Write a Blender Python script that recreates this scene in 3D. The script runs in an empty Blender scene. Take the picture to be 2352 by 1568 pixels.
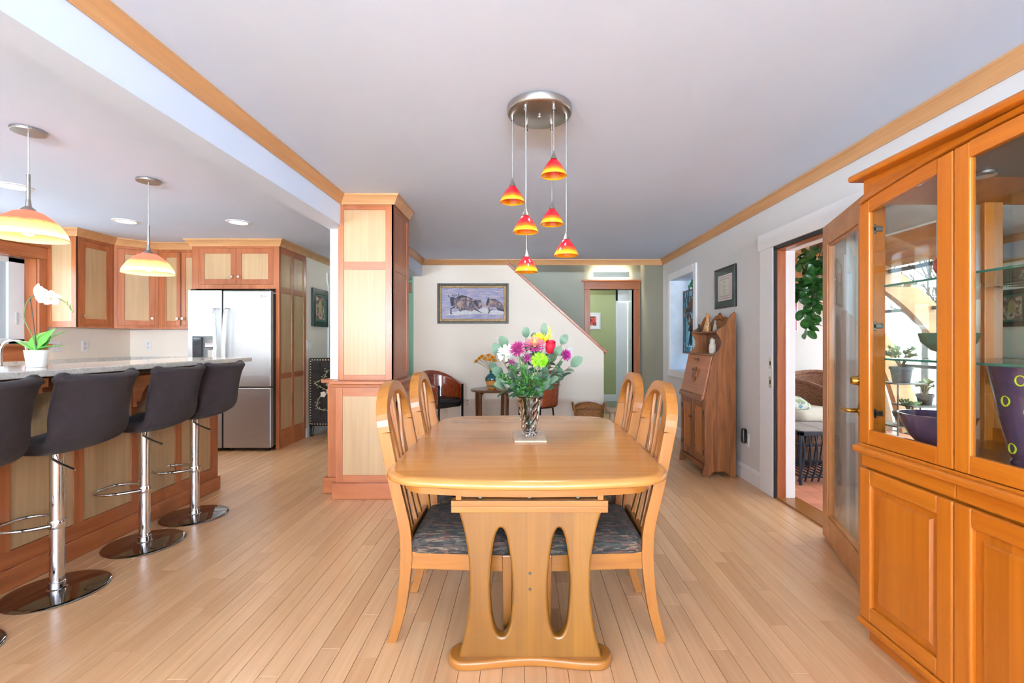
import bpy, bmesh, math, random
from mathutils import Vector, Matrix, Euler
R = math.radians
PI = math.pi
random.seed(11)
sc = bpy.context.scene
C = sc.collection

# ---------------------------------------------------------------- camera, world, light, exposure
cam_d = bpy.data.cameras.new('camera')
cam = bpy.data.objects.new('camera', cam_d)
C.objects.link(cam)
cam.location = (0, 0, 1.24)
cam.rotation_euler = (R(90), 0, 0)
cam_d.sensor_width = 36
cam_d.sensor_fit = 'HORIZONTAL'
cam_d.lens = 36 * 1080 / 2352
cam_d.shift_x = -27 / 2352
cam_d.shift_y = -2 / 2352
cam_d.clip_start = 0.05
sc.camera = cam

w = bpy.data.worlds.new('overcast_sky')
sc.world = w
w.use_nodes = True
bg = w.node_tree.nodes['Background']
bg.inputs['Color'].default_value = (0.80, 0.90, 1.0, 1)
bg.inputs['Strength'].default_value = 8.5

sc.view_settings.view_transform = 'Standard'
sc.view_settings.look = 'None'
sc.view_settings.gamma = 1
sc.view_settings.use_curve_mapping = False
sc.view_settings.exposure = 0.2
sc.cycles.max_bounces = 8
sc.cycles.diffuse_bounces = 5
sc.cycles.glossy_bounces = 4
sc.cycles.transmission_bounces = 8
sc.cycles.transparent_max_bounces = 16
sc.cycles.use_adaptive_sampling = True
sc.cycles.adaptive_threshold = 0.13
sc.cycles.adaptive_min_samples = 16
sc.cycles.use_denoising = True
sc.cycles.caustics_reflective = False
sc.cycles.caustics_refractive = False
sc.cycles.sample_clamp_indirect = 6


def area(name, loc, rot, sx, sy, power, col=(1, 1, 1)):
    d = bpy.data.lights.new(name, 'AREA')
    d.shape = 'RECTANGLE'
    d.size, d.size_y = sx, sy
    d.energy = power
    d.color = col
    o = bpy.data.objects.new(name, d)
    C.objects.link(o)
    o.location = loc
    o.rotation_euler = rot
    return o


def point(name, loc, power, col=(1, 1, 1), r=0.05, typ='POINT', parent=None):
    d = bpy.data.lights.new(name, typ)
    d.energy = power
    d.color = col
    d.shadow_soft_size = r
    if typ == 'SPOT':
        d.spot_size = R(130)
        d.spot_blend = 0.6
    o = bpy.data.objects.new(name, d)
    C.objects.link(o)
    o.location = loc
    return o


# unseen uplights added behind the photographer, bounced off the ceiling to brighten the room
area('window_daylight_dining', (0.25, -5.2, 1.5), (R(169), 0, 0), 2.2, 0.55, 3400, (0.66, 0.82, 1.0))
area('window_daylight_kitchen', (-3.35, -5.2, 1.5), (R(169), 0, 0), 2.0, 0.55, 1200, (0.66, 0.82, 1.0))
# daylight at the sink window
area('window_daylight_sink', (-5.16, 3.9, 1.63), (R(90), 0, R(-90)), 1.5, 0.8, 8, (0.80, 0.90, 1.0))

# ---------------------------------------------------------------- helpers
ORG = {}


class MB:
    def __init__(s):
        s.v = []
        s.f = []

    def quad_box(s, p):
        n = len(s.v)
        s.v += [tuple(q) for q in p]
        s.f += [tuple(n + i for i in q) for q in
                ((3, 2, 1, 0), (4, 5, 6, 7), (0, 1, 5, 4), (1, 2, 6, 5), (2, 3, 7, 6), (3, 0, 4, 7))]
        return s

    def box(s, x0, x1, y0, y1, z0, z1):
        x0, x1 = min(x0, x1), max(x0, x1)
        y0, y1 = min(y0, y1), max(y0, y1)
        z0, z1 = min(z0, z1), max(z0, z1)
        return s.quad_box([(x0, y0, z0), (x1, y0, z0), (x1, y1, z0), (x0, y1, z0),
                           (x0, y0, z1), (x1, y0, z1), (x1, y1, z1), (x0, y1, z1)])

    def bar(s, a, b, wx, wz, up=(0, 0, 1)):
        """box beam from a to b, width wx across, wz along 'up'"""
        a, b, up = Vector(a), Vector(b), Vector(up)
        d = (b - a).normalized()
        sx = d.cross(up).normalized() * wx / 2
        uz = sx.cross(d).normalized() * wz / 2
        return s.quad_box([a - sx - uz, a + sx - uz, a + sx + uz, a - sx + uz,
                           b - sx - uz, b + sx - uz, b + sx + uz, b - sx + uz])

    def loft(s, rings, cap=True, closed=True):
        n0 = len(s.v)
        m = len(rings[0])
        for r in rings:
            s.v += [tuple(p) for p in r]
        for i in range(len(rings) - 1):
            for j in range(m if closed else m - 1):
                k = (j + 1) % m
                s.f.append((n0 + i * m + j, n0 + i * m + k, n0 + (i + 1) * m + k, n0 + (i + 1) * m + j))
        if cap:
            s.f.append(tuple(n0 + j for j in reversed(range(m))))
            q = n0 + (len(rings) - 1) * m
            s.f.append(tuple(q + j for j in range(m)))
        return s

    def lathe(s, prof, c=(0, 0, 0), n=24, cap=True, sx=1, sy=1):
        rings = []
        for r, z in prof:
            rings.append([(c[0] + sx * r * math.cos(2 * PI * k / n), c[1] + sy * r * math.sin(2 * PI * k / n), c[2] + z) for k in range(n)])
        return s.loft(rings, cap)

    def tube(s, path, r, n=8, cap=True, closed=False):
        path = [Vector(p) for p in path]
        m = len(path)
        rr = r if isinstance(r, (list, tuple)) else [r] * m
        rings = []
        prev = None
        for i, p in enumerate(path):
            if closed:
                t = (path[(i + 1) % m] - path[i - 1])
            else:
                t = path[min(i + 1, m - 1)] - path[max(i - 1, 0)]
            t.normalize()
            if prev is None:
                u = t.orthogonal().normalized()
            else:
                u = (prev - t * prev.dot(t))
                u = u.normalized() if u.length > 1e-6 else t.orthogonal().normalized()
            prev = u
            v = t.cross(u)
            rings.append([p + (u * math.cos(2 * PI * k / n) + v * math.sin(2 * PI * k / n)) * rr[i] for k in range(n)])
        if closed:
            rings.append(rings[0])
            return s.loft(rings, False)
        return s.loft(rings, cap)

    def sweep(s, path, wfn, cap=True):
        """rectangular section swept; wfn(i) -> (vector half a, vector half b)"""
        rings = []
        for i, p in enumerate(path):
            a, b = wfn(i)
            p = Vector(p)
            rings.append([p - a - b, p + a - b, p + a + b, p - a + b])
        return s.loft(rings, cap)

    def prism(s, pts, ax, d0, d1):
        """closed polygon pts (2D) extruded along axis ax ('x','y','z')"""
        def m(p, d):
            return {'x': (d, p[0], p[1]), 'y': (p[0], d, p[1]), 'z': (p[0], p[1], d)}[ax]
        return s.loft([[m(p, d0) for p in pts], [m(p, d1) for p in pts]])

    def grid(s, fn, nu, nv):
        n = len(s.v)
        for i in range(nu + 1):
            for j in range(nv + 1):
                s.v.append(tuple(fn(i / nu, j / nv)))
        for i in range(nu):
            for j in range(nv):
                a = n + i * (nv + 1) + j
                s.f.append((a, a + nv + 1, a + nv + 2, a + 1))
        return s

    def add(s, other, M=None):
        n = len(s.v)
        s.v += [tuple(M @ Vector(p)) if M else p for p in other.v]
        s.f += [tuple(n + i for i in f) for f in other.f]
        return s

    def ball(s, c, rx, ry=None, rz=None, n=12, m=8):
        ry = rx if ry is None else ry
        rz = rx if rz is None else rz
        rings = []
        for i in range(m + 1):
            a = -PI / 2 + PI * i / m
            q = max(math.cos(a), 0.02)
            rings.append([(c[0] + rx * q * math.cos(2 * PI * k / n), c[1] + ry * q * math.sin(2 * PI * k / n), c[2] + rz * math.sin(a)) for k in range(n)])
        return s.loft(rings)


class Plane:
    """wall-like plane: origin O, horizontal direction U, outward normal N, up = z"""
    def __init__(s, O, U, N):
        s.O, s.U, s.N = Vector(O), Vector(U).normalized(), Vector(N).normalized()

    def p(s, u, v, d=0):
        return s.O + s.U * u + Vector((0, 0, v)) + s.N * d

    def slab(s, mb, u0, u1, v0, v1, d0, d1):
        pts = [s.p(u0, v0, d0), s.p(u1, v0, d0), s.p(u1, v0, d1), s.p(u0, v0, d1),
               s.p(u0, v1, d0), s.p(u1, v1, d0), s.p(u1, v1, d1), s.p(u0, v1, d1)]
        return mb.quad_box(pts)


def mesh_of(name, mb, smooth=True, ang=38):
    me = bpy.data.meshes.new(name)
    me.from_pydata(mb.v, [], mb.f)
    bm = bmesh.new()
    bm.from_mesh(me)
    bmesh.ops.recalc_face_normals(bm, faces=bm.faces)
    bm.to_mesh(me)
    bm.free()
    if smooth:
        me.polygons.foreach_set('use_smooth', [True] * len(me.polygons))
        me.set_sharp_from_angle(angle=R(ang))
    return me


def org_of(o):
    return ORG.get(o.name, Vector((0, 0, 0)))


def put(name, me, m=None, parent=None):
    o = bpy.data.objects.new(name, me)
    C.objects.link(o)
    if m is not None and not me.materials:
        me.materials.append(m)
    if parent:
        o.parent = parent
        ORG[o.name] = org_of(parent)
    return o


def obj(name, mb, m, parent=None, bevel=0, smooth=True, sub=0, solid=0, ang=38, seg=2, keep=False):
    if parent is not None:
        off = org_of(parent)
    elif keep:
        off = Vector((0, 0, 0))
    else:
        xs = [p[0] for p in mb.v]; ys = [p[1] for p in mb.v]; zs = [p[2] for p in mb.v]
        off = Vector(((min(xs) + max(xs)) / 2, (min(ys) + max(ys)) / 2, min(zs)))
    mb2 = MB()
    mb2.v = [(p[0] - off[0], p[1] - off[1], p[2] - off[2]) for p in mb.v]
    mb2.f = mb.f
    me = mesh_of(name, mb2, smooth and not bevel, ang)
    me.materials.append(m)
    o = put(name, me, None, parent)
    if parent is None:
        o.location = off
        ORG[o.name] = off
    if solid:
        k = o.modifiers.new('s', 'SOLIDIFY'); k.thickness = solid; k.offset = 0
    if bevel:
        k = o.modifiers.new('b', 'BEVEL'); k.width = bevel; k.segments = seg; k.limit_method = 'ANGLE'; k.angle_limit = R(40)
    if sub:
        k = o.modifiers.new('u', 'SUBSURF'); k.levels = sub; k.render_levels = sub
    return o


def tag(o, label=None, cat=None, group=None, kind=None):
    if label: o['label'] = label
    if cat: o['category'] = cat
    if group: o['group'] = group
    if kind: o['kind'] = kind
    return o


def thing(name, label, cat, loc=(0, 0, 0), group=None):
    o = bpy.data.objects.new(name, None)
    C.objects.link(o)
    o.location = loc
    o.empty_display_size = 0.1
    ORG[o.name] = Vector(loc)
    return tag(o, label, cat, group)


def struct(name, mb, m, parent=None, bevel=0, label=None, **k):
    o = obj(name, mb, m, parent, bevel, **k)
    if parent is None:
        o['kind'] = 'structure'
        if label: o['label'] = label
    return o


def copy_tree(root, loc, rz=None, label=None, group=None, parent=None):
    r = root.copy()
    C.objects.link(r)
    if parent is None:
        r.location = loc
        if rz is not None:
            r.rotation_euler = (0, 0, rz)
    else:
        r.parent = parent
    ORG[r.name] = Vector(loc)
    if label: r['label'] = label
    if group: r['group'] = group
    for ch in list(root.children):
        copy_tree(ch, loc, parent=r)
    return r


def flat(outer, holes=(), thick=0.02, bevel=0.003, res=1, name='flat'):
    """outline(s) in a 2D plane -> mesh (xy plane, extruded +-thick/2 in z) with rounded edges; returns MB"""
    cu = bpy.data.curves.new(name, 'CURVE')
    cu.dimensions = '2D'
    cu.fill_mode = 'BOTH'
    cu.extrude = max(thick / 2 - bevel, 0.0001)
    cu.bevel_depth = bevel
    cu.bevel_resolution = res
    for pts in [outer] + list(holes):
        sp = cu.splines.new('POLY')
        sp.points.add(len(pts) - 1)
        for q, p in zip(sp.points, pts):
            q.co = (p[0], p[1], 0, 1)
        sp.use_cyclic_u = True
    o = bpy.data.objects.new(name, cu)
    C.objects.link(o)
    me = bpy.data.meshes.new_from_object(o)
    mb = MB()
    mb.v = [tuple(v.co) for v in me.vertices]
    mb.f = [tuple(p.vertices) for p in me.polygons]
    bpy.data.objects.remove(o)
    bpy.data.curves.remove(cu)
    bpy.data.meshes.remove(me)
    return mb


def on(mb, fn):
    """map every vertex through fn"""
    q = MB()
    q.v = [tuple(fn(*p)) for p in mb.v]
    q.f = mb.f
    return q


def text_mb(s, size, depth=0.001):
    cu = bpy.data.curves.new('t', 'FONT')
    cu.body = s
    cu.size = size
    cu.extrude = depth
    cu.align_x = 'CENTER'
    o = bpy.data.objects.new('t', cu)
    C.objects.link(o)
    me = bpy.data.meshes.new_from_object(o)
    mb = MB()
    mb.v = [tuple(v.co) for v in me.vertices]
    mb.f = [tuple(p.vertices) for p in me.polygons]
    bpy.data.objects.remove(o)
    bpy.data.curves.remove(cu)
    return mb


def smooth_path(pts, n=6):
    """Catmull-Rom through pts"""
    P = [Vector(p) for p in pts]
    out = []
    for i in range(len(P) - 1):
        p0 = P[i - 1] if i else P[0] * 2 - P[1]
        p1, p2 = P[i], P[i + 1]
        p3 = P[i + 2] if i + 2 < len(P) else P[-1] * 2 - P[-2]
        for k in range(n):
            t = k / n
            out.append(0.5 * ((2 * p1) + (p2 - p0) * t + (2 * p0 - 5 * p1 + 4 * p2 - p3) * t * t + (3 * p1 - p0 - 3 * p2 + p3) * t ** 3))
    out.append(P[-1])
    return out


# ---------------------------------------------------------------- materials
def lin(c):
    return tuple(((x / 255 / 12.92) if x / 255 <= 0.04045 else ((x / 255 + 0.055) / 1.055) ** 2.4) for x in c) + (1,)


MATS = {}


def new(name):
    m = bpy.data.materials.new(name)
    m.use_nodes = True
    nt = m.node_tree
    return m, nt, nt.nodes['Principled BSDF']


def nd(nt, t, **k):
    n = nt.nodes.new(t)
    for a, b in k.items():
        setattr(n, a, b)
    return n


def coords(nt, rnd=True, scale=(1, 1, 1)):
    tc = nd(nt, 'ShaderNodeTexCoord')
    mp = nd(nt, 'ShaderNodeMapping')
    mp.inputs['Scale'].default_value = scale
    if rnd:
        oi = nd(nt, 'ShaderNodeObjectInfo')
        mu = nd(nt, 'ShaderNodeMath', operation='MULTIPLY')
        mu.inputs[1].default_value = 37.0
        nt.links.new(oi.outputs['Random'], mu.inputs[0])
        ad = nd(nt, 'ShaderNodeVectorMath', operation='ADD')
        nt.links.new(tc.outputs['Object'], ad.inputs[0])
        nt.links.new(mu.outputs[0], ad.inputs[1])
        nt.links.new(ad.outputs[0], mp.inputs['Vector'])
    else:
        nt.links.new(tc.outputs['Object'], mp.inputs['Vector'])
    return mp.outputs['Vector']


def ramp(nt, fac, stops):
    r = nd(nt, 'ShaderNodeValToRGB')
    e = r.color_ramp.elements
    while len(e) < len(stops):
        e.new(0.5)
    for q, (p, c) in zip(e, stops):
        q.position = p
        q.color = c if len(c) == 4 else tuple(c) + (1,)
    nt.links.new(fac, r.inputs['Fac'])
    return r.outputs['Color']


def noise(nt, vec, scale, detail=4, dist=0.0, rough=0.55):
    n = nd(nt, 'ShaderNodeTexNoise')
    n.inputs['Scale'].default_value = scale
    n.inputs['Detail'].default_value = detail
    n.inputs['Distortion'].default_value = dist
    n.inputs['Roughness'].default_value = rough
    nt.links.new(vec, n.inputs['Vector'])
    return n.outputs['Fac']


def bump(nt, b, h, strength=0.1, dist=0.01):
    n = nd(nt, 'ShaderNodeBump')
    n.inputs['Strength'].default_value = strength
    n.inputs['Distance'].default_value = dist
    nt.links.new(h, n.inputs['Height'])
    nt.links.new(n.outputs['Normal'], b.inputs['Normal'])


def mixc(nt, a, b, fac, typ='MIX'):
    n = nd(nt, 'ShaderNodeMix', data_type='RGBA', blend_type=typ)
    for sock, v in ((n.inputs[6], a), (n.inputs[7], b)):
        if hasattr(v, 'links') or hasattr(v, 'is_linked'):
            nt.links.new(v, sock)
        else:
            sock.default_value = v
    if hasattr(fac, 'is_linked'):
        nt.links.new(fac, n.inputs[0])
    else:
        n.inputs[0].default_value = fac
    return n.outputs[2]


def plain(name, c, rough=0.5, metal=0.0, var=0.06, nscale=8, bmp=0.0, coat=0.0, emis=0, spec=0.5, sheen=0):
    """procedural near-uniform material with a little tone variation"""
    if name in MATS: return MATS[name]
    m, nt, b = new(name)
    L = lin(c)
    v = coords(nt, False)
    f = noise(nt, v, nscale, 3)
    d = tuple(x * (1 - var) for x in L[:3]) + (1,)
    l = tuple(min(1, x * (1 + var)) for x in L[:3]) + (1,)
    nt.links.new(ramp(nt, f, [(0.3, d), (0.7, l)]), b.inputs['Base Color'])
    b.inputs['Roughness'].default_value = rough
    b.inputs['Metallic'].default_value = metal
    b.inputs['Coat Weight'].default_value = coat
    b.inputs['Specular IOR Level'].default_value = spec
    b.inputs['Sheen Weight'].default_value = sheen
    if emis:
        b.inputs['Emission Color'].default_value = L
        b.inputs['Emission Strength'].default_value = emis
    if bmp:
        bump(nt, b, noise(nt, v, nscale * 12, 4), bmp, 0.004)
    MATS[name] = m
    return m


def wood(name, dark, light, axis='z', rough=0.35, s=1.0, strips=None, coat=0.15, contrast=1.0, randobj=0.0, island=False, bmp=0.04):
    key = name + '_' + axis
    if key in MATS: return MATS[key]
    m, nt, b = new(key)
    a = {'x': 0, 'y': 1, 'z': 2}[axis]
    sv = [16 * s] * 3
    sv[a] = 1.3 * s
    v = coords(nt, True, tuple(sv))
    if island:
        g = nd(nt, 'ShaderNodeNewGeometry')
        mu = nd(nt, 'ShaderNodeMath', operation='MULTIPLY'); mu.inputs[1].default_value = 91.0
        nt.links.new(g.outputs['Random Per Island'], mu.inputs[0])
        ad = nd(nt, 'ShaderNodeVectorMath', operation='ADD')
        nt.links.new(v, ad.inputs[0]); nt.links.new(mu.outputs[0], ad.inputs[1])
        v = ad.outputs[0]
    f1 = noise(nt, v, 1.1, 5, 0.9)
    D, L = lin(dark), lin(light)
    col = ramp(nt, f1, [(0.5 - 0.22 / contrast, D), (0.5 + 0.2 / contrast, L)])
    sv2 = [120 * s] * 3
    sv2[a] = 3 * s
    f2 = noise(nt, coords(nt, True, tuple(sv2)), 1.0, 2)
    col = mixc(nt, col, ramp(nt, f2, [(0.3, (0.80, 0.78, 0.75, 1)), (0.62, (1, 1, 1, 1))]), 0.5, 'MULTIPLY')
    if strips:
        ax, wd, amt = strips
        tc = nd(nt, 'ShaderNodeTexCoord')
        sp = nd(nt, 'ShaderNodeSeparateXYZ')
        nt.links.new(tc.outputs['Object'], sp.inputs[0])
        dv = nd(nt, 'ShaderNodeMath', operation='DIVIDE'); dv.inputs[1].default_value = wd
        nt.links.new(sp.outputs['XYZ'.index(ax.upper())], dv.inputs[0])
        fl = nd(nt, 'ShaderNodeMath', operation='FLOOR')
        nt.links.new(dv.outputs[0], fl.inputs[0])
        wn = nd(nt, 'ShaderNodeTexWhiteNoise', noise_dimensions='1D')
        nt.links.new(fl.outputs[0], wn.inputs['W'])
        g0 = 1 - amt
        col = mixc(nt, col, ramp(nt, wn.outputs['Value'], [(0, (g0, g0 * 0.96, g0 * 0.9, 1)), (1, (1.0, 1, 1, 1))]), 1.0, 'MULTIPLY')
    if randobj:
        oi = nd(nt, 'ShaderNodeObjectInfo')
        src = oi.outputs['Random']
        if island:
            g = nd(nt, 'ShaderNodeNewGeometry')
            ad = nd(nt, 'ShaderNodeMath', operation='ADD')
            nt.links.new(src, ad.inputs[0]); nt.links.new(g.outputs['Random Per Island'], ad.inputs[1])
            fr = nd(nt, 'ShaderNodeMath', operation='FRACT')
            nt.links.new(ad.outputs[0], fr.inputs[0]); src = fr.outputs[0]
        k = 1 - randobj
        col = mixc(nt, col, ramp(nt, src, [(0, (k, k * 0.95, k * 0.90, 1)), (0.45, (1 - randobj * 0.35, 1 - randobj * 0.4, 1 - randobj * 0.4, 1)), (1, (1, 1, 1, 1))]), 1.0, 'MULTIPLY')
    nt.links.new(col, b.inputs['Base Color'])
    b.inputs['Roughness'].default_value = rough
    b.inputs['Coat Weight'].default_value = coat
    b.inputs['Coat Roughness'].default_value = 0.2
    if bmp > 0.05: bump(nt, b, f2, bmp, 0.002)
    MATS[key] = m
    return m


def glass_thin(name, tint=(1, 1, 1), refl=1.0, rough=0.0):
    """thin pane: lets light straight through, fresnel reflection on top"""
    if name in MATS: return MATS[name]
    m = bpy.data.materials.new(name); m.use_nodes = True
    nt = m.node_tree; nt.nodes.clear()
    out = nd(nt, 'ShaderNodeOutputMaterial')
    tr = nd(nt, 'ShaderNodeBsdfTransparent'); tr.inputs['Color'].default_value = tuple(tint) + (1,)
    gl = nd(nt, 'ShaderNodeBsdfGlossy'); gl.inputs['Roughness'].default_value = rough
    fr = nd(nt, 'ShaderNodeLayerWeight'); fr.inputs['Blend'].default_value = 0.5
    pw = nd(nt, 'ShaderNodeMath', operation='POWER'); pw.inputs[1].default_value = 4.0
    nt.links.new(fr.outputs['Facing'], pw.inputs[0])
    mu = nd(nt, 'ShaderNodeMath', operation='MULTIPLY_ADD'); mu.inputs[1].default_value = 0.8 * refl; mu.inputs[2].default_value = 0.035 * refl
    mx = nd(nt, 'ShaderNodeMixShader')
    nt.links.new(pw.outputs[0], mu.inputs[0]); nt.links.new(mu.outputs[0], mx.inputs[0])
    nt.links.new(tr.outputs[0], mx.inputs[1]); nt.links.new(gl.outputs[0], mx.inputs[2])
    nt.links.new(mx.outputs[0], out.inputs[0])
    MATS[name] = m
    return m


def art_glass(name, bottom, mid, top, z0, z1, emis=0.0, trans=0.35, st=(0.14, 0.42, 0.72)):
    """lamp glass whose pigment runs from one colour to another along its height"""
    m, nt, b = new(name)
    tc = nd(nt, 'ShaderNodeTexCoord'); sp = nd(nt, 'ShaderNodeSeparateXYZ')
    nt.links.new(tc.outputs['Object'], sp.inputs[0])
    mr = nd(nt, 'ShaderNodeMapRange')
    mr.inputs['From Min'].default_value = z0; mr.inputs['From Max'].default_value = z1
    nt.links.new(sp.outputs['Z'], mr.inputs['Value'])
    n = noise(nt, tc.outputs['Object'], 14, 4, 1.5)
    ad = nd(nt, 'ShaderNodeMath', operation='MULTIPLY_ADD'); ad.inputs[1].default_value = 0.16
    nt.links.new(n, ad.inputs[0]); nt.links.new(mr.outputs[0], ad.inputs[2])
    col = ramp(nt, ad.outputs[0], [(st[0], lin(bottom)), (st[1], lin(mid)), (st[2], lin(top))])
    nt.links.new(col, b.inputs['Base Color'])
    b.inputs['Roughness'].default_value = 0.12
    b.inputs['Coat Weight'].default_value = 0.5
    b.inputs['Subsurface Weight'].default_value = 0.0
    b.inputs['Transmission Weight'].default_value = 0.0
    # translucent glass body
    out = nt.nodes['Material Output']
    tl = nd(nt, 'ShaderNodeBsdfTranslucent'); nt.links.new(col, tl.inputs['Color'])
    mx = nd(nt, 'ShaderNodeMixShader'); mx.inputs[0].default_value = trans
    nt.links.new(b.outputs[0], mx.inputs[1]); nt.links.new(tl.outputs[0], mx.inputs[2])
    nt.links.new(mx.outputs[0], out.inputs['Surface'])
    if emis:
        nt.links.new(col, b.inputs['Emission Color']); b.inputs['Emission Strength'].default_value = emis
    return m


def real_glass(name, tint=(1, 1, 1), rough=0.0, ior=1.45):
    if name in MATS: return MATS[name]
    m, nt, b = new(name)
    v = coords(nt, False)
    f = noise(nt, v, 3, 2)
    t = tuple(tint) + (1,)
    nt.links.new(ramp(nt, f, [(0.3, tuple(x * 0.97 for x in tint) + (1,)), (0.7, t)]), b.inputs['Base Color'])
    b.inputs['Transmission Weight'].default_value = 1.0
    b.inputs['Roughness'].default_value = rough
    b.inputs['IOR'].default_value = ior
    MATS[name] = m
    return m


def cells(name, palette, scale, rough=0.8, bmp=0.2, metric='EUCLIDEAN', sheen=0.0, feature='F1'):
    """small cells of several colours (woven cloth, granite)"""
    if name in MATS: return MATS[name]
    m, nt, b = new(name)
    v = coords(nt, False, scale)
    vo = nd(nt, 'ShaderNodeTexVoronoi', distance=metric, feature=feature)
    vo.inputs['Scale'].default_value = 1.0
    nt.links.new(v, vo.inputs['Vector'])
    sp = nd(nt, 'ShaderNodeSeparateColor')
    nt.links.new(vo.outputs['Color'], sp.inputs[0])
    n = len(palette)
    col = ramp(nt, sp.outputs[0], [(i / n, lin(c)) for i, c in enumerate(palette)])
    for r in nt.nodes:
        if r.bl_idname == 'ShaderNodeValToRGB': r.color_ramp.interpolation = 'CONSTANT'
    nt.links.new(col, b.inputs['Base Color'])
    b.inputs['Roughness'].default_value = rough
    b.inputs['Sheen Weight'].default_value = sheen
    if bmp: bump(nt, b, vo.outputs['Distance'], bmp, 0.004)
    MATS[name] = m
    return m


# palette of the place
CH_D, CH_L = (148, 78, 42), (184, 110, 64)
def cherry(a): return wood('cherry', CH_D, CH_L, a, 0.32, 0.8, randobj=0.10, contrast=0.8)
def maple(a): return wood('maple_panel', (178, 143, 102), (194, 162, 120), a, 0.38, 0.45, contrast=0.8, randobj=0.05)
def honey(a): return wood('honey_wood', (142, 86, 32), (164, 106, 44), a, 0.30, 0.7, randobj=0.06, contrast=0.8)
def amber(a): return wood('amber_wood', (172, 90, 16), (192, 112, 28), a, 0.30, 0.7, randobj=0.10, contrast=0.8)
def oak(a): return wood('oak', (112, 62, 26), (150, 90, 42), a, 0.45, 1.4, contrast=1.6, randobj=0.06)
def trimw(a): return wood('trim_wood', (184, 130, 82), (206, 156, 106), a, 0.4, 0.6, contrast=0.8)
def fir(a): return wood('fir', (196, 138, 88), (220, 168, 116), a, 0.5, 0.8, randobj=0.12)
WHITE = plain('white_paint', (232, 232, 232), 0.5, var=0.01)
CEIL = plain('ceiling_paint', (214, 228, 248), 0.8, var=0.01, nscale=3)
WALLW = plain('white_wall', (240, 228, 211), 0.75, var=0.015, nscale=2)
WALLG = plain('grey_wall', (212, 210, 207), 0.75, var=0.015, nscale=2)
SAGE = plain('sage_wall', (154, 152, 136), 0.75, var=0.02, nscale=2)
GREEN = plain('green_wall', (176, 182, 132), 0.75, var=0.02, nscale=2)
TEAL = plain('teal_wall', (150, 195, 172), 0.75, var=0.02, nscale=2)
BLACK = plain('black_metal', (22, 22, 23), 0.4, 0.3, var=0.1)
CHROME = plain('chrome', (215, 217, 220), 0.07, 1.0, var=0.01)
NICKEL = plain('brushed_nickel', (178, 174, 168), 0.32, 1.0, var=0.03, nscale=40)
BRASS = plain('brass', (200, 155, 70), 0.2, 1.0, var=0.03)
GLASS = glass_thin('window_glass', (0.97, 0.99, 0.98))
PLATE = plain('plate_plastic', (236, 234, 230), 0.4, var=0.01)

# ---------------------------------------------------------------- the shell of the room
ZC = 2.392           # ceiling
XR, XRO = 1.985, 2.11  # right wall faces
YB = 6.70            # back wall
FLOORW = wood('floor_maple', (216, 166, 118), (234, 190, 144), 'y', 0.30, 0.55, coat=0.25, contrast=0.75, randobj=0.17, island=True, bmp=0.02)
JOINT = plain('floor_joint', (142, 100, 70), 0.8)

floor = struct('floor', MB().box(-5.1, 2.06, -5.55, 8.0, -0.06, -0.011).box(-2.95, -1.57, 8.0, 9.05, -0.06, -0.011), JOINT, label='pale maple strip floor running away from the camera')
PW = 0.082
LENS = [0.42, 0.58, 0.74, 0.92, 1.12, 1.36]


def plank_mb(L, cx=0, cy=0, wd=PW):
    hw, hl, c = wd / 2 - 0.0007, L / 2 - 0.0006, 0.0011
    rings = [[(cx - a, cy - b, z), (cx + a, cy - b, z), (cx + a, cy + b, z), (cx - a, cy + b, z)] for a, b, z in
             ((hw, hl, -0.011), (hw, hl, -c), (hw - c, hl - c, 0))]
    m = MB().loft(rings, False)
    n = len(m.v)
    m.f.append((n - 4, n - 3, n - 2, n - 1))
    return m


pl_mesh = {}
for L in LENS:
    me = mesh_of('plank', plank_mb(L), False)
    me.materials.append(FLOORW)
    pl_mesh[L] = me
rng = random.Random(4)
planks = []
i = 0
x = -5.0 + PW / 2
while x < 2.03:
    y = -5.5 - rng.random() * 0.6
    ye = 8.98 if -2.95 < x < -1.6 else 7.98
    while y < ye - 0.03:
        L = rng.choice(LENS)
        if y + L > ye - 0.38:
            L = ye - y
        planks.append((x, y + L / 2, L))
        y += L
    x += PW


def shown(p):
    """rough size on the floor as seen from the doorway side of the room (larger = nearer and in view)"""
    px, py, L = p
    if py < 1.45 or abs(px / py) > 1.15 or px < -2.6 or px > 1.95: return 0
    if px > 1.4 and py < 2.2: return 0
    return L / py ** 2.6


order = sorted([p for p in planks if p[2] in pl_mesh], key=shown, reverse=True)
near = set(order[:300])
fo = org_of(floor)
rest = MB()
for p in planks:
    if p in near:
        o = put('plank', pl_mesh[p[2]], None, floor)
        o.location = (p[0] - fo.x, p[1] - fo.y, -fo.z)
    else:
        rest.add(plank_mb(p[2], p[0], p[1]))
o = obj('plank_field', rest, FLOORW, floor, smooth=False)
o['kind'] = 'stuff'


def wall_boxes(mb, axis, c0, c1, a0, a1, z0, z1, holes):
    """wall between c0..c1 thick (along axis), spanning a0..a1 and z0..z1 with rectangular holes"""
    cuts = sorted({a0, a1} | {h[0] for h in holes} | {h[1] for h in holes})
    for s, e in zip(cuts, cuts[1:]):
        m = (s + e) / 2
        hs = sorted([(h[2], h[3]) for h in holes if h[0] <= m <= h[1]])
        z = z0
        for lo, hi in hs + [(z1, z1)]:
            if lo > z + 1e-5:
                if axis == 'x': mb.box(c0, c1, s, e, z, lo)
                else: mb.box(s, e, c0, c1, z, lo)
            z = max(z, hi)
    return mb


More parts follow.
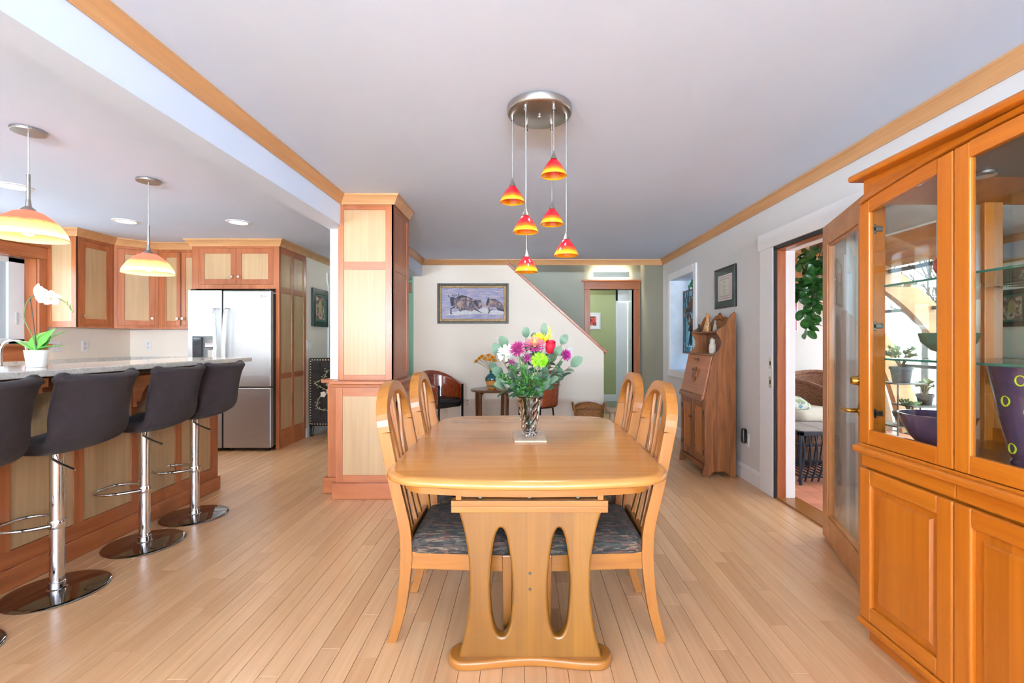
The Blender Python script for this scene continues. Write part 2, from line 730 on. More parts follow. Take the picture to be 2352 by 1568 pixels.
struct('ceiling', MB().box(-5.1, XRO, -5.6, 6.72, ZC, ZC + 0.12).box(-5.1, -1.57, 6.72, 9.1, ZC, ZC + 0.12), CEIL, label='flat white ceiling over dining room and kitchen')
DOOR_A = (2.97, 3.71, 0, 1.98)
DOOR_B = (2.20, 2.86, 0, 1.98)
NICHE = (5.46, 6.34, 0.85, 2.05)
struct('wall_right', wall_boxes(MB(), 'x', XR, XRO, -5.6, YB, 0, ZC, [DOOR_A, DOOR_B, NICHE]), WALLG, label='light grey wall on the right')
struct('wall_right_hall', MB().box(XR, XRO, YB, 8.0, 0, 3.5), SAGE, label='pale wall beside the stair foot')
# back wall with the stair slope cut out of it
poly = [(-1.57, 0), (1.14, 0), (1.14, 1.085), (-0.312, ZC), (-1.57, ZC)]
struct('wall_back', MB().prism(poly, 'y', YB, YB + 0.12), WALLW, label='warm white back wall under the stair slope')
# stairwell
struct('wall_stair', wall_boxes(MB(), 'y', 8.0, 8.12, -1.57, XRO, 0, 3.5, [(1.126, 1.867, 0, 2.11)]), SAGE, label='grey-green wall behind the stairs')
struct('ceiling_stair', MB().box(-1.6, XRO, 6.82, 8.12, 3.5, 3.6).box(-1.6, XR, 6.72, 6.82, ZC, 3.6), CEIL)
st = thing('staircase', 'staircase rising behind the sloped back wall', 'staircase', (1.0, 7.4, 0))
for k in range(9):
    x1 = 1.05 - 0.21 * k
    obj('step', MB().box(x1 - 0.24, x1, 6.83, 7.99, 0.0 if k == 0 else 0.19 * k - 0.1, 0.19 * (k + 1)), trimw('y'), st, bevel=0.008)
# sloped cap on the stair wall
sl = Vector((1.172 + 0.312, 0, 1.07 - 2.40)).normalized()
struct('trim_1', MB().sweep([(-0.29, YB + 0.05, 2.395), (1.185, YB + 0.05, 1.066)], lambda i: (Vector((0, 0.082, 0)), Vector((-sl.z, 0, sl.x)) * 0.019)),
       cherry('x'), bevel=0.006, label='reddish wood cap sloping down the stair wall')
# passage on the left behind the column
struct('wall_passage', MB().box(-2.92, -2.80, 6.03, 9.0, 0, ZC), WALLW, label='white passage wall beside the tall pantry panel')
struct('wall_passage_end', MB().box(-2.92, -1.57, 9.0, 9.1, 0, ZC), TEAL, label='teal wall at the end of the passage')
struct('wall_passage_right', MB().box(-1.62, -1.57, 6.82, 9.0, 0, ZC), TEAL)
struct('trim_2', MB().box(-2.6, -1.7, 8.93, 8.99, 2.16, 2.34), cherry('x'), bevel=0.006)
# kitchen walls
SINKWIN = (3.05, 4.76, 1.205, 2.07)
struct('wall_left', wall_boxes(MB(), 'x', -5.10, -4.93, -5.6, 6.0, 0, ZC, [SINKWIN]), WALLW, label='white kitchen wall with the sink window')
struct('wall_kitchen', MB().box(-5.10, -2.80, 5.89, 6.03, 0, ZC), WALLW, label='white kitchen wall behind the refrigerator')
# wall behind the photographer, with windows
RW = [(-0.85, 1.35, 1.45, 2.0), (-4.35, -2.35, 1.45, 2.0)]
struct('wall_rear', wall_boxes(MB(), 'y', -5.62, -5.5, -5.1, XRO, 0, ZC, RW), WALLW)
for k, (a0, a1, z0, z1) in enumerate(RW):
    f = MB()
    for a in (a0, a1 - 0.06, (a0 + a1) / 2 - 0.03):
        f.box(a, a + 0.06, -5.60, -5.52, z0, z1)
    f.box(a0, a1, -5.60, -5.52, z0, z0 + 0.06).box(a0, a1, -5.60, -5.52, z1 - 0.06, z1)
    struct('window_%d' % (k + 3), f, WHITE, bevel=0.004)

# beam between kitchen and dining room
struct('ceiling_beam', MB().box(-1.60, -1.45, -5.5, 3.80, 2.155, ZC).box(-1.60, -1.45, 3.80, YB, 2.155, ZC), CEIL, label='white dropped beam between kitchen and dining ceiling')


CROWN = [(0, 0), (0, -0.075), (0.010, -0.078), (0.016, -0.062), (0.040, -0.020), (0.050, -0.014), (0.050, 0)]


def crown(mb, a, b, n, miter_a=0.0, miter_b=0.0, z=ZC, prof=CROWN):
    """moulding from a to b (xy), n = outward normal; miter: how far ends shift per unit projection"""
    a, b, n = Vector(a + (0,)), Vector(b + (0,)), Vector(n + (0,))
    d = (b - a).normalized()
    r0 = [a + n * p - d * (miter_a * p) + Vector((0, 0, z + q)) for p, q in prof]
    r1 = [b + n * p + d * (miter_b * p) + Vector((0, 0, z + q)) for p, q in prof]
    return mb.loft([r0, r1])


T = trimw('y')
struct('trim_3', crown(MB(), (XR, -5.5), (XR, YB), (-1, 0), 0, -1), T, label='wood crown moulding along the right wall')
struct('trim_4', crown(MB(), (-1.45, YB), (XR, YB), (0, -1), -1, -1), trimw('x'), label='wood crown moulding across the back of the room')
struct('trim_5', crown(MB(), (-1.45, -5.5), (-1.45, 3.72), (1, 0), 0, 0), T, label='wood crown moulding along the dining side of the beam')
struct('trim_6', crown(MB(), (-1.45, 4.20), (-1.45, YB), (1, 0), 0, -1), T)


def base(mb, a, b, n, h=0.115, t=0.016):
    a, b, n = Vector(a + (0,)), Vector(b + (0,)), Vector(n + (0,))
    prof = [(0, 0), (0, h), (t * 0.35, h), (t * 0.6, h - 0.02), (t, h - 0.028), (t, 0)]
    return mb.loft([[a + n * p + Vector((0, 0, q)) for p, q in prof], [b + n * p + Vector((0, 0, q)) for p, q in prof]])


struct('baseboard_right', base(base(MB(), (XR, 3.93), (XR, 8.0), (-1, 0), 0.135), (XR, -5.5), (XR, 2.1), (-1, 0), 0.135), WHITE, label='white baseboard along the right wall')
struct('baseboard_back', base(MB(), (-1.57, YB), (1.14, YB), (0, -1)), WHITE, label='white baseboard along the back wall')
struct('baseboard_passage', base(MB(), (-2.80, 6.03), (-2.80, 9.0), (1, 0)).box(-2.92, -2.785, 6.015, 6.03, 0, 0.115), WHITE)
struct('baseboard_stair', base(base(MB(), (1.14, 8.0), (1.13, 8.0), (0, -1)), (-1.5, 8.0), (0.98, 8.0), (0, -1)), WHITE)

# ---------------- door in the stair wall (wood casing) and the green hall beyond it
dr = struct('door_1', MB().box(1.03, 1.126, 7.965, 8.0, 0, 2.11), cherry('z'), bevel=0.004, label='wood-cased doorway at the foot of the stairs')
obj('casing', MB().box(1.867, 1.968, 7.965, 8.0, 0, 2.11), cherry('z'), dr, bevel=0.004)
obj('jamb', MB().box(1.106, 1.126, 8.0, 8.13, 0, 2.11), cherry('z'), dr, bevel=0.002)
obj('jamb', MB().box(1.867, 1.887, 8.0, 8.13, 0, 2.11), cherry('z'), dr, bevel=0.002)
obj('jamb', MB().box(1.106, 1.887, 8.0, 8.13, 2.11, 2.13), cherry('x'), dr, bevel=0.002)
obj('head_casing', MB().box(1.02, 1.972, 7.955, 8.0, 2.11, 2.235), cherry('x'), dr, bevel=0.004)
obj('head_cap', MB().box(0.985, 1.98, 7.935, 8.0, 2.235, 2.27), cherry('x'), dr, bevel=0.006)
struct('wall_hall', MB().box(-0.5, 1.885, 9.63, 9.72, 0, 2.45), GREEN, label='green hall wall seen through the wood-cased doorway')
struct('wall_hall_left', MB().box(-0.6, -0.5, 8.12, 9.72, 0, 2.45), GREEN)
struct('wall_hall_right', MB().box(2.35, 2.45, 8.12, 11.0, 0, 2.45).box(XR + 0.02, 2.40, 8.12, 8.16, 0, 2.45), plain('pale_hall', (214, 222, 214), 0.7), label=None)
struct('wall_hall_far', MB().box(1.885, 2.45, 10.9, 11.0, 0, 2.45), plain('pale_hall', (214, 222, 214), 0.7))
struct('ceiling_hall', MB().box(-0.6, 2.45, 8.12, 11.0, 2.45, 2.52), CEIL)
HT = plain('hall_tile', (150, 158, 130), 0.4, var=0.12, nscale=5)
hf = struct('floor_hall', MB().box(-0.6, 2.45, 8.0, 11.0, -0.06, -0.006), plain('hall_grout', (110, 110, 92), 0.8), label='greenish tiled hall floor beyond the doorway')
for i in range(5):
    for j in range(7):
        obj('tile', MB().box(0.98 + i * 0.28, 1.255 + i * 0.28, 8.02 + j * 0.24, 8.255 + j * 0.24, -0.006, 0.0), HT, hf)
struct('baseboard_hall', base(MB(), (-0.5, 9.63), (1.885, 9.63), (0, -1), 0.14), WHITE)
# white trim of the next room on the right of the hall
d2 = struct('door_2', MB().box(1.885, 1.92, 9.60, 9.74, 0, 2.3), WHITE, bevel=0.003, label='white door frame at the end of the green hall')
obj('head_casing', MB().box(1.885, 2.30, 9.60, 9.64, 2.05, 2.3), WHITE, d2, bevel=0.003)
obj('casing', MB().box(2.14, 2.19, 9.0, 9.64, 0, 2.3), WHITE, d2, bevel=0.003)
obj('plinth', MB().box(2.09, 2.15, 9.0, 9.5, 0, 0.14), WHITE, d2, bevel=0.003)
obj('door_leaf', MB().box(1.93, 2.14, 9.66, 9.70, 0.01, 2.04), WHITE, d2, bevel=0.003)
# white six panel door on the passage wall
d5 = struct('door_3', MB().box(-2.80, -2.775, 7.35, 8.15, 0.01, 2.02), WHITE, bevel=0.003, label='white six-panel door in the passage')
for u0, u1 in ((7.44, 7.71), (7.79, 8.06)):
    for z0, z1 in ((0.15, 0.85), (1.0, 1.6), (1.7, 1.93)):
        obj('panel', MB().box(-2.775, -2.768, u0, u1, z0, z1), WHITE, d5, bevel=0.006)
obj('casing', MB().box(-2.80, -2.77, 7.25, 7.34, 0, 2.1), WHITE, d5, bevel=0.003)
obj('casing', MB().box(-2.80, -2.77, 8.16, 8.25, 0, 2.1), WHITE, d5, bevel=0.003)

# ---------------- doorway to the sunroom (right wall)
da = struct('door_4', MB().box(XR - 0.022, XR, 3.715, 3.915, 0, 1.98), WHITE, bevel=0.003, label='white-cased doorway to the sunroom')
obj('casing', MB().box(XR - 0.022, XR, 2.86, 2.965, 0, 1.98), WHITE, da, bevel=0.003)
obj('casing', MB().box(XR - 0.022, XR, 2.08, 2.20, 0, 1.98), WHITE, da, bevel=0.003)
obj('head_casing', MB().box(XR - 0.028, XR, 2.06, 3.935, 1.98, 2.11), WHITE, da, bevel=0.003)
obj('weather_strip', MB().box(XR - 0.012, XR + 0.004, 3.697, 3.714, 0, 1.975).box(XR - 0.012, XR + 0.004, 2.97, 3.714, 1.955, 1.979), plain('dark_rubber', (45, 47, 50), 0.6), da)
obj('jamb', MB().box(XR + 0.005, XR + 0.065, 3.685, 3.71, 0.0, 1.96), cherry('z'), da, bevel=0.002)
obj('jamb', MB().box(XR + 0.065, XRO + 0.012, 3.675, 3.71, 0.0, 1.98), WHITE, da, bevel=0.003)
obj('head_jamb', MB().box(XR + 0.005, XR + 0.065, 2.97, 3.70, 1.945, 1.97), cherry('y'), da, bevel=0.002)
obj('head_jamb', MB().box(XR + 0.065, XRO + 0.012, 2.97, 3.70, 1.94, 1.98), WHITE, da, bevel=0.003)
obj('threshold', MB().box(XR, XRO + 0.03, 2.97, 3.71, -0.02, 0.012), honey('y'), da, bevel=0.004)
for z in (1.06, 0.91):
    sp = obj('strike_plate', MB().box(XR - 0.0235, XR - 0.021, 3.722, 3.765, z - 0.045, z + 0.045), plain('plate_metal', (222, 220, 196), 0.3, 0.6), da, bevel=0.001)
    obj('bolt_hole', MB().box(XR - 0.0245, XR - 0.0215, 3.732, 3.752, z - 0.016, z + 0.016), plain('dark_hole', (70, 60, 45), 0.5), sp)
# white fixed glazed panel next to the doorway
pb = struct('window_1', MB().box(XR + 0.03, XR + 0.075, 2.78, 2.86, 0, 1.98), WHITE, bevel=0.004, label='white fixed glass panel beside the sunroom doorway')
obj('stile', MB().box(XR + 0.03, XR + 0.075, 2.20, 2.30, 0, 1.98), WHITE, pb, bevel=0.004)
obj('top_rail', MB().box(XR + 0.03, XR + 0.075, 2.30, 2.78, 1.83, 1.98), WHITE, pb, bevel=0.004)
obj('bottom_rail', MB().box(XR + 0.03, XR + 0.075, 2.30, 2.78, 0, 0.14), WHITE, pb, bevel=0.004)
obj('pane', MB().box(XR + 0.05, XR + 0.055, 2.30, 2.78, 0.14, 1.83), GLASS, pb)

# ---------------- niche window with white casing (right wall, far)
nw = struct('window_2', MB().box(XR - 0.02, XR, 5.38, 5.465, 0.77, 2.135), WHITE, bevel=0.003, label='white-cased opening in the right wall holding the stained glass')
obj('casing', MB().box(XR - 0.02, XR, 6.335, 6.42, 0.77, 2.135), WHITE, nw, bevel=0.003)
obj('head_casing', MB().box(XR - 0.022, XR, 5.465, 6.335, 2.045, 2.135), WHITE, nw, bevel=0.003)
obj('sill_casing', MB().box(XR - 0.022, XR, 5.465, 6.335, 0.77, 0.855), WHITE, nw, bevel=0.003)
rv = MB().box(XR, XRO + 0.14, 6.335, 6.345, 0.85, 2.05).box(XR, XRO + 0.14, 5.455, 5.465, 0.85, 2.05)
rv.box(XR, XRO + 0.14, 5.46, 6.34, 2.045, 2.055).box(XR, XRO + 0.14, 5.46, 6.34, 0.845, 0.855)
obj('reveal', rv, plain('reveal_paint', (222, 230, 238), 0.6), nw)
fg, nt, b = new('frosted_glass')
b.inputs['Base Color'].default_value = lin((214, 232, 246))
b.inputs['Roughness'].default_value = 0.6
tl = nd(nt, 'ShaderNodeBsdfTranslucent')
nt.links.new(ramp(nt, noise(nt, coords(nt, False), 30, 2), [(0.3, lin((206, 228, 246))), (0.7, lin((226, 240, 250)))]), tl.inputs[0])
mx = nd(nt, 'ShaderNodeMixShader'); mx.inputs[0].default_value = 0.85
nt.links.new(b.outputs[0], mx.inputs[1]); nt.links.new(tl.outputs[0], mx.inputs[2]); nt.links.new(mx.outputs[0], nt.nodes['Material Output'].inputs[0])
obj('pane', MB().box(XRO + 0.10, XRO + 0.106, 5.465, 6.335, 0.855, 2.045), fg, nw)

# ---------------- sink window on the left kitchen wall
CHZ, CHY = cherry('z'), cherry('y')
sw = struct('window_7', MB().box(-4.93, -4.905, 4.76, 4.845, 1.04, 2.07), CHZ, bevel=0.004, label='sink window in a cherry wood casing')
obj('casing', MB().box(-4.93, -4.905, 2.96, 3.05, 1.04, 2.07), CHZ, sw, bevel=0.004)
obj('head_casing', MB().box(-4.93, -4.90, 2.94, 4.86, 2.07, 2.185), CHY, sw, bevel=0.004)
obj('head_cap', MB().box(-4.93, -4.87, 2.90, 4.90, 2.185, 2.215), CHY, sw, bevel=0.008)
obj('sill', MB().box(-5.06, -4.885, 2.96, 4.88, 1.18, 1.205), CHY, sw, bevel=0.006)
obj('apron', MB().box(-4.93, -4.912, 3.05, 4.76, 1.035, 1.18), CHY, sw, bevel=0.003)
obj('reveal', MB().box(-5.06, -4.93, 4.755, 4.765, 1.205, 2.07).box(-5.06, -4.93, 3.05, 4.76, 2.065, 2.075), CHZ, sw)
fr = MB()
for y0, y1 in ((4.60, 4.755), (3.055, 3.13), (3.87, 3.94)):
    fr.box(-5.10, -5.045, y0, y1, 1.205, 2.065)
fr.box(-5.10, -5.045, 3.055, 4.755, 1.205, 1.26).box(-5.10, -5.045, 3.055, 4.755, 2.01, 2.065)
obj('frame', fr, plain('vinyl_white', (224, 229, 230), 0.4, var=0.01), sw, bevel=0.006)
sr = MB().box(-5.09, -5.065, 4.54, 4.60, 1.26, 2.01).box(-5.09, -5.065, 3.94, 4.0, 1.26, 2.01)
obj('sash', sr, plain('vinyl_grey', (182, 194, 200), 0.4, var=0.01), sw, bevel=0.004)
obj('latch', MB().box(-5.046, -5.035, 4.665, 4.685, 1.40, 1.52), plain('latch_grey', (190, 196, 196), 0.4), sw, bevel=0.003)
for z in (1.62, 1.88):
    obj('glazing_bar', MB().box(-5.082, -5.072, 4.0, 4.54, z - 0.006, z + 0.006), WHITE, sw)
obj('pane', MB().box(-5.08, -5.076, 3.1, 4.55, 1.26, 2.01), GLASS, sw)

# ---------------------------------------------------------------- the sunroom beyond the right wall
ARC = [(2.05, 2.43), (2.5, 2.39), (3.0, 2.27), (3.5, 2.09), (3.9, 1.88), (4.2, 1.68), (4.5, 1.38), (4.79, 0.95), (4.98, 0.45), (5.08, 0.0)]
arc = [(p.x, p.z) for p in smooth_path([(a, 0, b) for a, b in ARC], 4)]


def off_curve(c, d):
    out = []
    for i, (a, b) in enumerate(c):
        p, q = c[max(i - 1, 0)], c[min(i + 1, len(c) - 1)]
        t = Vector((q[0] - p[0], q[1] - p[1])).normalized()
        out.append((a - t.y * d, b + t.x * d))
    return out


arc_out = off_curve(arc, 0.26)
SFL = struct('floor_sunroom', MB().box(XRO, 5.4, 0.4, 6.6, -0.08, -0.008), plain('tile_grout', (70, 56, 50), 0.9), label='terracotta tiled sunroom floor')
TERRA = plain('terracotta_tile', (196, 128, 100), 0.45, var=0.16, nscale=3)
me = mesh_of('tile', MB().box(-0.0705, 0.0705, -0.1455, 0.1455, -0.008, 0.0), False)
me.materials.append(TERRA)
so = org_of(SFL)
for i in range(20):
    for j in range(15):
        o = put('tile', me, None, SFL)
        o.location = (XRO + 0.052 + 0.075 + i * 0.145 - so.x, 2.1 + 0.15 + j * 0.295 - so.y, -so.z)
for y in (1.1, 2.15, 3.2, 4.25, 5.3, 6.35):
    m = MB().loft([[(a, y - 0.045, b) for a, b in arc] + [(a, y - 0.045, b) for a, b in reversed(arc_out)],
                   [(a, y + 0.045, b) for a, b in arc] + [(a, y + 0.045, b) for a, b in reversed(arc_out)]])
    struct('arched_beam', m, fir('x'), label='curved laminated wood rib of the sunroom' if y == 5.3 else None, smooth=False)
# tongue and groove roof boards resting on the ribs
rf = struct('sunroom_roof', MB().loft([[(a, 0.4, b + 0.05) for a, b in off_curve(arc, 0.30)[:18]] + [(a, 0.4, b + 0.12) for a, b in reversed(off_curve(arc, 0.30)[:18])],
                                       [(a, 6.6, b + 0.05) for a, b in off_curve(arc, 0.30)[:18]] + [(a, 6.6, b + 0.12) for a, b in reversed(off_curve(arc, 0.30)[:18])]]), CEIL, smooth=False)
oc = off_curve(arc, 0.262)
nb = 15
seg = oc[:18]
for k in range(nb):
    def at(t):
        t *= len(seg) - 1
        i = min(int(t), len(seg) - 2)
        f = t - i
        return Vector((seg[i][0] * (1 - f) + seg[i + 1][0] * f, 0, seg[i][1] * (1 - f) + seg[i + 1][1] * f))
    a, b2 = at(k / nb), at((k + 0.965) / nb)
    t = (b2 - a).normalized(); n = Vector((-t.z, 0, t.x)) * 0.018
    ring = [a, b2, b2 + n, a + n]
    obj('board', MB().loft([[q + Vector((0, 0.4, 0)) for q in ring], [q + Vector((0, 6.6, 0)) for q in ring]]), fir('y'), rf)
# curved glazing between the ribs
gl = struct('window_8', MB().loft([[(a, 0.6, b) for a, b in off_curve(arc, 0.20)[17:]] , [(a, 6.45, b) for a, b in off_curve(arc, 0.20)[17:]]], False, False), GLASS, label='curved glass wall of the sunroom')
gb = off_curve(arc, 0.21)
for i in (17, 23, 29, 36):
    a, b2 = gb[i]
    obj('glazing_bar', MB().box(a - 0.02, a + 0.02, 0.6, 6.5, b2 - 0.02, b2 + 0.02), plain('bar_grey', (90, 92, 95), 0.5), gl)
pts = [(XRO, 0)] + [(5.1, 0)] + [(a, b) for a, b in reversed(off_curve(arc, 0.05))][1:] + [(XRO, 2.5)]
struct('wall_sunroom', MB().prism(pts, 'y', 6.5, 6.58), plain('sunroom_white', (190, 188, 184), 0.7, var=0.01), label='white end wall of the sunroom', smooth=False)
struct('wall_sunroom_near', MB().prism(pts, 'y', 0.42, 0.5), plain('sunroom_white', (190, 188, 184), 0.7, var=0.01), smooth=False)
struct('baseboard_sunroom', base(MB(), (XRO, 6.5), (4.98, 6.5), (0, -1), 0.12), WHITE)
struct('wall_upper', MB().box(XRO, XRO + 0.02, 0.4, 6.6, 2.4, 2.9), WHITE)


# ---------------------------------------------------------------- outdoors
struct('ground_outdoors', MB().box(5.45, 40, -15, 40, -0.35, -0.3).box(-40, -5.2, -15, 40, -0.35, -0.3), plain('snowy_ground', (224, 226, 230), 0.9, var=0.08, nscale=1))
BARK = plain('bark', (62, 56, 52), 0.9, var=0.3, nscale=20)
NEEDLE = plain('needles', (38, 50, 36), 0.9, var=0.4, nscale=6)


def conifer(x, y, h, r, label, seed):
    g = random.Random(seed)
    t = thing('conifer', label, 'tree', (x, y, -0.3), 'conifers outdoors')
    obj('trunk', MB().tube([(x, y, -0.3), (x, y, h)], [r * 0.09, 0.02], 8), BARK, t)
    m = MB()
    for k in range(230):
        f = g.random() ** 0.8
        z = 0.4 + f * (h - 0.5)
        L = r * (1 - f * 0.85) * g.uniform(0.5, 1.0)
        a = g.uniform(0, 2 * PI)
        d = Vector((math.cos(a), math.sin(a), -0.25)).normalized()
        s = Vector((-d.y, d.x, 0)) * L * 0.22
        p = Vector((x, y, z))
        u = Vector((0, 0, 0.05 * L))
        n = len(m.v)
        m.v += [tuple(q) for q in (p, p + d * L * 0.6 + s, p + d * L, p + d * L * 0.6 - s, p + d * L * 0.5 + u * 3)]
        m.f += [(n, n + 1, n + 4), (n + 1, n + 2, n + 4), (n + 2, n + 3, n + 4), (n + 3, n, n + 4)]
    f = obj('foliage', m, NEEDLE, t, smooth=False)
    f['kind'] = 'stuff'


for k, (x, y, h, r) in enumerate([(-8.6, 7.6, 7.5, 1.5), (-7.2, 5.6, 6.2, 1.1)]):
    conifer(x, y, h, r, ['tall dark conifer farther off outside the sink window', 'nearer dark conifer outside the sink window'][k], k)


def bare_tree(x, y, h, seed, label):
    g = random.Random(seed)
    t = thing('bare_tree', label, 'tree', (x, y, -0.3), 'leafless trees outside the sunroom')
    m = MB()

    def br(p, d, L, r, lev):
        q = p + d * L
        m.tube([p, p + d * L * 0.5 + Vector((g.uniform(-1, 1), g.uniform(-1, 1), 0)) * L * 0.05, q], [r, r * 0.8, r * 0.55], 5, False)
        if lev == 0: return
        for _ in range(3 if lev > 1 else 4):
            e = Vector((g.uniform(-1, 1), g.uniform(-1, 1), g.uniform(0.1, 1))).normalized()
            br(p + d * L * g.uniform(0.5, 1), (d * 0.6 + e * 0.8).normalized(), L * g.uniform(0.5, 0.75), r * 0.5, lev - 1)
    br(Vector((x, y, -0.3)), Vector((0, 0, 1)), h * 0.3, 0.1, 4)
    obj('branches', m, BARK, t)


for k, (x, y, h) in enumerate([(8.5, 9.5, 7), (10.2, 11.0, 8), (9.0, 12.5, 7), (11.5, 13.5, 9), (7.6, 8.2, 5)]):
    bare_tree(x, y, h, k + 20, 'leafless tree seen through the sunroom glass')

# ---------------------------------------------------------------- column
col = thing('column', 'square cherry and maple panelled column at the end of the beam', 'column', (-1.24, 3.95, 0))
YF = 3.72
obj('core', MB().box(-1.455, -1.035, YF + 0.015, 4.20, 0.9, ZC), cherry('z'), col)
obj('lower_core', MB().box(-1.465, -1.005, YF - 0.02, 4.22, 0.1, 0.9), cherry('z'), col)
pf = Plane((-1.46, YF, 0), (1, 0, 0), (0, -1, 0))     # upper front
for z0, z1 in ((1.8645, 2.275), (0.968, 1.8015)):
    m = MB(); pf.slab(m, 0.034, 0.365, z0, z1, -0.016, -0.008)
    obj('panel', m, maple('z'), col)
for u0, u1 in ((0, 0.034), (0.365, 0.43)):
    m = MB(); pf.slab(m, u0, u1, 0.93, 2.392, -0.016, 0.0)
    obj('stile', m, cherry('z'), col, bevel=0.0015)
for z0, z1 in ((2.275, 2.392), (1.8015, 1.8645), (0.93, 0.968)):
    m = MB(); pf.slab(m, 0.034, 0.365, z0, z1, -0.016, -0.0006)
    obj('rail', m, cherry('x'), col, bevel=0.0015)
ps = Plane((-1.03, YF, 0), (0, 1, 0), (1, 0, 0))      # upper right side
for z0, z1 in ((1.8645, 2.275), (0.968, 1.8015)):
    m = MB(); ps.slab(m, 0.05, 0.43, z0, z1, -0.016, -0.008)
    obj('panel', m, maple('z'), col)
for u0, u1 in ((0, 0.05), (0.43, 0.49)):
    m = MB(); ps.slab(m, u0, u1, 0.93, 2.392, -0.016, 0.0)
    obj('stile', m, cherry('z'), col, bevel=0.0015)
for z0, z1 in ((2.275, 2.392), (1.8015, 1.8645), (0.93, 0.968)):
    m = MB(); ps.slab(m, 0.05, 0.43, z0, z1, -0.016, -0.0006)
    obj('rail', m, cherry('y'), col, bevel=0.0015)
# lower half
pf = Plane((-1.478, YF - 0.03, 0), (1, 0, 0), (0, -1, 0))
m = MB(); pf.slab(m, 0.055, 0.415, 0.184, 0.803, -0.012, -0.006); obj('panel', m, maple('z'), col)
for u0, u1 in ((0, 0.055), (0.415, 0.485)):
    m = MB(); pf.slab(m, u0, u1, 0.1, 0.9, -0.014, 0.0); obj('stile', m, cherry('z'), col, bevel=0.0015)
for z0, z1 in ((0.803, 0.9), (0.1, 0.184)):
    m = MB(); pf.slab(m, 0.055, 0.415, z0, z1, -0.014, -0.0006); obj('rail', m, cherry('x'), col, bevel=0.0015)
ps = Plane((-0.993, YF - 0.03, 0), (0, 1, 0), (1, 0, 0))
m = MB(); ps.slab(m, 0.06, 0.46, 0.184, 0.803, -0.012, -0.006); obj('panel', m, maple('z'), col)
for u0, u1 in ((0, 0.06), (0.46, 0.53)):
    m = MB(); ps.slab(m, u0, u1, 0.1, 0.9, -0.014, 0.0); obj('stile', m, cherry('z'), col, bevel=0.0015)
for z0, z1 in ((0.803, 0.9), (0.1, 0.184)):
    m = MB(); ps.slab(m, 0.06, 0.46, z0, z1, -0.014, -0.0006); obj('rail', m, cherry('y'), col, bevel=0.0015)
obj('base', MB().box(-1.50, -0.97, YF - 0.055, 4.24, 0, 0.128), cherry('x'), col, bevel=0.005)
obj('ledge', MB().box(-1.515, -0.955, YF - 0.07, 4.25, 0.897, 0.925), cherry('x'), col, bevel=0.006)
obj('ledge_moulding', MB().box(-1.495, -0.975, YF - 0.05, 4.235, 0.875, 0.897), cherry('x'), col, bevel=0.006)
cm = MB()
crown(cm, (-1.45, YF), (-1.03, YF), (0, -1), 0, 1)
crown(cm, (-1.03, YF), (-1.03, 4.21), (1, 0), 1, 0)
obj('crown', cm, trimw('x'), col)
# the wall stub that the column finishes
wl = thing('half_wall_end', 'narrow cherry wainscot end just behind the column', 'wainscot', (-1.54, 4.0, 0))
obj('wainscot', MB().box(-1.605, -1.48, 3.845, 4.19, 0.1, 0.9), cherry('z'), wl, bevel=0.002)
obj('base', MB().box(-1.63, -1.50, 3.822, 4.19, 0, 0.125), cherry('x'), wl, bevel=0.004)
obj('ledge', MB().box(-1.645, -1.515, 3.81, 4.20, 0.897, 0.925), cherry('x'), wl, bevel=0.005)
obj('side_strip', MB().box(-1.487, -1.462, 3.765, 4.19, 0.925, 2.155), cherry('z'), wl, bevel=0.002)
struct('wall_stub', MB().box(-1.59, -1.487, 3.86, 4.19, 0.925, 2.155), WALLW, label='white wall end beside the column')

# ---------------------------------------------------------------- kitchen island with bar top
def granite():
    if 'granite' in MATS: return MATS['granite']
    m, nt, b = new('granite')
    v = coords(nt, False)
    f1 = noise(nt, v, 60, 8, 0.3, 0.75)
    f2 = noise(nt, v, 9, 6, 1.2, 0.6)
    c1 = ramp(nt, f1, [(0.34, lin((112, 104, 98))), (0.45, lin((176, 168, 156))), (0.56, lin((206, 199, 186))), (0.70, lin((168, 146, 120)))])
    c2 = ramp(nt, f2, [(0.35, lin((200, 196, 188))), (0.6, lin((236, 230, 220)))])
    nt.links.new(mixc(nt, c1, c2, 0.45), b.inputs['Base Color'])
    b.inputs['Roughness'].default_value = 0.08
    MATS['granite'] = m
    return m


GR = granite()
isl = thing('kitchen_island', 'bar-height kitchen island with maple panels and cherry rails', 'island', (-2.75, 2.2, 0))
YE = 3.95
YS = 0.6
obj('body', MB().box(-2.90, -2.572, YS, YE - 0.015, 0.02, 1.03), cherry('z'), isl)
pi_ = Plane((-2.56, 0, 0), (0, 1, 0), (1, 0, 0))
st0 = [(3.845, 3.935), (3.456, 3.518), (3.068, 3.127), (2.676, 2.737), (2.286, 2.345), (1.895, 1.955), (1.505, 1.565), (1.115, 1.175), (0.62, 0.70)]
for a, b2 in st0:
    m = MB(); pi_.slab(m, a, b2, 0.19, 1.0, -0.013, 0.0); obj('stile', m, cherry('z'), isl, bevel=0.0015)
for (a, b2), (c, d) in zip(st0, st0[1:]):
    m = MB(); pi_.slab(m, d, a, 0.193, 0.965, -0.013, -0.006); obj('panel', m, maple('z'), isl)
m = MB(); pi_.slab(m, YS, YE - 0.015, 0.10, 0.191, -0.013, -0.0005); obj('rail', m, cherry('y'), isl, bevel=0.0015)
m = MB(); pi_.slab(m, YS, YE - 0.015, 0.965, 1.03, -0.013, -0.0005); obj('rail', m, cherry('y'), isl, bevel=0.0015)
obj('base', MB().box(-2.92, -2.545, YS - 0.01, YE, 0, 0.108), cherry('y'), isl, bevel=0.006)
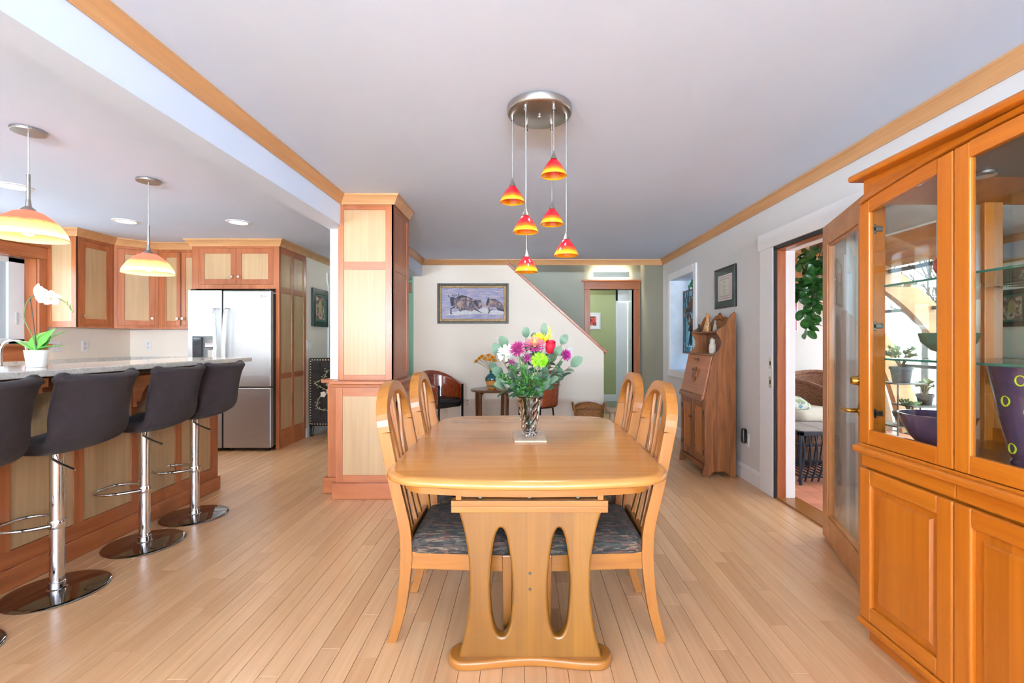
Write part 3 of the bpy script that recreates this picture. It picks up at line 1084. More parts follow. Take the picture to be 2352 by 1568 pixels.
prof = [(0, 0), (0, -0.25), (0.025, -0.25), (0.025, -0.215), (0.05, -0.215), (0.062, -0.16), (0.09, -0.115), (0.13, -0.085), (0.17, -0.075), (0.17, -0.045), (0.20, -0.045), (0.20, 0)]
for y in (3.49, 3.10, 2.315, 1.53, 0.75):
    obj('corbel', MB().loft([[(-2.56 + a, y - 0.022, 1.055 + b2) for a, b2 in prof], [(-2.56 + a, y + 0.022, 1.055 + b2) for a, b2 in prof]]), cherry('x'), isl, bevel=0.002)
obj('sub_top', MB().box(-2.90, -2.40, YS, YE - 0.02, 1.03, 1.058), plain('dark_ply', (88, 56, 34), 0.6), isl)
tag(obj('granite_worktop', MB().box(-2.86, -2.295, 0.55, 3.975, 1.066, 1.099), GR, bevel=0.006), 'speckled granite bar top on the kitchen island', 'worktop')
tag(obj('island_worktop', MB().box(-3.55, -2.90, 0.55, 3.95, 0.90, 0.93), GR, bevel=0.006), 'lower granite worktop on the cooking side of the island', 'worktop')
kc = thing('island_cabinet', 'base cabinet under the lower island worktop', 'cabinet', (-3.2, 2.2, 0))
obj('body', MB().box(-3.50, -2.93, 0.6, 3.93, 0.08, 0.90), cherry('z'), kc, bevel=0.003)
obj('toe_kick', MB().box(-3.44, -2.95, 0.65, 3.9, 0, 0.08), cherry('y'), kc)

# ---------------------------------------------------------------- kitchen cabinets
KN = plain('knob_nickel', (214, 208, 198), 0.25, 1.0, var=0.02)


def cab_door(P, u0, u1, v0, v1, d, parent, knob=None, sw_=0.058, rail=0.06, name='door', panel=True):
    """frame-and-panel door on plane P; returns door object (its knob is a child)"""
    m = MB()
    P.slab(m, u0, u0 + sw_, v0, v1, d - 0.02, d)
    P.slab(m, u1 - sw_, u1, v0, v1, d - 0.02, d)
    P.slab(m, u0 + sw_, u1 - sw_, v1 - rail, v1, d - 0.02, d - 0.0005)
    P.slab(m, u0 + sw_, u1 - sw_, v0, v0 + rail, d - 0.02, d - 0.0005)
    o = obj(name, m, cherry('z'), parent, bevel=0.0015)
    if panel:
        m = MB(); P.slab(m, u0 + sw_, u1 - sw_, v0 + rail, v1 - rail, d - 0.02, d - 0.010)
        obj('panel', m, maple('z'), o)
    if knob:
        ku, kv = knob
        q = P.p(ku, kv, d)
        m = MB()
        ax = P.N
        m.tube([q, q + ax * 0.012, q + ax * 0.014, q + ax * 0.026], [0.006, 0.006, 0.013, 0.014], 10)
        obj('knob', m, KN, o)
    return o


# wall cabinet on the left wall, its end panel towards the room
c1 = thing('wall_cabinet', 'cherry wall cabinet with maple panels next to the sink window', 'cabinet', (-4.76, 5.06, 1.379), 'kitchen wall cabinets')
ZU = 2.33
obj('body', MB().box(-4.928, -4.612, 4.852, 5.27, 1.38, ZU), cherry('z'), c1)
pe = Plane((-4.928, 4.84, 0), (1, 0, 0), (0, -1, 0))
m = MB(); pe.slab(m, 0.06, 0.27, 1.44, 2.26, -0.012, -0.008); obj('end_panel', m, maple('z'), c1)
m = MB()
for a, b2 in ((0, 0.06), (0.27, 0.328)): pe.slab(m, a, b2, 1.379, ZU, -0.012, 0)
pe.slab(m, 0.06, 0.27, 1.379, 1.44, -0.012, 0); pe.slab(m, 0.06, 0.27, 2.26, ZU, -0.012, 0)
obj('end_frame', m, cherry('z'), c1, bevel=0.0015)
p2 = Plane((-4.60, 4.84, 0), (0, 1, 0), (1, 0, 0))
m = MB()
p2.slab(m, 0, 0.03, 1.379, ZU, -0.012, 0); p2.slab(m, 0.40, 0.44, 1.379, ZU, -0.012, 0)
p2.slab(m, 0.03, 0.40, 1.379, 1.41, -0.012, 0); p2.slab(m, 0.03, 0.40, 2.285, ZU, -0.012, 0)
obj('face_frame', m, cherry('z'), c1, bevel=0.0015)
cab_door(p2, 0.032, 0.398, 1.412, 2.283, 0.0, c1, knob=(0.062, 1.50))
# diagonal corner cabinet
c2 = thing('wall_cabinet', 'diagonal corner wall cabinet between the two cabinet runs', 'cabinet', (-4.7, 5.66, 1.379), 'kitchen wall cabinets')
obj('body', MB().prism([(-4.928, 5.272), (-4.612, 5.285), (-4.325, 5.572), (-4.325, 5.888), (-4.928, 5.888)], 'z', 1.38, ZU), cherry('z'), c2)
dd = 0.28 * math.sqrt(2)
p3 = Plane((-4.60, 5.28, 0), (1, 1, 0), (1, -1, 0))
m = MB()
p3.slab(m, 0, 0.03, 1.379, ZU, -0.012, 0); p3.slab(m, dd - 0.03, dd, 1.379, ZU, -0.012, 0)
p3.slab(m, 0.03, dd - 0.03, 1.379, 1.41, -0.012, 0); p3.slab(m, 0.03, dd - 0.03, 2.285, ZU, -0.012, 0)
obj('face_frame', m, cherry('z'), c2, bevel=0.0015)
cab_door(p3, 0.032, dd - 0.032, 1.412, 2.283, 0.0, c2, knob=(dd - 0.062, 1.50))
# cabinet on the back wall
c3 = thing('wall_cabinet', 'cherry wall cabinet between the corner and the refrigerator', 'cabinet', (-4.05, 5.72, 1.379), 'kitchen wall cabinets')
obj('body', MB().box(-4.318, -3.79, 5.572, 5.888, 1.38, ZU), cherry('z'), c3)
p4 = Plane((-4.32, 5.56, 0), (1, 0, 0), (0, -1, 0))
m = MB()
for a, b2 in ((0, 0.035), (0.255, 0.275), (0.50, 0.535)): p4.slab(m, a, b2, 1.379, ZU, -0.012, 0)
p4.slab(m, 0.035, 0.50, 1.379, 1.412, -0.012, -0.0004); p4.slab(m, 0.035, 0.50, 2.285, ZU, -0.012, -0.0004)
obj('face_frame', m, cherry('z'), c3, bevel=0.0015)
cab_door(p4, 0.037, 0.264, 1.414, 2.283, 0.0, c3, knob=(0.235, 1.50), sw_=0.05)
cab_door(p4, 0.267, 0.498, 1.414, 2.283, 0.0, c3, knob=(0.295, 1.50), sw_=0.05)
# crown along the run
CR2 = [(0, -0.06), (0, -0.075), (0.012, -0.078), (0.018, -0.066), (0.05, -0.02), (0.062, -0.014), (0.062, 0), (0, 0)]
m = MB()
crown(m, (-4.928, 4.84), (-4.60, 4.84), (0, -1), 0, 1, prof=CR2)
crown(m, (-4.60, 4.84), (-4.60, 5.28), (1, 0), 1, -0.414, prof=CR2)
crown(m, (-4.60, 5.28), (-4.32, 5.56), (0.7071, -0.7071), -0.414, -0.414, prof=CR2)
crown(m, (-4.32, 5.56), (-3.78, 5.56), (0, -1), -0.414, 0, prof=CR2)
struct('trim_7', m, trimw('x'), label='pale wood crown moulding above the wall cabinets')

# refrigerator surround: bridge cabinet and the tall side panel
sr_ = thing('refrigerator_surround', 'tall cherry surround with a two-door cabinet above the refrigerator', 'cabinet', (-3.28, 5.6, 0))
obj('bridge_body', MB().box(-3.765, -2.83, 5.378, 5.885, 1.835, ZU), cherry('z'), sr_)
obj('side_panel', MB().box(-3.785, -3.765, 5.37, 5.885, 0, ZU), cherry('z'), sr_, bevel=0.002)
p5 = Plane((-3.785, 5.365, 0), (1, 0, 0), (0, -1, 0))
m = MB()
for a, b2 in ((0, 0.075), (0.925, 0.995)): p5.slab(m, a, b2, 1.831, 2.35, -0.014, 0)
p5.slab(m, 0.075, 0.925, 1.831, 1.879, -0.014, 0); p5.slab(m, 0.075, 0.925, 2.295, 2.35, -0.014, 0)
obj('face_frame', m, cherry('z'), sr_, bevel=0.0015)
for a, b2 in ((0.957, 0.995), (0, 0.02)):
    m = MB(); p5.slab(m, a, b2, 0, 1.831, -0.014, 0); obj('stile', m, cherry('z'), sr_, bevel=0.0015)
cab_door(p5, 0.077, 0.498, 1.881, 2.293, 0.0, sr_, knob=(0.462, 1.967))
cab_door(p5, 0.502, 0.923, 1.881, 2.293, 0.0, sr_, knob=(0.538, 1.967))
obj('tall_panel', MB().box(-2.83, -2.803, 5.366, 6.03, 0, ZU), cherry('z'), sr_)
p6 = Plane((-2.79, 5.366, 0), (0, 1, 0), (1, 0, 0))
vs = [(0.213, 0.80), (0.862, 1.79), (1.86, 2.24)]
for v0, v1 in vs:
    for u0, u1 in ((0.045, 0.29), (0.345, 0.595)):
        m = MB(); p6.slab(m, u0, u1, v0, v1, -0.013, -0.007); obj('panel', m, maple('z'), sr_)
for u0, u1 in ((0, 0.045), (0.29, 0.345), (0.595, 0.664)):
    m = MB(); p6.slab(m, u0, u1, 0.0, 2.35, -0.013, 0); obj('stile', m, cherry('z'), sr_, bevel=0.0015)
for v0, v1 in ((0, 0.213), (0.80, 0.862), (1.79, 1.86), (2.24, 2.35)):
    for u0, u1 in ((0.045, 0.29), (0.345, 0.595)):
        m = MB(); p6.slab(m, u0, u1, v0, v1, -0.013, -0.0006); obj('rail', m, cherry('y'), sr_, bevel=0.0015)
m = MB()
crown(m, (-3.785, 5.365), (-2.79, 5.365), (0, -1), 1, 1, prof=CR2)
crown(m, (-2.79, 5.365), (-2.79, 6.03), (1, 0), 1, 0, prof=CR2)
crown(m, (-2.80, 6.03), (-2.80, 9.0), (1, 0), 0, 0, prof=CR2)
struct('trim_8', m, trimw('x'), label='pale wood crown moulding above the refrigerator and pantry panel')

# ---------------------------------------------------------------- base run along the kitchen walls (mostly hidden by the island)
bc = thing('base_cabinet', 'cherry base cabinets along the kitchen walls behind the island', 'cabinet', (-4.6, 4.4, 0))
obj('body', MB().box(-4.92, -4.33, 2.2, 5.88, 0.1, 0.90).box(-4.33, -3.80, 5.29, 5.88, 0.1, 0.90), cherry('z'), bc, bevel=0.003)
obj('toe_kick', MB().box(-4.92, -4.40, 2.2, 5.88, 0, 0.1).box(-4.33, -3.82, 5.35, 5.88, 0, 0.1), cherry('y'), bc)
for k in range(6):
    pbk = Plane((-4.33, 2.25 + k * 0.5, 0), (0, 1, 0), (1, 0, 0))
    cab_door(pbk, 0.02, 0.48, 0.14, 0.86, 0.022, bc, knob=(0.44, 0.80))
wt = tag(obj('worktop', MB().box(-4.928, -4.29, 2.2, 5.888, 0.902, 0.932).box(-4.29, -3.79, 5.25, 5.888, 0.902, 0.932), GR, bevel=0.004), 'granite worktop with a low splash along the kitchen walls', 'worktop')
obj('backsplash', MB().box(-4.928, -4.91, 2.2, 5.888, 0.932, 1.04).box(-4.91, -3.79, 5.87, 5.888, 0.932, 1.04), GR, wt, bevel=0.002)

# faucet at the sink window
fc = thing('faucet', 'chrome gooseneck faucet at the sink window', 'faucet', (-4.78, 4.30, 0.933))
obj('base', MB().lathe([(0.028, 0.0), (0.028, 0.01), (0.016, 0.02), (0.014, 0.06)], (-4.78, 4.30, 0.933), 14), CHROME, fc)
obj('spout', MB().tube(smooth_path([(-4.78, 4.30, 0.99), (-4.78, 4.30, 1.16), (-4.75, 4.33, 1.235), (-4.69, 4.38, 1.235), (-4.665, 4.40, 1.19), (-4.66, 4.405, 1.14)], 5), 0.012, 10), CHROME, fc)
obj('lever', MB().tube([(-4.78, 4.30, 0.985), (-4.74, 4.25, 1.02)], 0.007, 8), CHROME, fc)

# ---------------------------------------------------------------- refrigerator
STEEL, nt, b = new('stainless_steel')
v = coords(nt, False, (1.0, 1.0, 90.0))
f = noise(nt, v, 3, 3)
nt.links.new(ramp(nt, f, [(0.3, lin((166, 166, 166))), (0.7, lin((174, 172, 169)))]), b.inputs['Base Color'])
b.inputs['Metallic'].default_value = 1.0
b.inputs['Roughness'].default_value = 0.38
b.inputs['Anisotropic'].default_value = 0.5
fg_ = thing('refrigerator', 'stainless steel side-by-side refrigerator with an ice dispenser', 'refrigerator', (-3.28, 5.55, 0))
DK = plain('fridge_grey', (70, 72, 74), 0.5, 0.2)
obj('cabinet_body', MB().box(-3.74, -2.838, 5.315, 5.87, 0.05, 1.775), DK, fg_, bevel=0.006)
fd = obj('freezer_door', MB().box(-3.748, -3.372, 5.25, 5.308, 1.29, 1.80).box(-3.748, -3.372, 5.25, 5.308, 0.04, 0.98)
         .box(-3.748, -3.70, 5.25, 5.308, 0.98, 1.29).box(-3.432, -3.372, 5.25, 5.308, 0.98, 1.29), STEEL, fg_)
dp = obj('dispenser', MB().box(-3.70, -3.432, 5.30, 5.31, 0.98, 1.29), plain('dispenser_grey', (128, 130, 128), 0.4, 0.4), fd)
obj('control_panel', MB().box(-3.70, -3.612, 5.256, 5.30, 0.99, 1.278), plain('black_gloss', (26, 28, 30), 0.1, coat=0.5), dp, bevel=0.003)
obj('spout', MB().box(-3.575, -3.465, 5.262, 5.30, 1.16, 1.255), CHROME, dp, bevel=0.008)
obj('paddle', MB().box(-3.555, -3.485, 5.275, 5.30, 1.03, 1.14), NICKEL, dp, bevel=0.008)
obj('drip_tray', MB().box(-3.70, -3.432, 5.253, 5.30, 0.98, 0.995), BLACK, dp)
rd = obj('door', MB().box(-3.36, -2.824, 5.25, 5.308, 0.722, 1.80), STEEL, fg_, bevel=0.01)
obj('door', MB().box(-3.36, -2.824, 5.25, 5.308, 0.04, 0.714), STEEL, fg_, bevel=0.01)
obj('door_edge', MB().box(-3.372, -3.36, 5.262, 5.31, 0.05, 1.79), BLACK, fg_)
for xx in (-2.90, -3.73):
    obj('hinge', MB().box(xx, xx + 0.06, 5.26, 5.36, 1.80, 1.818), BLACK, fg_, bevel=0.004)
for xc, par, off in ((-3.415, fd, -0.02), (-3.315, rd, 0.02)):
    path = smooth_path([(xc + off, 5.25, 1.60), (xc + off * 0.6, 5.205, 1.57), (xc, 5.195, 1.3), (xc - off * 0.4, 5.195, 1.0), (xc, 5.205, 0.76), (xc, 5.25, 0.73)], 6)
    obj('handle', MB().sweep(path, lambda i: (Vector((0.017, 0, 0)), Vector((0, 0.009, 0.004)))), plain('handle_metal', (228, 228, 228), 0.22, 1.0, var=0.01), par, bevel=0.004)
for xx in (-3.62, -3.30, -2.90):
    obj('foot', MB().lathe([(0.02, 0), (0.02, 0.045)], (xx, 5.32, 0), 10), BLACK, fg_)
obj('toe_grille', MB().box(-3.73, -2.85, 5.36, 5.37, 0.02, 0.06), BLACK, fg_)
lg = text_mb('LG', 0.026, 0.0006)
obj('logo', on(lg, lambda x, y, z: (-2.885 + x, 5.2490 - z, 1.725 + y)), plain('logo_grey', (120, 118, 118), 0.4, 0.5), rd, smooth=False)
ring = MB().tube([(-2.925 + 0.012 * math.cos(a * PI / 8), 5.2490, 1.7345 + 0.012 * math.sin(a * PI / 8)) for a in range(16)], 0.0022, 6, closed=True)
obj('logo', ring, plain('logo_grey', (120, 118, 118), 0.4, 0.5), rd)

# ---------------------------------------------------------------- outlets and switches
def outlet(P, u, v, label, parent=None, w_=0.072, h_=0.115, typ='outlet'):
    q = P.p(u, v, 0)
    t = thing('wall_outlet' if typ == 'outlet' else 'light_switch', label, typ, q)
    m = MB(); P.slab(m, u - w_ / 2, u + w_ / 2, v - h_ / 2, v + h_ / 2, 0.0005, 0.006)
    obj('plate', m, PLATE, t, bevel=0.002)
    SL = plain('socket_shadow', (205, 200, 194), 0.5)
    if typ == 'outlet':
        for dv in (-0.025, 0.025):
            m = MB(); P.slab(m, u - 0.016, u + 0.016, v + dv - 0.015, v + dv + 0.015, 0.005, 0.0072)
            obj('socket', m, SL, t, bevel=0.002)
    else:
        k = max(1, round(w_ / 0.05) - 0)
        for j in range(k):
            uu = u - w_ / 2 + w_ * (j + 0.5) / k
            m = MB(); P.slab(m, uu - 0.008, uu + 0.008, v - 0.018, v + 0.018, 0.005, 0.010)
            obj('toggle', m, SL, t, bevel=0.002)
    return t


pL = Plane((-4.93, 0, 0), (0, 1, 0), (1, 0, 0))
pK = Plane((0, 5.89, 0), (1, 0, 0), (0, -1, 0))
pBk = Plane((0, YB, 0), (1, 0, 0), (0, -1, 0))
pPs = Plane((-2.80, 0, 0), (0, 1, 0), (1, 0, 0))
pRt = Plane((XR, 0, 0), (0, 1, 0), (-1, 0, 0))
outlet(pL, 4.94, 1.18, 'white double switch plate right of the sink window', typ='switch', w_=0.13)
outlet(pL, 5.28, 1.18, 'white outlet on the left kitchen wall under the cabinet door')
outlet(pK, -4.70, 1.18, 'white outlet left of the refrigerator on the kitchen wall')
outlet(pPs, 6.13, 1.185, 'white switch plate under the framed picture in the passage', typ='switch', w_=0.14)
outlet(pBk, 0.66, 1.09, 'white light switch on the back wall behind the bouquet', typ='switch')
outlet(pBk, -0.80, 0.36, 'white outlet low on the back wall by the side table')
ou = outlet(pRt, 4.17, 0.36, 'white outlet low on the right wall beside the desk')
ad = tag(obj('power_adapter', MB().box(XR - 0.05, XR - 0.008, 4.155, 4.20, 0.33, 0.46), plain('black_plastic', (20, 20, 22), 0.4), bevel=0.012), 'black power adapter plugged in beside the wooden desk', 'adapter')

# ---------------------------------------------------------------- lamps of the kitchen
def can_light(x, y, label):
    t = thing('recessed_light', label, 'ceiling light', (x, y, ZC), 'recessed kitchen lights')
    obj('trim_ring', MB().lathe([(0.075, -0.004), (0.082, -0.008), (0.108, -0.004), (0.110, 0.0)], (x, y, ZC), 32, False), WHITE, t)
    e = plain('lamp_glow', (255, 250, 240), 0.5, emis=14, var=0)
    obj('lens', MB().lathe([(0.078, -0.005), (0.04, -0.0055)], (x, y, ZC), 32), e, t)
    s = point('recessed_lamp', (x, y, ZC - 0.03), 26, (1.0, 0.90, 0.78), 0.07, 'SPOT')


can_light(-3.81, 3.51, 'recessed ceiling light nearest the left edge of the picture')
can_light(-3.84, 4.54, 'recessed ceiling light left of the farther kitchen pendant')
can_light(-2.774, 4.574, 'recessed ceiling light in front of the refrigerator')


def kitchen_pendant(x, y, zr, r, h, label, i):
    t = thing('pendant_lamp', label, 'pendant lamp', (x, y, zr), 'glass pendants over the island')
    obj('canopy', MB().lathe([(0.075, ZC - zr - 0.018), (0.075, ZC - zr - 0.001)], (x, y, zr), 32), NICKEL, t, bevel=0.003)
    obj('cord', MB().tube([(x, y, ZC - 0.015), (x, y, zr + h + 0.19)], 0.0028, 6), plain('cord_silver', (190, 188, 184), 0.4, 0.5), t)
    obj('stem', MB().lathe([(0.009, h + 0.05), (0.009, h + 0.2)], (x, y, zr), 12), NICKEL, t)
    obj('cap', MB().lathe([(0.034, h - 0.008), (0.032, h + 0.005), (0.014, h + 0.022), (0.010, h + 0.06)], (x, y, zr), 20), NICKEL, t)
    g = art_glass('pendant_glass_%d' % i, (255, 240, 200), (252, 186, 110), (222, 66, 56), -0.15 * h, 1.05 * h, 0.0, 0.7)
    prof = [(r, 0.0), (r * 0.985, 0.02), (r * 0.93, 0.27 * h), (r * 0.80, 0.5 * h), (r * 0.60, 0.74 * h), (r * 0.38, 0.92 * h), (0.03, h)]
    obj('shade', MB().lathe(prof, (x, y, zr), 40, False), g, t, ang=70)
    obj('rim', MB().tube([(x + r * math.cos(2 * PI * i / 40), y + r * math.sin(2 * PI * i / 40), zr) for i in range(40)], 0.003, 6, closed=True), g, t)
    obj('bulb', MB().ball((x, y, zr + 0.045), 0.034), plain('bulb_glow', (255, 240, 214), 0.5, emis=22, var=0), t)
    obj('socket', MB().lathe([(0.018, 0.075), (0.018, h - 0.01)], (x, y, zr), 12), WHITE, t)
    point('pendant_lamp_light', (x, y, zr + 0.045), 22, (1.0, 0.86, 0.68), 0.04)


kitchen_pendant(-2.708, 2.57, 1.800, 0.166, 0.150, 'red and yellow glass pendant over the near part of the island', 1)
kitchen_pendant(-2.69, 3.37, 1.722, 0.155, 0.142, 'red and yellow glass pendant over the far part of the island', 2)

# ---------------------------------------------------------------- orchid on the bar top
ox, oy = -2.58, 2.49
orc = thing('orchid', 'white moth orchid in a white pot on the granite bar top', 'plant', (ox, oy, 1.10))
obj('pot', MB().lathe([(0.036, 0), (0.038, 0.002), (0.049, 0.088), (0.050, 0.09), (0.045, 0.09), (0.043, 0.075)], (ox, oy, 1.10), 28), plain('pot_white', (244, 242, 240), 0.3, var=0.01), orc)
obj('potting_bark', MB().lathe([(0.043, 0.072), (0.02, 0.078)], (ox, oy, 1.10), 16), plain('moss', (140, 120, 84), 0.9, var=0.4, nscale=60), orc)
LEAF = plain('orchid_leaf', (96, 168, 66), 0.35, var=0.2, nscale=12)


def leaf_mb(L, wd, curl=0.25, fold=0.15, nu=8, nv=4):
    def fn(u, v):
        s = math.sin(PI * min(u * 0.92 + 0.08, 1)) ** 0.6 * wd / 2 * (1 if u < 0.97 else 0.4)
        q = (v - 0.5) * 2
        return (q * s, u * L, -curl * L * u * u + fold * abs(q) * s)
    return MB().grid(fn, nu, nv)


for k, (az, tilt, L, wd) in enumerate([(-35, 62, 0.15, 0.085), (22, 68, 0.13, 0.085), (75, 38, 0.15, 0.075), (-70, 30, 0.12, 0.07), (-12, 74, 0.14, 0.08)]):
    m = leaf_mb(L, wd, 0.35)
    o = obj('leaf', m, LEAF, orc, solid=0.002)
    o.matrix_local = Matrix.Translation((0, 0, 0.085)) @ Euler((0, 0, R(az))).to_matrix().to_4x4() @ Euler((R(tilt), 0, 0)).to_matrix().to_4x4() @ Matrix.Translation(org_of(orc))
stem = smooth_path([(ox, oy, 1.18), (ox - 0.02, oy, 1.26), (ox - 0.055, oy - 0.01, 1.36), (ox - 0.035, oy - 0.01, 1.45), (ox + 0.03, oy - 0.01, 1.49), (ox + 0.10, oy - 0.01, 1.475), (ox + 0.16, oy, 1.435), (ox + 0.19, oy, 1.39)], 5)
obj('flower_stem', MB().tube(stem, 0.0028, 6), plain('stem_green', (104, 116, 66), 0.6), orc)
obj('support_stake', MB().tube([(ox - 0.005, oy + 0.01, 1.17), (ox - 0.045, oy + 0.01, 1.475)], 0.0025, 6), plain('stake', (70, 60, 50), 0.7), orc)
PET = plain('orchid_petal', (250, 248, 250), 0.5, var=0.02)
pm = leaf_mb(0.042, 0.036, 0.15, 0.1, 6, 4)
for (fx, fz, ry) in ((ox + 0.045, 1.485, 0), (ox + 0.065, 1.472, 20), (ox + 0.10, 1.463, 35), (ox + 0.03, 1.50, -15)):
    q = MB()
    for a in (0, 72, 144, 216, 288):
        q.add(pm, Matrix.Translation((fx, oy - 0.025, fz)) @ Matrix.Rotation(R(ry), 4, 'Z') @ Matrix.Rotation(R(90), 4, 'X') @ Matrix.Rotation(R(a), 4, 'Z'))
    b_ = obj('blossom', q, PET, orc)
    obj('lip', MB().ball((fx, oy - 0.03, fz - 0.003), 0.007, 0.008, 0.009, 8, 6), plain('orchid_lip', (236, 206, 150), 0.5), b_)
for t_ in (0.86, 0.93, 1.0):
    p = stem[int(t_ * (len(stem) - 1))]
    obj('bud', MB().ball((p[0], p[1], p[2] + 0.006), 0.005, 0.005, 0.008, 8, 6), plain('bud_green', (150, 160, 90), 0.6), orc)

# ---------------------------------------------------------------- dining table
def rrect(a, b, r, n=8):
    pts = []
    for cx, cy, s in ((a - r, b - r, 0), (-a + r, b - r, 90), (-a + r, -b + r, 180), (a - r, -b + r, 270)):
        for k in range(n + 1):
            t = R(s + 90 * k / n)
            pts.append((cx + r * math.cos(t), cy + r * math.sin(t)))
    return pts


def dense(pts, d=0.04):
    out = []
    for i, p in enumerate(pts):
        q = pts[(i + 1) % len(pts)]
        L = math.hypot(q[0] - p[0], q[1] - p[1])
        n = max(1, int(L / d))
        for k in range(n):
            out.append((p[0] + (q[0] - p[0]) * k / n, p[1] + (q[1] - p[1]) * k / n))
    return out


def inset(pts, d):
    out = []
    n = len(pts)
    for i in range(n):
        p, q = pts[i - 1], pts[(i + 1) % n]
        t = Vector((q[0] - p[0], q[1] - p[1])).normalized()
        out.append((pts[i][0] - t.y * d, pts[i][1] + t.x * d))
    return out


TX, TY = 0.014, 2.42
A, Bh = 0.548, 0.685
outl = []
for x, y in dense(rrect(A, Bh, 0.13)):
    x2 = x + math.copysign(0.016, x) * max(0, 1 - (y / Bh) ** 2) * min(1, abs(x) / A * 1.2)
    y2 = y + math.copysign(0.075, y) * max(0, 1 - (x / A) ** 2) * (abs(y) / Bh) ** 3
    outl.append((TX + x2, TY + y2))
TOPW = wood('table_top_wood', (182, 118, 56), (200, 141, 78), 'x', 0.26, 0.5, strips=('y', 0.105, 0.10), coat=0.15, contrast=0.8)
tb = thing('dining_table', 'long honey-coloured dining table with rounded corners and cut-out pedestals', 'table', (TX, TY, 0))
rings = []
for d, z in ((0.040, 0.705), (0.016, 0.705), (0.004, 0.711), (0.0, 0.721), (0.005, 0.731), (0.016, 0.738), (0.030, 0.740)):
    rings.append([(p[0], p[1], z) for p in inset(outl, d)])
obj('table_top', MB().loft(rings), TOPW, tb, ang=50)
rings = []
for d, z in ((0.095, 0.663), (0.072, 0.663), (0.072, 0.705), (0.095, 0.705), (0.095, 0.663)):
    rings.append([(p[0], p[1], z) for p in inset(outl, d)])
obj('apron', MB().loft(rings, False), honey('x'), tb, ang=30)
# extension slides under the top
obj('slide_board', MB().box(-0.272, 0.316, 1.757, 1.80, 0.6185, 0.641), honey('x'), tb, bevel=0.002)
obj('slide_board', MB().box(-0.272, 0.316, 1.760, 1.80, 0.5955, 0.6175), honey('x'), tb, bevel=0.002)
for xx in (-0.256, 0.278):
    obj('slide_rail', MB().box(xx, xx + 0.022, 1.765, 3.07, 0.641, 0.664), honey('y'), tb, bevel=0.002)
    obj('slide_rail', MB().box(xx, xx + 0.022, 1.80, 3.05, 0.597, 0.641), honey('y'), tb, bevel=0.002)
obj('slide_board', MB().box(-0.272, 0.316, 3.04, 3.08, 0.5955, 0.641), honey('x'), tb, bevel=0.002)
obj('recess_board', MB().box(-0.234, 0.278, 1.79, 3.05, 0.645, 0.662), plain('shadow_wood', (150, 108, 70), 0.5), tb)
for xx in (-0.165, 0.022, 0.205):
    obj('bolt', MB().tube([(xx, 1.779, 0.652), (xx, 1.79, 0.652)], [0.009, 0.011], 10), plain('steel_bolt', (92, 88, 82), 0.45, 1.0), tb)
PCX = 0.024


def ped_outline():
    L, Rr = [], []
    n = 24
    for k in range(n + 1):
        z = 0.032 + (0.597 - 0.032) * k / n
        q = abs((z - 0.31) / 0.283)
        wv = 0.222 + 0.045 * q ** 2.2
        L.append((-wv, z)); Rr.append((wv, z))
    return Rr + list(reversed(L))


def ped_hole(c):
    pts = []
    for k in range(36):
        t = 2 * PI * k / 36
        ex = 0.78
        cx = math.copysign(abs(math.cos(t)) ** ex, math.cos(t))
        sz = math.copysign(abs(math.sin(t)) ** ex, math.sin(t))
        z = 0.316 + 0.217 * sz
        pts.append((c + (0.052 - 0.012 * max(0, sz)) * cx + math.copysign(0.004, -c) * (1 - sz) * 0.5, z))
    return pts


pm_ = flat(ped_outline(), [ped_hole(-0.112), ped_hole(0.112)], 0.05, 0.009, 2)
for yy in (1.82, 3.02):
    obj('pedestal', on(pm_, lambda x, y, z: (PCX + x, yy + z, y)), wood('pedestal_wood', (122, 76, 18), (142, 95, 28), 'z', 0.28, 0.6, strips=('x', 0.088, 0.22), coat=0.3), tb, ang=60)
fo_ = []
n = 40
for k in range(n + 1):
    x = -0.255 + 0.51 * k / n
    fo_.append((x, -0.056 + 0.026 * math.cos(x / 0.255 * PI / 2) ** 2))
for k in range(1, 12):
    t = -PI / 2 + PI * k / 12
    fo_.append((0.255 + 0.056 * math.cos(t), 0.056 * math.sin(t)))
for k in range(n + 1):
    x = 0.255 - 0.51 * k / n
    fo_.append((x, 0.056 - 0.026 * math.cos(x / 0.255 * PI / 2) ** 2))
for k in range(1, 12):
    t = PI / 2 + PI * k / 12
    fo_.append((-0.255 + 0.056 * math.cos(t), 0.056 * math.sin(t)))
fm = flat(fo_, [], 0.034, 0.010, 3)
for yy in (1.825, 3.015):
    obj('foot', on(fm, lambda x, y, z: (PCX + x * 0.985, yy + y, 0.017 + z)), honey('x'), tb, ang=60)
obj('stretcher', MB().box(0.0, 0.048, 1.845, 2.995, 0.25, 0.40), honey('y'), tb, bevel=0.006)
for z in (0.352, 0.291):
    obj('bolt', MB().tube([(PCX, 1.7935, z), (PCX, 1.799, z)], [0.006, 0.007], 10), plain('steel_bolt', (92, 88, 82), 0.45, 1.0), tb)

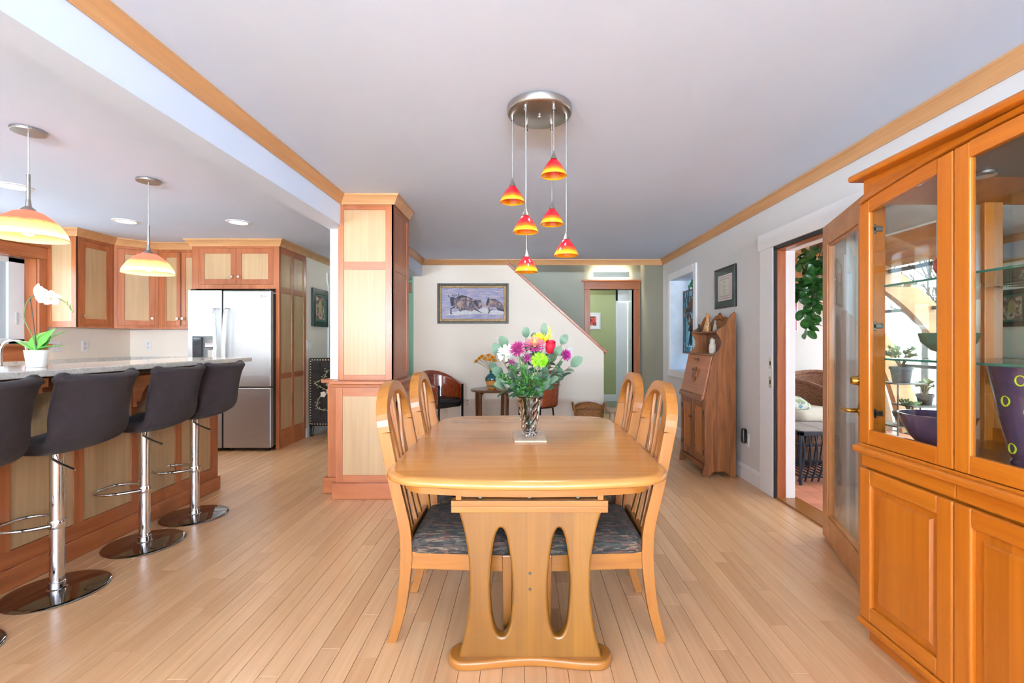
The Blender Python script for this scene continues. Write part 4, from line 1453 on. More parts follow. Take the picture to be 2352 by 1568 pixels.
# ---------------------------------------------------------------- dining chairs
SEATF, nt, b = new('seat_fabric')
v = coords(nt, False, (30, 170, 170))
vo = nd(nt, 'ShaderNodeTexVoronoi', distance='CHEBYCHEV'); vo.inputs['Scale'].default_value = 1.0
nt.links.new(v, vo.inputs['Vector'])
sp = nd(nt, 'ShaderNodeSeparateColor'); nt.links.new(vo.outputs['Color'], sp.inputs[0])
PAL = [(34, 30, 28), (58, 48, 42), (86, 56, 42), (46, 52, 48), (100, 84, 68), (28, 24, 22), (68, 54, 46), (48, 39, 32)]
cr = ramp(nt, sp.outputs[0], [(i / 8, lin(c)) for i, c in enumerate(PAL)])
for r_ in nt.nodes:
    if r_.bl_idname == 'ShaderNodeValToRGB': r_.color_ramp.interpolation = 'CONSTANT'
nt.links.new(cr, b.inputs['Base Color'])
b.inputs['Roughness'].default_value = 0.9
bump(nt, b, vo.outputs['Distance'], 0.4, 0.003)

LEAN = smooth_path([(-0.240, 0, 0.0), (-0.203, 0, 0.14), (-0.184, 0, 0.30), (-0.182, 0, 0.38), (-0.190, 0, 0.48), (-0.228, 0, 0.64), (-0.278, 0, 0.885), (-0.303, 0, 1.04)], 8)


def lean(z):
    for p, q in zip(LEAN, LEAN[1:]):
        if q.z >= z:
            f = (z - p.z) / max(q.z - p.z, 1e-6)
            return p.x + (q.x - p.x) * f
    return LEAN[-1].x


def chair():
    t = thing('dining_chair', '', 'chair', (0, 0, 0), 'four dining chairs at the table')
    # stiles with the bent crest in one sweep
    yw, z1 = 0.188, 0.86
    for s in (-1, 1):
        path = [(lean(z), s * yw * (1 + 0.06 * (0.86 - z) * 0.5), z) for z in [z1 * k / 20 for k in range(21)]]
        obj('leg', MB().sweep(path, lambda i: (Vector((0.018 + 0.006 * min(1, i / 8), 0, 0)), Vector((0, 0.0135, 0)))), honey('z'), t, bevel=0.0015)
    path = []
    for k in range(25):
        a = PI * k / 24
        y, z = yw * math.cos(a), z1 + 0.175 * math.sin(a)
        path.append((lean(z), y, z))

    def sec(i):
        a = PI * i / 24
        nrm = Vector((0, math.cos(a) / yw, math.sin(a) / 0.175)).normalized()
        nrm = Vector((-0.2 * nrm.z, nrm.y, nrm.z))
        return Vector((0.024, 0, 0.004)), nrm * (0.0135 + 0.008 * math.sin(a))
    obj('crest', MB().sweep(path, sec), honey('y'), t, bevel=0.0015)
    for y0, y1, y2 in ((-0.085, -0.055, -0.105), (0.0, 0.0, 0.0), (0.085, 0.055, 0.105)):
        zt = z1 + 0.168 * math.sqrt(max(0, 1 - (y2 / yw) ** 2))
        pth = smooth_path([(lean(0.43), y0, 0.43), (lean(0.60) - 0.006, (y0 + y1) / 2, 0.60), (lean(0.75) - 0.006, y1, 0.75), (lean(0.9), (y1 * 0.3 + y2 * 0.7), 0.9), (lean(zt), y2, zt)], 5)
        obj('slat', MB().sweep(pth, lambda i: (Vector((0.007, 0, 0)), Vector((0, 0.0125, 0)))), honey('z'), t, bevel=0.003)
    obj('back_rail', MB().box(lean(0.42) - 0.012, lean(0.42) + 0.014, -0.18, 0.18, 0.385, 0.435), honey('y'), t, bevel=0.004)
    for s in (-1, 1):
        p0, p1 = Vector((-0.175, s * 0.186, 0.335)), Vector((0.225, s * 0.212, 0.335))
        obj('seat_rail', MB().bar(p0, p1, 0.022, 0.07), honey('x'), t, bevel=0.003)
        fl = MB().loft([[(0.235 + a * q, s * 0.210 + b2 * q, z) for a, b2 in ((-1, -1), (1, -1), (1, 1), (-1, 1))] for q, z in ((0.015, 0.0), (0.0215, 0.37))])
        obj('leg', fl, honey('z'), t, bevel=0.004)
    obj('seat_rail', MB().box(0.224, 0.248, -0.19, 0.19, 0.30, 0.37), honey('y'), t, bevel=0.003)
    obj('seat_rail', MB().box(-0.186, -0.164, -0.175, 0.175, 0.30, 0.37), honey('y'), t, bevel=0.003)
    rg = []
    for d, z in ((0.0, 0.371), (-0.004, 0.385), (-0.003, 0.410), (0.012, 0.430), (0.05, 0.444), (0.10, 0.449), (0.15, 0.451)):
        pts = []
        for x, y in rrect(0.21 - d, 0.225 - d, 0.045 if d < 0.05 else 0.03, 5):
            xx = x + 0.045
            pts.append((xx, y * (0.93 + 0.11 * (xx + 0.17) / 0.42), z))
        rg.append(pts)
    obj('seat', MB().loft(rg), SEATF, t, ang=70)
    return t


CHL = 'honey wood dining chair with striped seat at the %s of the table'
c0 = chair()
c0['label'] = CHL % 'near left side'
spots = [(-0.302, 2.135, 0, 'near left side'), (-0.302, 2.715, 0, 'far left side'), (0.328, 2.135, PI, 'near right side'), (0.328, 2.695, PI, 'far right side')]
c0.location = spots[0][:2] + (0,)
for x, y, rz, nm in spots[1:]:
    copy_tree(c0, (x, y, 0), rz, CHL % nm)

# ---------------------------------------------------------------- bar stools
STF = plain('stool_cloth', (46, 37, 38), 0.95, var=0.14, nscale=30, bmp=0.15, sheen=0.05, spec=0.2)


def stool():
    t = thing('bar_stool', '', 'stool', (0, 0, 0), 'slip-covered bar stools at the island')
    bz = [(0.206, 0.0), (0.207, 0.004), (0.204, 0.008), (0.19, 0.011), (0.05, 0.016)]
    obj('base', MB().lathe(bz, (0, 0, 0), 56), plain('base_chrome', (150, 146, 142), 0.05, 1.0, var=0.01), t, ang=50)
    obj('post', MB().lathe([(0.029, 0.014), (0.029, 0.30), (0.029, 0.715)], (0, 0, 0), 28), CHROME, t)
    obj('post_collar', MB().lathe([(0.045, 0.014), (0.033, 0.020), (0.033, 0.05), (0.031, 0.052)], (0, 0, 0), 28), CHROME, t)
    obj('footrest_clamp', MB().lathe([(0.034, 0.315), (0.0355, 0.318), (0.0355, 0.352), (0.034, 0.355)], (0, 0, 0), 28), CHROME, t)
    loop = smooth_path([(0.0, -0.035, 0.335), (0.06, -0.085, 0.335), (0.15, -0.115, 0.335), (0.225, -0.09, 0.335), (0.25, 0, 0.335), (0.225, 0.09, 0.335), (0.15, 0.115, 0.335), (0.06, 0.085, 0.335), (0.0, 0.035, 0.335)], 5)
    obj('footrest', MB().tube(loop, 0.0085, 10), CHROME, t)
    obj('lever', MB().tube([(-0.035, 0.06, 0.715), (-0.04, 0.068, 0.672), (-0.085, 0.075, 0.648), (-0.165, 0.09, 0.622)], 0.006, 8), NICKEL, t)
    prof = smooth_path([(0.215, 0, 0.745), (0.13, 0, 0.756), (0.02, 0, 0.746), (-0.08, 0, 0.745), (-0.155, 0, 0.775), (-0.198, 0, 0.85), (-0.215, 0, 0.94), (-0.236, 0, 1.03), (-0.262, 0, 1.085)], 3)
    nv = len(prof) - 1

    def fn(u, v):
        p = prof[round(u * nv)]
        q = (v - 0.5) * 2
        back = min(1, max(0, (u - 0.35) / 0.3))
        hw = 0.215 - 0.015 * back + 0.016 * max(0, u - 0.85) / 0.15
        x = p.x + back * 0.075 * q * q - (1 - back) * 0.02 * q * q
        z = p.z + (1 - back) * 0.028 * abs(q) ** 2.5 + 0.012 * max(0, u - 0.85) / 0.15 * q * q
        return (x, q * hw, z)
    o = obj('seat', MB().grid(fn, nv, 12), STF, t, ang=80)
    k = o.modifiers.new('s', 'SOLIDIFY'); k.thickness = 0.05; k.offset = -1.0
    k = o.modifiers.new('u', 'SUBSURF'); k.levels = 2; k.render_levels = 2
    # loose folded corners of the slip cover
    for s in (-1, 1):
        m = MB().tube(smooth_path([(-0.215, s * 0.165, 1.068), (-0.205, s * 0.202, 1.075), (-0.205, s * 0.236, 1.056)], 3), [0.016, 0.019, 0.020, 0.020, 0.018, 0.016, 0.012], 10)
        obj('corner_fold', m, STF, t, ang=80)
    obj('seat_plate', MB().lathe([(0.07, 0.70), (0.09, 0.712), (0.11, 0.728)], (0, 0, 0), 20), BLACK, t)
    return t


SL_ = ['slip-covered dark bar stool cut off by the left picture edge', 'dark slip-covered bar stool nearest the camera with its whole base showing', 'middle dark bar stool in front of the island panels', 'dark bar stool at the far end of the island']
s0 = stool()
s0['label'] = SL_[0]
s0.location = (-2.31, 1.82, 0); s0.rotation_euler = (0, 0, PI)
for k, (x, y, rz) in enumerate(((-2.313, 2.331, 182), (-2.318, 2.876, 184), (-2.332, 3.332, 183))):
    copy_tree(s0, (x, y, 0), R(rz), SL_[k + 1])

# ---------------------------------------------------------------- six-light chandelier
ch = thing('chandelier', 'round brushed nickel ceiling plate with six hanging red-orange glass shades', 'chandelier', (0.078, 2.325, ZC))
obj('ceiling_plate', MB().lathe([(0.155, -0.0005), (0.160, -0.004), (0.160, -0.030), (0.156, -0.037), (0.150, -0.040), (0.01, -0.041)], (0.078, 2.325, ZC), 56), NICKEL, ch, ang=40)
obj('finial', MB().ball((0.078, 2.325, ZC - 0.046), 0.012, 0.012, 0.010), NICKEL, ch)
pend = [(-0.056, 2.32, 1.923), (0.009, 2.222, 1.752), (0.1416, 2.216, 2.016), (0.2095, 2.316, 1.659), (0.145, 2.424, 1.839), (0.0135, 2.43, 1.594)]
g6 = art_glass('red_orange_glass', (246, 178, 26), (236, 92, 20), (206, 26, 40), 0.008, 0.075, 0.0, 0.2, (0.12, 0.32, 0.56))
shade_prof = [(0.0615, 0.0), (0.0585, 0.008), (0.0515, 0.024), (0.042, 0.042), (0.031, 0.059), (0.020, 0.072), (0.013, 0.080)]
sm = None
for x, y, z in pend:
    obj('ferrule', MB().lathe([(0.009, -0.066), (0.009, -0.040)], (x, y, ZC), 12), CHROME, ch)
    obj('cord', MB().tube([(x, y, ZC - 0.06), (x, y, z + 0.115)], 0.0018, 6), plain('cord_grey', (150, 148, 146), 0.5, 0.3), ch)
    if sm is None:
        sm = mesh_of('shade', MB().lathe(shade_prof, (0, 0, 0), 36, False), True, 80)
        sm.materials.append(g6)
        lb = mesh_of('bulb', MB().lathe([(0.006, 0.03), (0.012, 0.042), (0.011, 0.062), (0.006, 0.075)], (0, 0, 0), 14), True, 80)
        lb.materials.append(plain('bulb_lit', (255, 236, 200), 0.4, var=0.0, emis=1.0))
        cp = mesh_of('shade_cap', MB().lathe([(0.0165, 0.078), (0.013, 0.088), (0.006, 0.104), (0.0025, 0.118)], (0, 0, 0), 20), True, 60)
        cp.materials.append(plain('cap_nickel', (150, 148, 142), 0.35, 0.9, var=0.02))
    lo = Vector((x, y, z)) - org_of(ch)
    o = put('shade', sm, None, ch); o.location = lo
    k = o.modifiers.new('s', 'SOLIDIFY'); k.thickness = 0.003
    point('chandelier_lamp', (x, y, z + 0.012), 3.5, (1.0, 0.93, 0.85), 0.025, 'SPOT')
    q = put('bulb', lb, None, o); q2 = put('cap', cp, None, o)

# ---------------------------------------------------------------- bouquet, vase and tile on the table
ti = tag(obj('stone_trivet', MB().loft([[(-0.045, 2.30, z), (0.113, 2.30, z), (0.105, 2.545, z), (-0.062, 2.545, z)] for z in (0.7405, 0.750)]), plain('trivet_stone', (204, 176, 148), 0.35, var=0.18, nscale=25), bevel=0.002), 'beige stone tile under the crystal vase', 'trivet')
VX, VY, VZ = 0.03, 2.44, 0.7505
CRY = real_glass('crystal', (1, 1, 1), 0.0, 1.5)
nfa = 20
rg = []
for k, (r, z) in enumerate([(0.036, 0.0), (0.041, 0.006), (0.038, 0.02), (0.040, 0.04), (0.042, 0.06), (0.044, 0.08), (0.047, 0.10), (0.050, 0.12), (0.053, 0.14), (0.057, 0.16), (0.060, 0.18), (0.066, 0.20), (0.068, 0.205)]):
    rg.append([(VX + (r + (0.0035 if (j + k) % 2 else -0.0015) * (1 if k > 1 else 0)) * math.cos(2 * PI * j / nfa), VY + (r + (0.0035 if (j + k) % 2 else -0.0015) * (1 if k > 1 else 0)) * math.sin(2 * PI * j / nfa), VZ + z) for j in range(nfa)])
for r, z in ((0.060, 0.203), (0.052, 0.17), (0.043, 0.12), (0.037, 0.07), (0.032, 0.03), (0.028, 0.022)):
    rg.append([(VX + r * math.cos(2 * PI * j / nfa), VY + r * math.sin(2 * PI * j / nfa), VZ + z) for j in range(nfa)])
vs_ = obj('crystal_vase', MB().loft(rg), CRY, smooth=False)
tag(vs_, 'faceted crystal vase holding the bouquet on the dining table', 'vase')
MOUTH = Vector((VX, VY, VZ + 0.20))
STG = plain('flower_stem', (84, 112, 52), 0.6, var=0.2)
STB = plain('twig_brown', (104, 72, 48), 0.7, var=0.2)


def stem_to(p, name, parent, mat_, r=0.0032, seed=0):
    g = random.Random(seed)
    a = g.uniform(0, 2 * PI)
    low = Vector((VX + 0.014 * math.cos(a), VY + 0.014 * math.sin(a), VZ + 0.030 + g.uniform(0, 0.02)))
    d = Vector((p[0] - VX, p[1] - VY, 0))
    d = d.normalized() * min(d.length, 0.042) if d.length > 0 else d
    mid = MOUTH + Vector((d.x, d.y, 0.0))
    path = smooth_path([low, (low + mid) / 2, mid, (mid + Vector(p)) / 2 + Vector((0, 0, 0.012)), Vector(p)], 4)
    obj(name, MB().tube(path, r, 6), mat_, parent)
    return path


def petal_mesh(L, wd, cup, tip=0.3, nu=4, nv=2):
    def fn(u, v):
        s = (wd * (0.35 + 0.65 * math.sin(PI * min(1, u * 0.75 + 0.1)))) / 2 * (1 if u < 0.9 else tip)
        q = (v - 0.5) * 2
        return (q * s, u * L, cup * L * u * u + 0.2 * abs(q) * s)
    return MB().grid(fn, nu, nv)



def bloom(kind, p, label, r, face, seed):
    """one cut flower: stem + layered petals turned towards 'face'"""
    g = random.Random(seed)
    t = thing('flower_' + kind, label, 'flower', p)
    face = Vector(face).normalized()
    q = Vector((0, 0, 1)).rotation_difference(face).to_matrix().to_4x4()
    M = Matrix.Translation(p) @ q
    path = stem_to(p - face * 0.012, 'stem', t, STG, 0.003, seed)
    return t, M, g


def mum(p, r, c_out, c_in, label, face=(0, -0.8, 0.6), seed=0, layers=4, n=22, spiky=True):
    t, M, g = bloom('chrysanthemum', p, label, r, face, seed)
    for li in range(layers):
        f = li / (layers - 1)
        m = MB()
        L = r * (1 - 0.55 * f)
        pm0 = petal_mesh(L, r * (0.17 if spiky else 0.3), 0.10 + 0.5 * f, 0.35)
        nn = int(n * (1 - 0.4 * f))
        for k in range(nn):
            a = 2 * PI * (k + 0.5 * li) / nn + g.uniform(-0.08, 0.08)
            el = R(8 + 58 * f + g.uniform(-7, 7))
            m.add(pm0, M @ Matrix.Rotation(a, 4, 'Z') @ Matrix.Translation((0, r * 0.06, 0.0 + 0.004 * li)) @ Matrix.Rotation(el, 4, 'X'))
        c = tuple(int(c_out[i] * (1 - f) + c_in[i] * f) for i in range(3))
        o = obj('petals', m, plain('petal_%d_%d_%d' % c, c, 0.6, var=0.15, nscale=40), t, ang=80)
        o['kind'] = 'stuff'
    cc = MB().ball(tuple(M @ Vector((0, 0, r * 0.15))), r * 0.14, r * 0.14, r * 0.14, 8, 6)
    obj('centre', cc, plain('petal_%d_%d_%d' % tuple(c_in), c_in, 0.6, var=0.15, nscale=40), t)
    obj('calyx', MB().ball(tuple(M @ Vector((0, 0, -0.006))), r * 0.22, r * 0.22, r * 0.18, 8, 6), STG, t)


def pompon(p, r, c, label, seed=0, n=90):
    t, M, g = bloom('pompon', p, label, r, (0, -0.7, 0.7), seed)
    obj('core', MB().ball(tuple(p), r * 0.72, r * 0.72, r * 0.72, 12, 8), plain('core_%d%d%d' % c, tuple(int(x * 0.8) for x in c), 0.7), t)
    m = MB()
    pm0 = petal_mesh(r * 0.42, r * 0.3, 0.5, 0.6, 3, 2)
    for k in range(n):
        z = 1 - 1.75 * (k + 0.5) / n
        a = k * 2.39996
        d = Vector((math.sqrt(max(0, 1 - z * z)) * math.cos(a), math.sqrt(max(0, 1 - z * z)) * math.sin(a), z))
        qq = Vector((0, 1, 0)).rotation_difference(d).to_matrix().to_4x4()
        m.add(pm0, Matrix.Translation(Vector(p) + d * r * 0.62) @ qq @ Matrix.Rotation(g.uniform(0, 6), 4, 'Y'))
    o = obj('petals', m, plain('pet_%d%d%d' % c, c, 0.6, var=0.12, nscale=40), t, ang=80)
    o['kind'] = 'stuff'


mum(Vector((0.0556, 2.400, 1.2089)), 0.056, (168, 62, 120), (240, 214, 120), 'large purple chrysanthemum with yellow petal tips in the middle of the bouquet', (0, -0.6, 0.8), 1, 5, 26)
mum(Vector((-0.0286, 2.380, 1.1937)), 0.046, (138, 30, 92), (170, 60, 120), 'deep magenta chrysanthemum left of centre', (-0.3, -0.8, 0.6), 2, 4, 22)
mum(Vector((0.0846, 2.470, 1.2354)), 0.052, (246, 208, 40), (250, 226, 90), 'bright yellow chrysanthemum at the top of the bouquet', (0.1, -0.5, 0.9), 3, 5, 26)
mum(Vector((0.0176, 2.370, 1.1522)), 0.030, (120, 26, 84), (150, 50, 110), 'small magenta bloom under the large purple one', (0.1, -0.9, 0.3), 4, 3, 14)
mum(Vector((-0.0612, 2.360, 1.1307)), 0.022, (110, 28, 76), (140, 50, 100), 'small dark magenta bud below the white flower', (-0.2, -0.9, 0.2), 5, 3, 12)
mum(Vector((0.2146, 2.440, 1.1632)), 0.034, (150, 20, 112), (176, 40, 130), 'magenta pinked bloom on the right side of the bouquet', (0.5, -0.8, 0.3), 6, 4, 22)
pompon(Vector((-0.0896, 2.420, 1.1728)), 0.046, (232, 234, 220), 'round white flower on the left of the bouquet', 7, 130)
pompon(Vector((0.0777, 2.330, 1.1408)), 0.040, (140, 206, 34), 'lime green button flower in front', 8, 130)
# rose
rp = Vector((0.1367, 2.420, 1.2064))
t, M, g = bloom('rose', rp, 'dark red rose on the right of the yellow bloom', 0.03, (0.05, -0.35, 0.95), 9)
ROSE = plain('rose_red', (182, 16, 44), 0.55, var=0.2, nscale=30)
for li, (r, h, n) in enumerate(((0.022, 0.060, 3), (0.018, 0.064, 3), (0.013, 0.064, 3), (0.008, 0.058, 2))):
    for k in range(n):
        a0 = 2 * PI * k / n + li * 0.7

        def fn(u, v):
            a = a0 + (v - 0.5) * 2.6
            rr = r * (0.45 + 0.75 * math.sin(PI * (0.12 + 0.62 * u))) + 0.004 * max(0, u - 0.85) / 0.15
            return M @ Vector((rr * math.cos(a), rr * math.sin(a), -0.03 + h * u * (1 - 0.12 * (2 * v - 1) ** 2)))
        obj('petal', MB().grid(fn, 6, 8), ROSE, t, ang=80)
# goldenrod spike
gp = Vector((0.1344, 2.460, 1.2787))
t = thing('goldenrod', 'pale yellow goldenrod spike above the rose', 'flower', gp)
pth = stem_to(gp, 'stem', t, STG, 0.002, 12)
m = MB(); g = random.Random(3)
for k in range(60):
    f = k / 60
    c = gp + Vector((g.uniform(-1, 1) * 0.012 * (1.1 - f), g.uniform(-1, 1) * 0.012 * (1.1 - f), -0.03 + 0.065 * f))
    m.ball(tuple(c), 0.0042, n=5, m=4)
o = obj('florets', m, plain('goldenrod', (190, 196, 70), 0.7, var=0.2, nscale=50), t); o['kind'] = 'stuff'

# eucalyptus and other greenery
EUC = plain('eucalyptus_leaf', (74, 98, 76), 0.6, var=0.22, nscale=25)
EUD = plain('eucalyptus_dark', (52, 78, 58), 0.6, var=0.2, nscale=25)
GRN = plain('greenery_leaf', (50, 98, 36), 0.5, var=0.25, nscale=25)


def round_leaf(L, wd):
    def fn(u, v):
        s = math.sin(PI * min(1, 0.04 + u * 0.94)) ** 0.55 * wd / 2
        q = (v - 0.5) * 2
        return (q * s, u * L, 0.12 * L * math.sin(PI * u) + 0.10 * abs(q) * s)
    return MB().grid(fn, 6, 4)


leaf_me = {}
for nm, L, wd, mt in (('a', 0.066, 0.052, EUC), ('b', 0.052, 0.042, EUD), ('c', 0.072, 0.040, EUC), ('d', 0.035, 0.020, GRN), ('e', 0.03, 0.026, GRN)):
    me = mesh_of('leaf', round_leaf(L, wd), True, 80); me.materials.append(mt); leaf_me[nm] = me


def put_leaf(parent, key, p, d, roll=0.0, s=1.0):
    o = put('leaf', leaf_me[key], None, parent)
    d = Vector(d).normalized()
    q = Vector((0, 1, 0)).rotation_difference(d).to_matrix().to_4x4()
    o.matrix_local = Matrix.Translation(Vector(p) - org_of(parent)) @ q @ Matrix.Rotation(roll, 4, 'Y') @ Matrix.Scale(s, 4)
    return o


def branch(tip, label, keys, n, seed, mat_=STB, name='eucalyptus_branch', s=1.0, facing=0.6):
    t = thing(name, label, 'foliage', tip, 'greenery in the bouquet')
    path = stem_to(tip, 'stem', t, mat_, 0.0022, seed)
    g = random.Random(seed)
    L = len(path)
    for k in range(n):
        f = 0.58 + 0.42 * k / max(1, n - 1)
        p = path[min(L - 1, int(f * (L - 1)))]
        tg = (path[-1] - path[-3]).normalized()
        side = Vector((g.uniform(-1, 1), g.uniform(-0.7, 0.3), g.uniform(-0.4, 0.6)))
        d = tg * (0.25 if k < n - 1 else 1.0) + side * (0.8 if k < n - 1 else 0.2)
        put_leaf(t, g.choice(keys), p, d, g.uniform(-0.9, 0.9) * facing, s * g.uniform(0.8, 1.15))


tips = [((0.1052, 2.470, 1.2629), 'c'), ((0.0115, 2.480, 1.2561), 'a'), ((-0.0964, 2.420, 1.1997), 'a'), ((-0.1288, 2.440, 1.1654), 'ac'), ((-0.1400, 2.400, 1.0889), 'ab'), ((-0.0940, 2.360, 1.0040), 'ab'),
        ((0.1990, 2.470, 1.2217), 'a'), ((0.2442, 2.420, 1.1100), 'a'), ((0.1741, 2.380, 1.1012), 'ab'), ((0.1966, 2.440, 1.0457), 'ab'), ((0.1278, 2.340, 1.0277), 'ab'), ((-0.1267, 2.400, 0.9933), 'c'),
        ((0.0513, 2.520, 1.2400), 'ab'), ((0.1573, 2.360, 1.1679), 'ab'), ((-0.0496, 2.330, 1.0717), 'b'), ((0.1014, 2.330, 1.0760), 'b')]
EL = ['tallest eucalyptus stem at the top of the bouquet', 'eucalyptus sprig at the top left of the yellow bloom', 'eucalyptus sprig above the white flower', 'eucalyptus sprig at the upper left edge of the bouquet',
      'eucalyptus sprig at the left edge below the white flower', 'eucalyptus sprig drooping at the lower left of the bouquet', 'eucalyptus sprig behind the red rose', 'eucalyptus branch reaching farthest right',
      'eucalyptus sprig below the magenta bloom on the right', 'eucalyptus sprig at the lower right edge of the bouquet', 'eucalyptus sprig low at the front right of the vase', 'lowest eucalyptus sprig hanging over the left of the vase',
      'eucalyptus sprig behind the yellow bloom', 'eucalyptus sprig right of the lime green flower', 'eucalyptus sprig at the front left under the magenta bud', 'eucalyptus sprig at the front right under the lime green flower']
for k, (tip_, ks) in enumerate(tips):
    branch(Vector(tip_), EL[k], list(ks), 7, 40 + k)
gt = [((-0.0607, 2.340, 1.1035)), ((-0.0940, 2.360, 1.0586)), ((-0.0065, 2.330, 1.0933)), ((0.0278, 2.310, 1.0625)), ((0.0583, 2.330, 1.0394)), ((-0.0280, 2.330, 1.0286)), ((-0.1168, 2.380, 1.0505)), ((0.1027, 2.360, 1.0368)), ((0.0260, 2.340, 0.9952)), ((-0.0067, 2.400, 1.1333)), ((0.1256, 2.380, 1.1232)), ((-0.0395, 2.370, 0.9701)), ((0.0809, 2.360, 0.9821))]
for k, q in enumerate(gt):
    branch(Vector(q), 'leafy green filler sprig in the bouquet', ['d', 'e'], 14, 80 + k, STG, 'greenery_sprig', 0.95, 1.0)

# ---------------------------------------------------------------- glazed door standing open against the china cabinet
def door_wood(a): return wood('door_wood', (176, 112, 60), (204, 142, 84), a, 0.35, 0.7, contrast=0.9)


HX, HY = 1.897, 2.985
DW, DH, DT = 0.755, 1.943, 0.044
fd_ = thing('french_door', 'wood-framed glass door standing open beside the china cabinet', 'door', (HX, HY, 0.012))
dv = Vector((-0.326, -0.945, 0)).normalized()
Pd = Plane((HX, HY, 0.012), dv, (dv.y, -dv.x, 0))     # normal points into the room (towards -x)
if Pd.N.x > 0: Pd = Plane((HX, HY, 0.012), dv, (-dv.y, dv.x, 0))


def dslab(u0, u1, v0, v1, d0, d1): 
    m = MB(); Pd.slab(m, u0, u1, v0, v1, d0, d1); return m


obj('stile', dslab(0, 0.10, 0, DH, -DT, 0), door_wood('z'), fd_, bevel=0.003)
obj('stile', dslab(DW - 0.105, DW, 0, DH, -DT, 0), door_wood('z'), fd_, bevel=0.003)
obj('top_rail', dslab(0.10, DW - 0.105, DH - 0.125, DH, -DT, -0.0006), door_wood('x'), fd_, bevel=0.003)
obj('bottom_rail', dslab(0.10, DW - 0.105, 0, 0.15, -DT, -0.0006), door_wood('x'), fd_, bevel=0.003)
for u0, u1, v0, v1 in ((0.10, 0.112, 0.15, DH - 0.125), (DW - 0.117, DW - 0.105, 0.15, DH - 0.125), (0.112, DW - 0.117, 0.15, 0.162), (0.112, DW - 0.117, DH - 0.137, DH - 0.125)):
    obj('glazing_bead', dslab(u0, u1, v0, v1, -DT + 0.008, -0.008), door_wood('z'), fd_, bevel=0.002)
obj('pane', dslab(0.11, DW - 0.115, 0.16, DH - 0.135, -DT / 2 - 0.002, -DT / 2 + 0.002), GLASS, fd_)
obj('door_sweep', dslab(0.02, DW - 0.02, -0.008, 0.0, -0.03, -0.012), plain('dark_rubber', (45, 47, 50), 0.6), fd_)
uk = DW - 0.058


def along(u, v, d): return Pd.p(u, v, d)


m = MB().tube([along(uk, 1.03, 0), along(uk, 1.03, 0.008)], [0.034, 0.031], 24)
kb = obj('deadbolt', m, BRASS, fd_)
obj('cylinder', MB().tube([along(uk, 1.03, 0.008), along(uk, 1.03, 0.04), along(uk, 1.03, 0.043)], [0.024, 0.020, 0.017], 24), BRASS, kb)
lv = obj('lever_handle', MB().tube([along(uk, 0.882, 0), along(uk, 0.882, 0.008)], [0.034, 0.030], 24), BRASS, fd_)
obj('lever', MB().tube(smooth_path([along(uk, 0.882, 0.006), along(uk, 0.882, 0.05), along(uk - 0.012, 0.882, 0.062), along(uk - 0.05, 0.882, 0.064), along(uk - 0.085, 0.876, 0.062), along(uk - 0.105, 0.868, 0.058)], 4), [0.012] * 4 + [0.010] * 6 + [0.009] * 6 + [0.010] * 5, 12), BRASS, lv)

# ---------------------------------------------------------------- china cabinet along the right wall
CX0, CX1 = 1.425, 1.955
CY1 = 1.965
CYN = 0.245
cc = thing('china_cabinet', 'amber wood china cabinet with glass doors and panelled base doors', 'cabinet', ((CX0 + CX1) / 2, 1.1, 0))
W_ = amber
obj('plinth', MB().box(CX0 + 0.012, CX1, CYN + 0.02, CY1 - 0.01, 0, 0.062), W_('y'), cc, bevel=0.002)
obj('base_moulding', MB().box(CX0 - 0.028, CX1, CYN - 0.01, CY1 + 0.012, 0.062, 0.092), W_('y'), cc, bevel=0.010, seg=3)
obj('base_body', MB().box(CX0 + 0.006, CX1, CYN, CY1, 0.092, 0.775), W_('z'), cc, bevel=0.002)
obj('waist_moulding', MB().box(CX0 - 0.045, CX1, CYN - 0.02, CY1 + 0.02, 0.776, 0.806), W_('y'), cc, bevel=0.012, seg=3)
obj('waist_step', MB().box(CX0 - 0.02, CX1, CYN - 0.01, CY1 + 0.01, 0.800, 0.815), W_('y'), cc, bevel=0.004)
Pc = Plane((CX0, 0, 0), (0, 1, 0), (-1, 0, 0))
PANW = wood('amber_panel', (172, 90, 16), (190, 110, 26), 'z', 0.28, 0.6, strips=('y', 0.066, 0.22), coat=0.2, contrast=0.8)
nd_ = 4
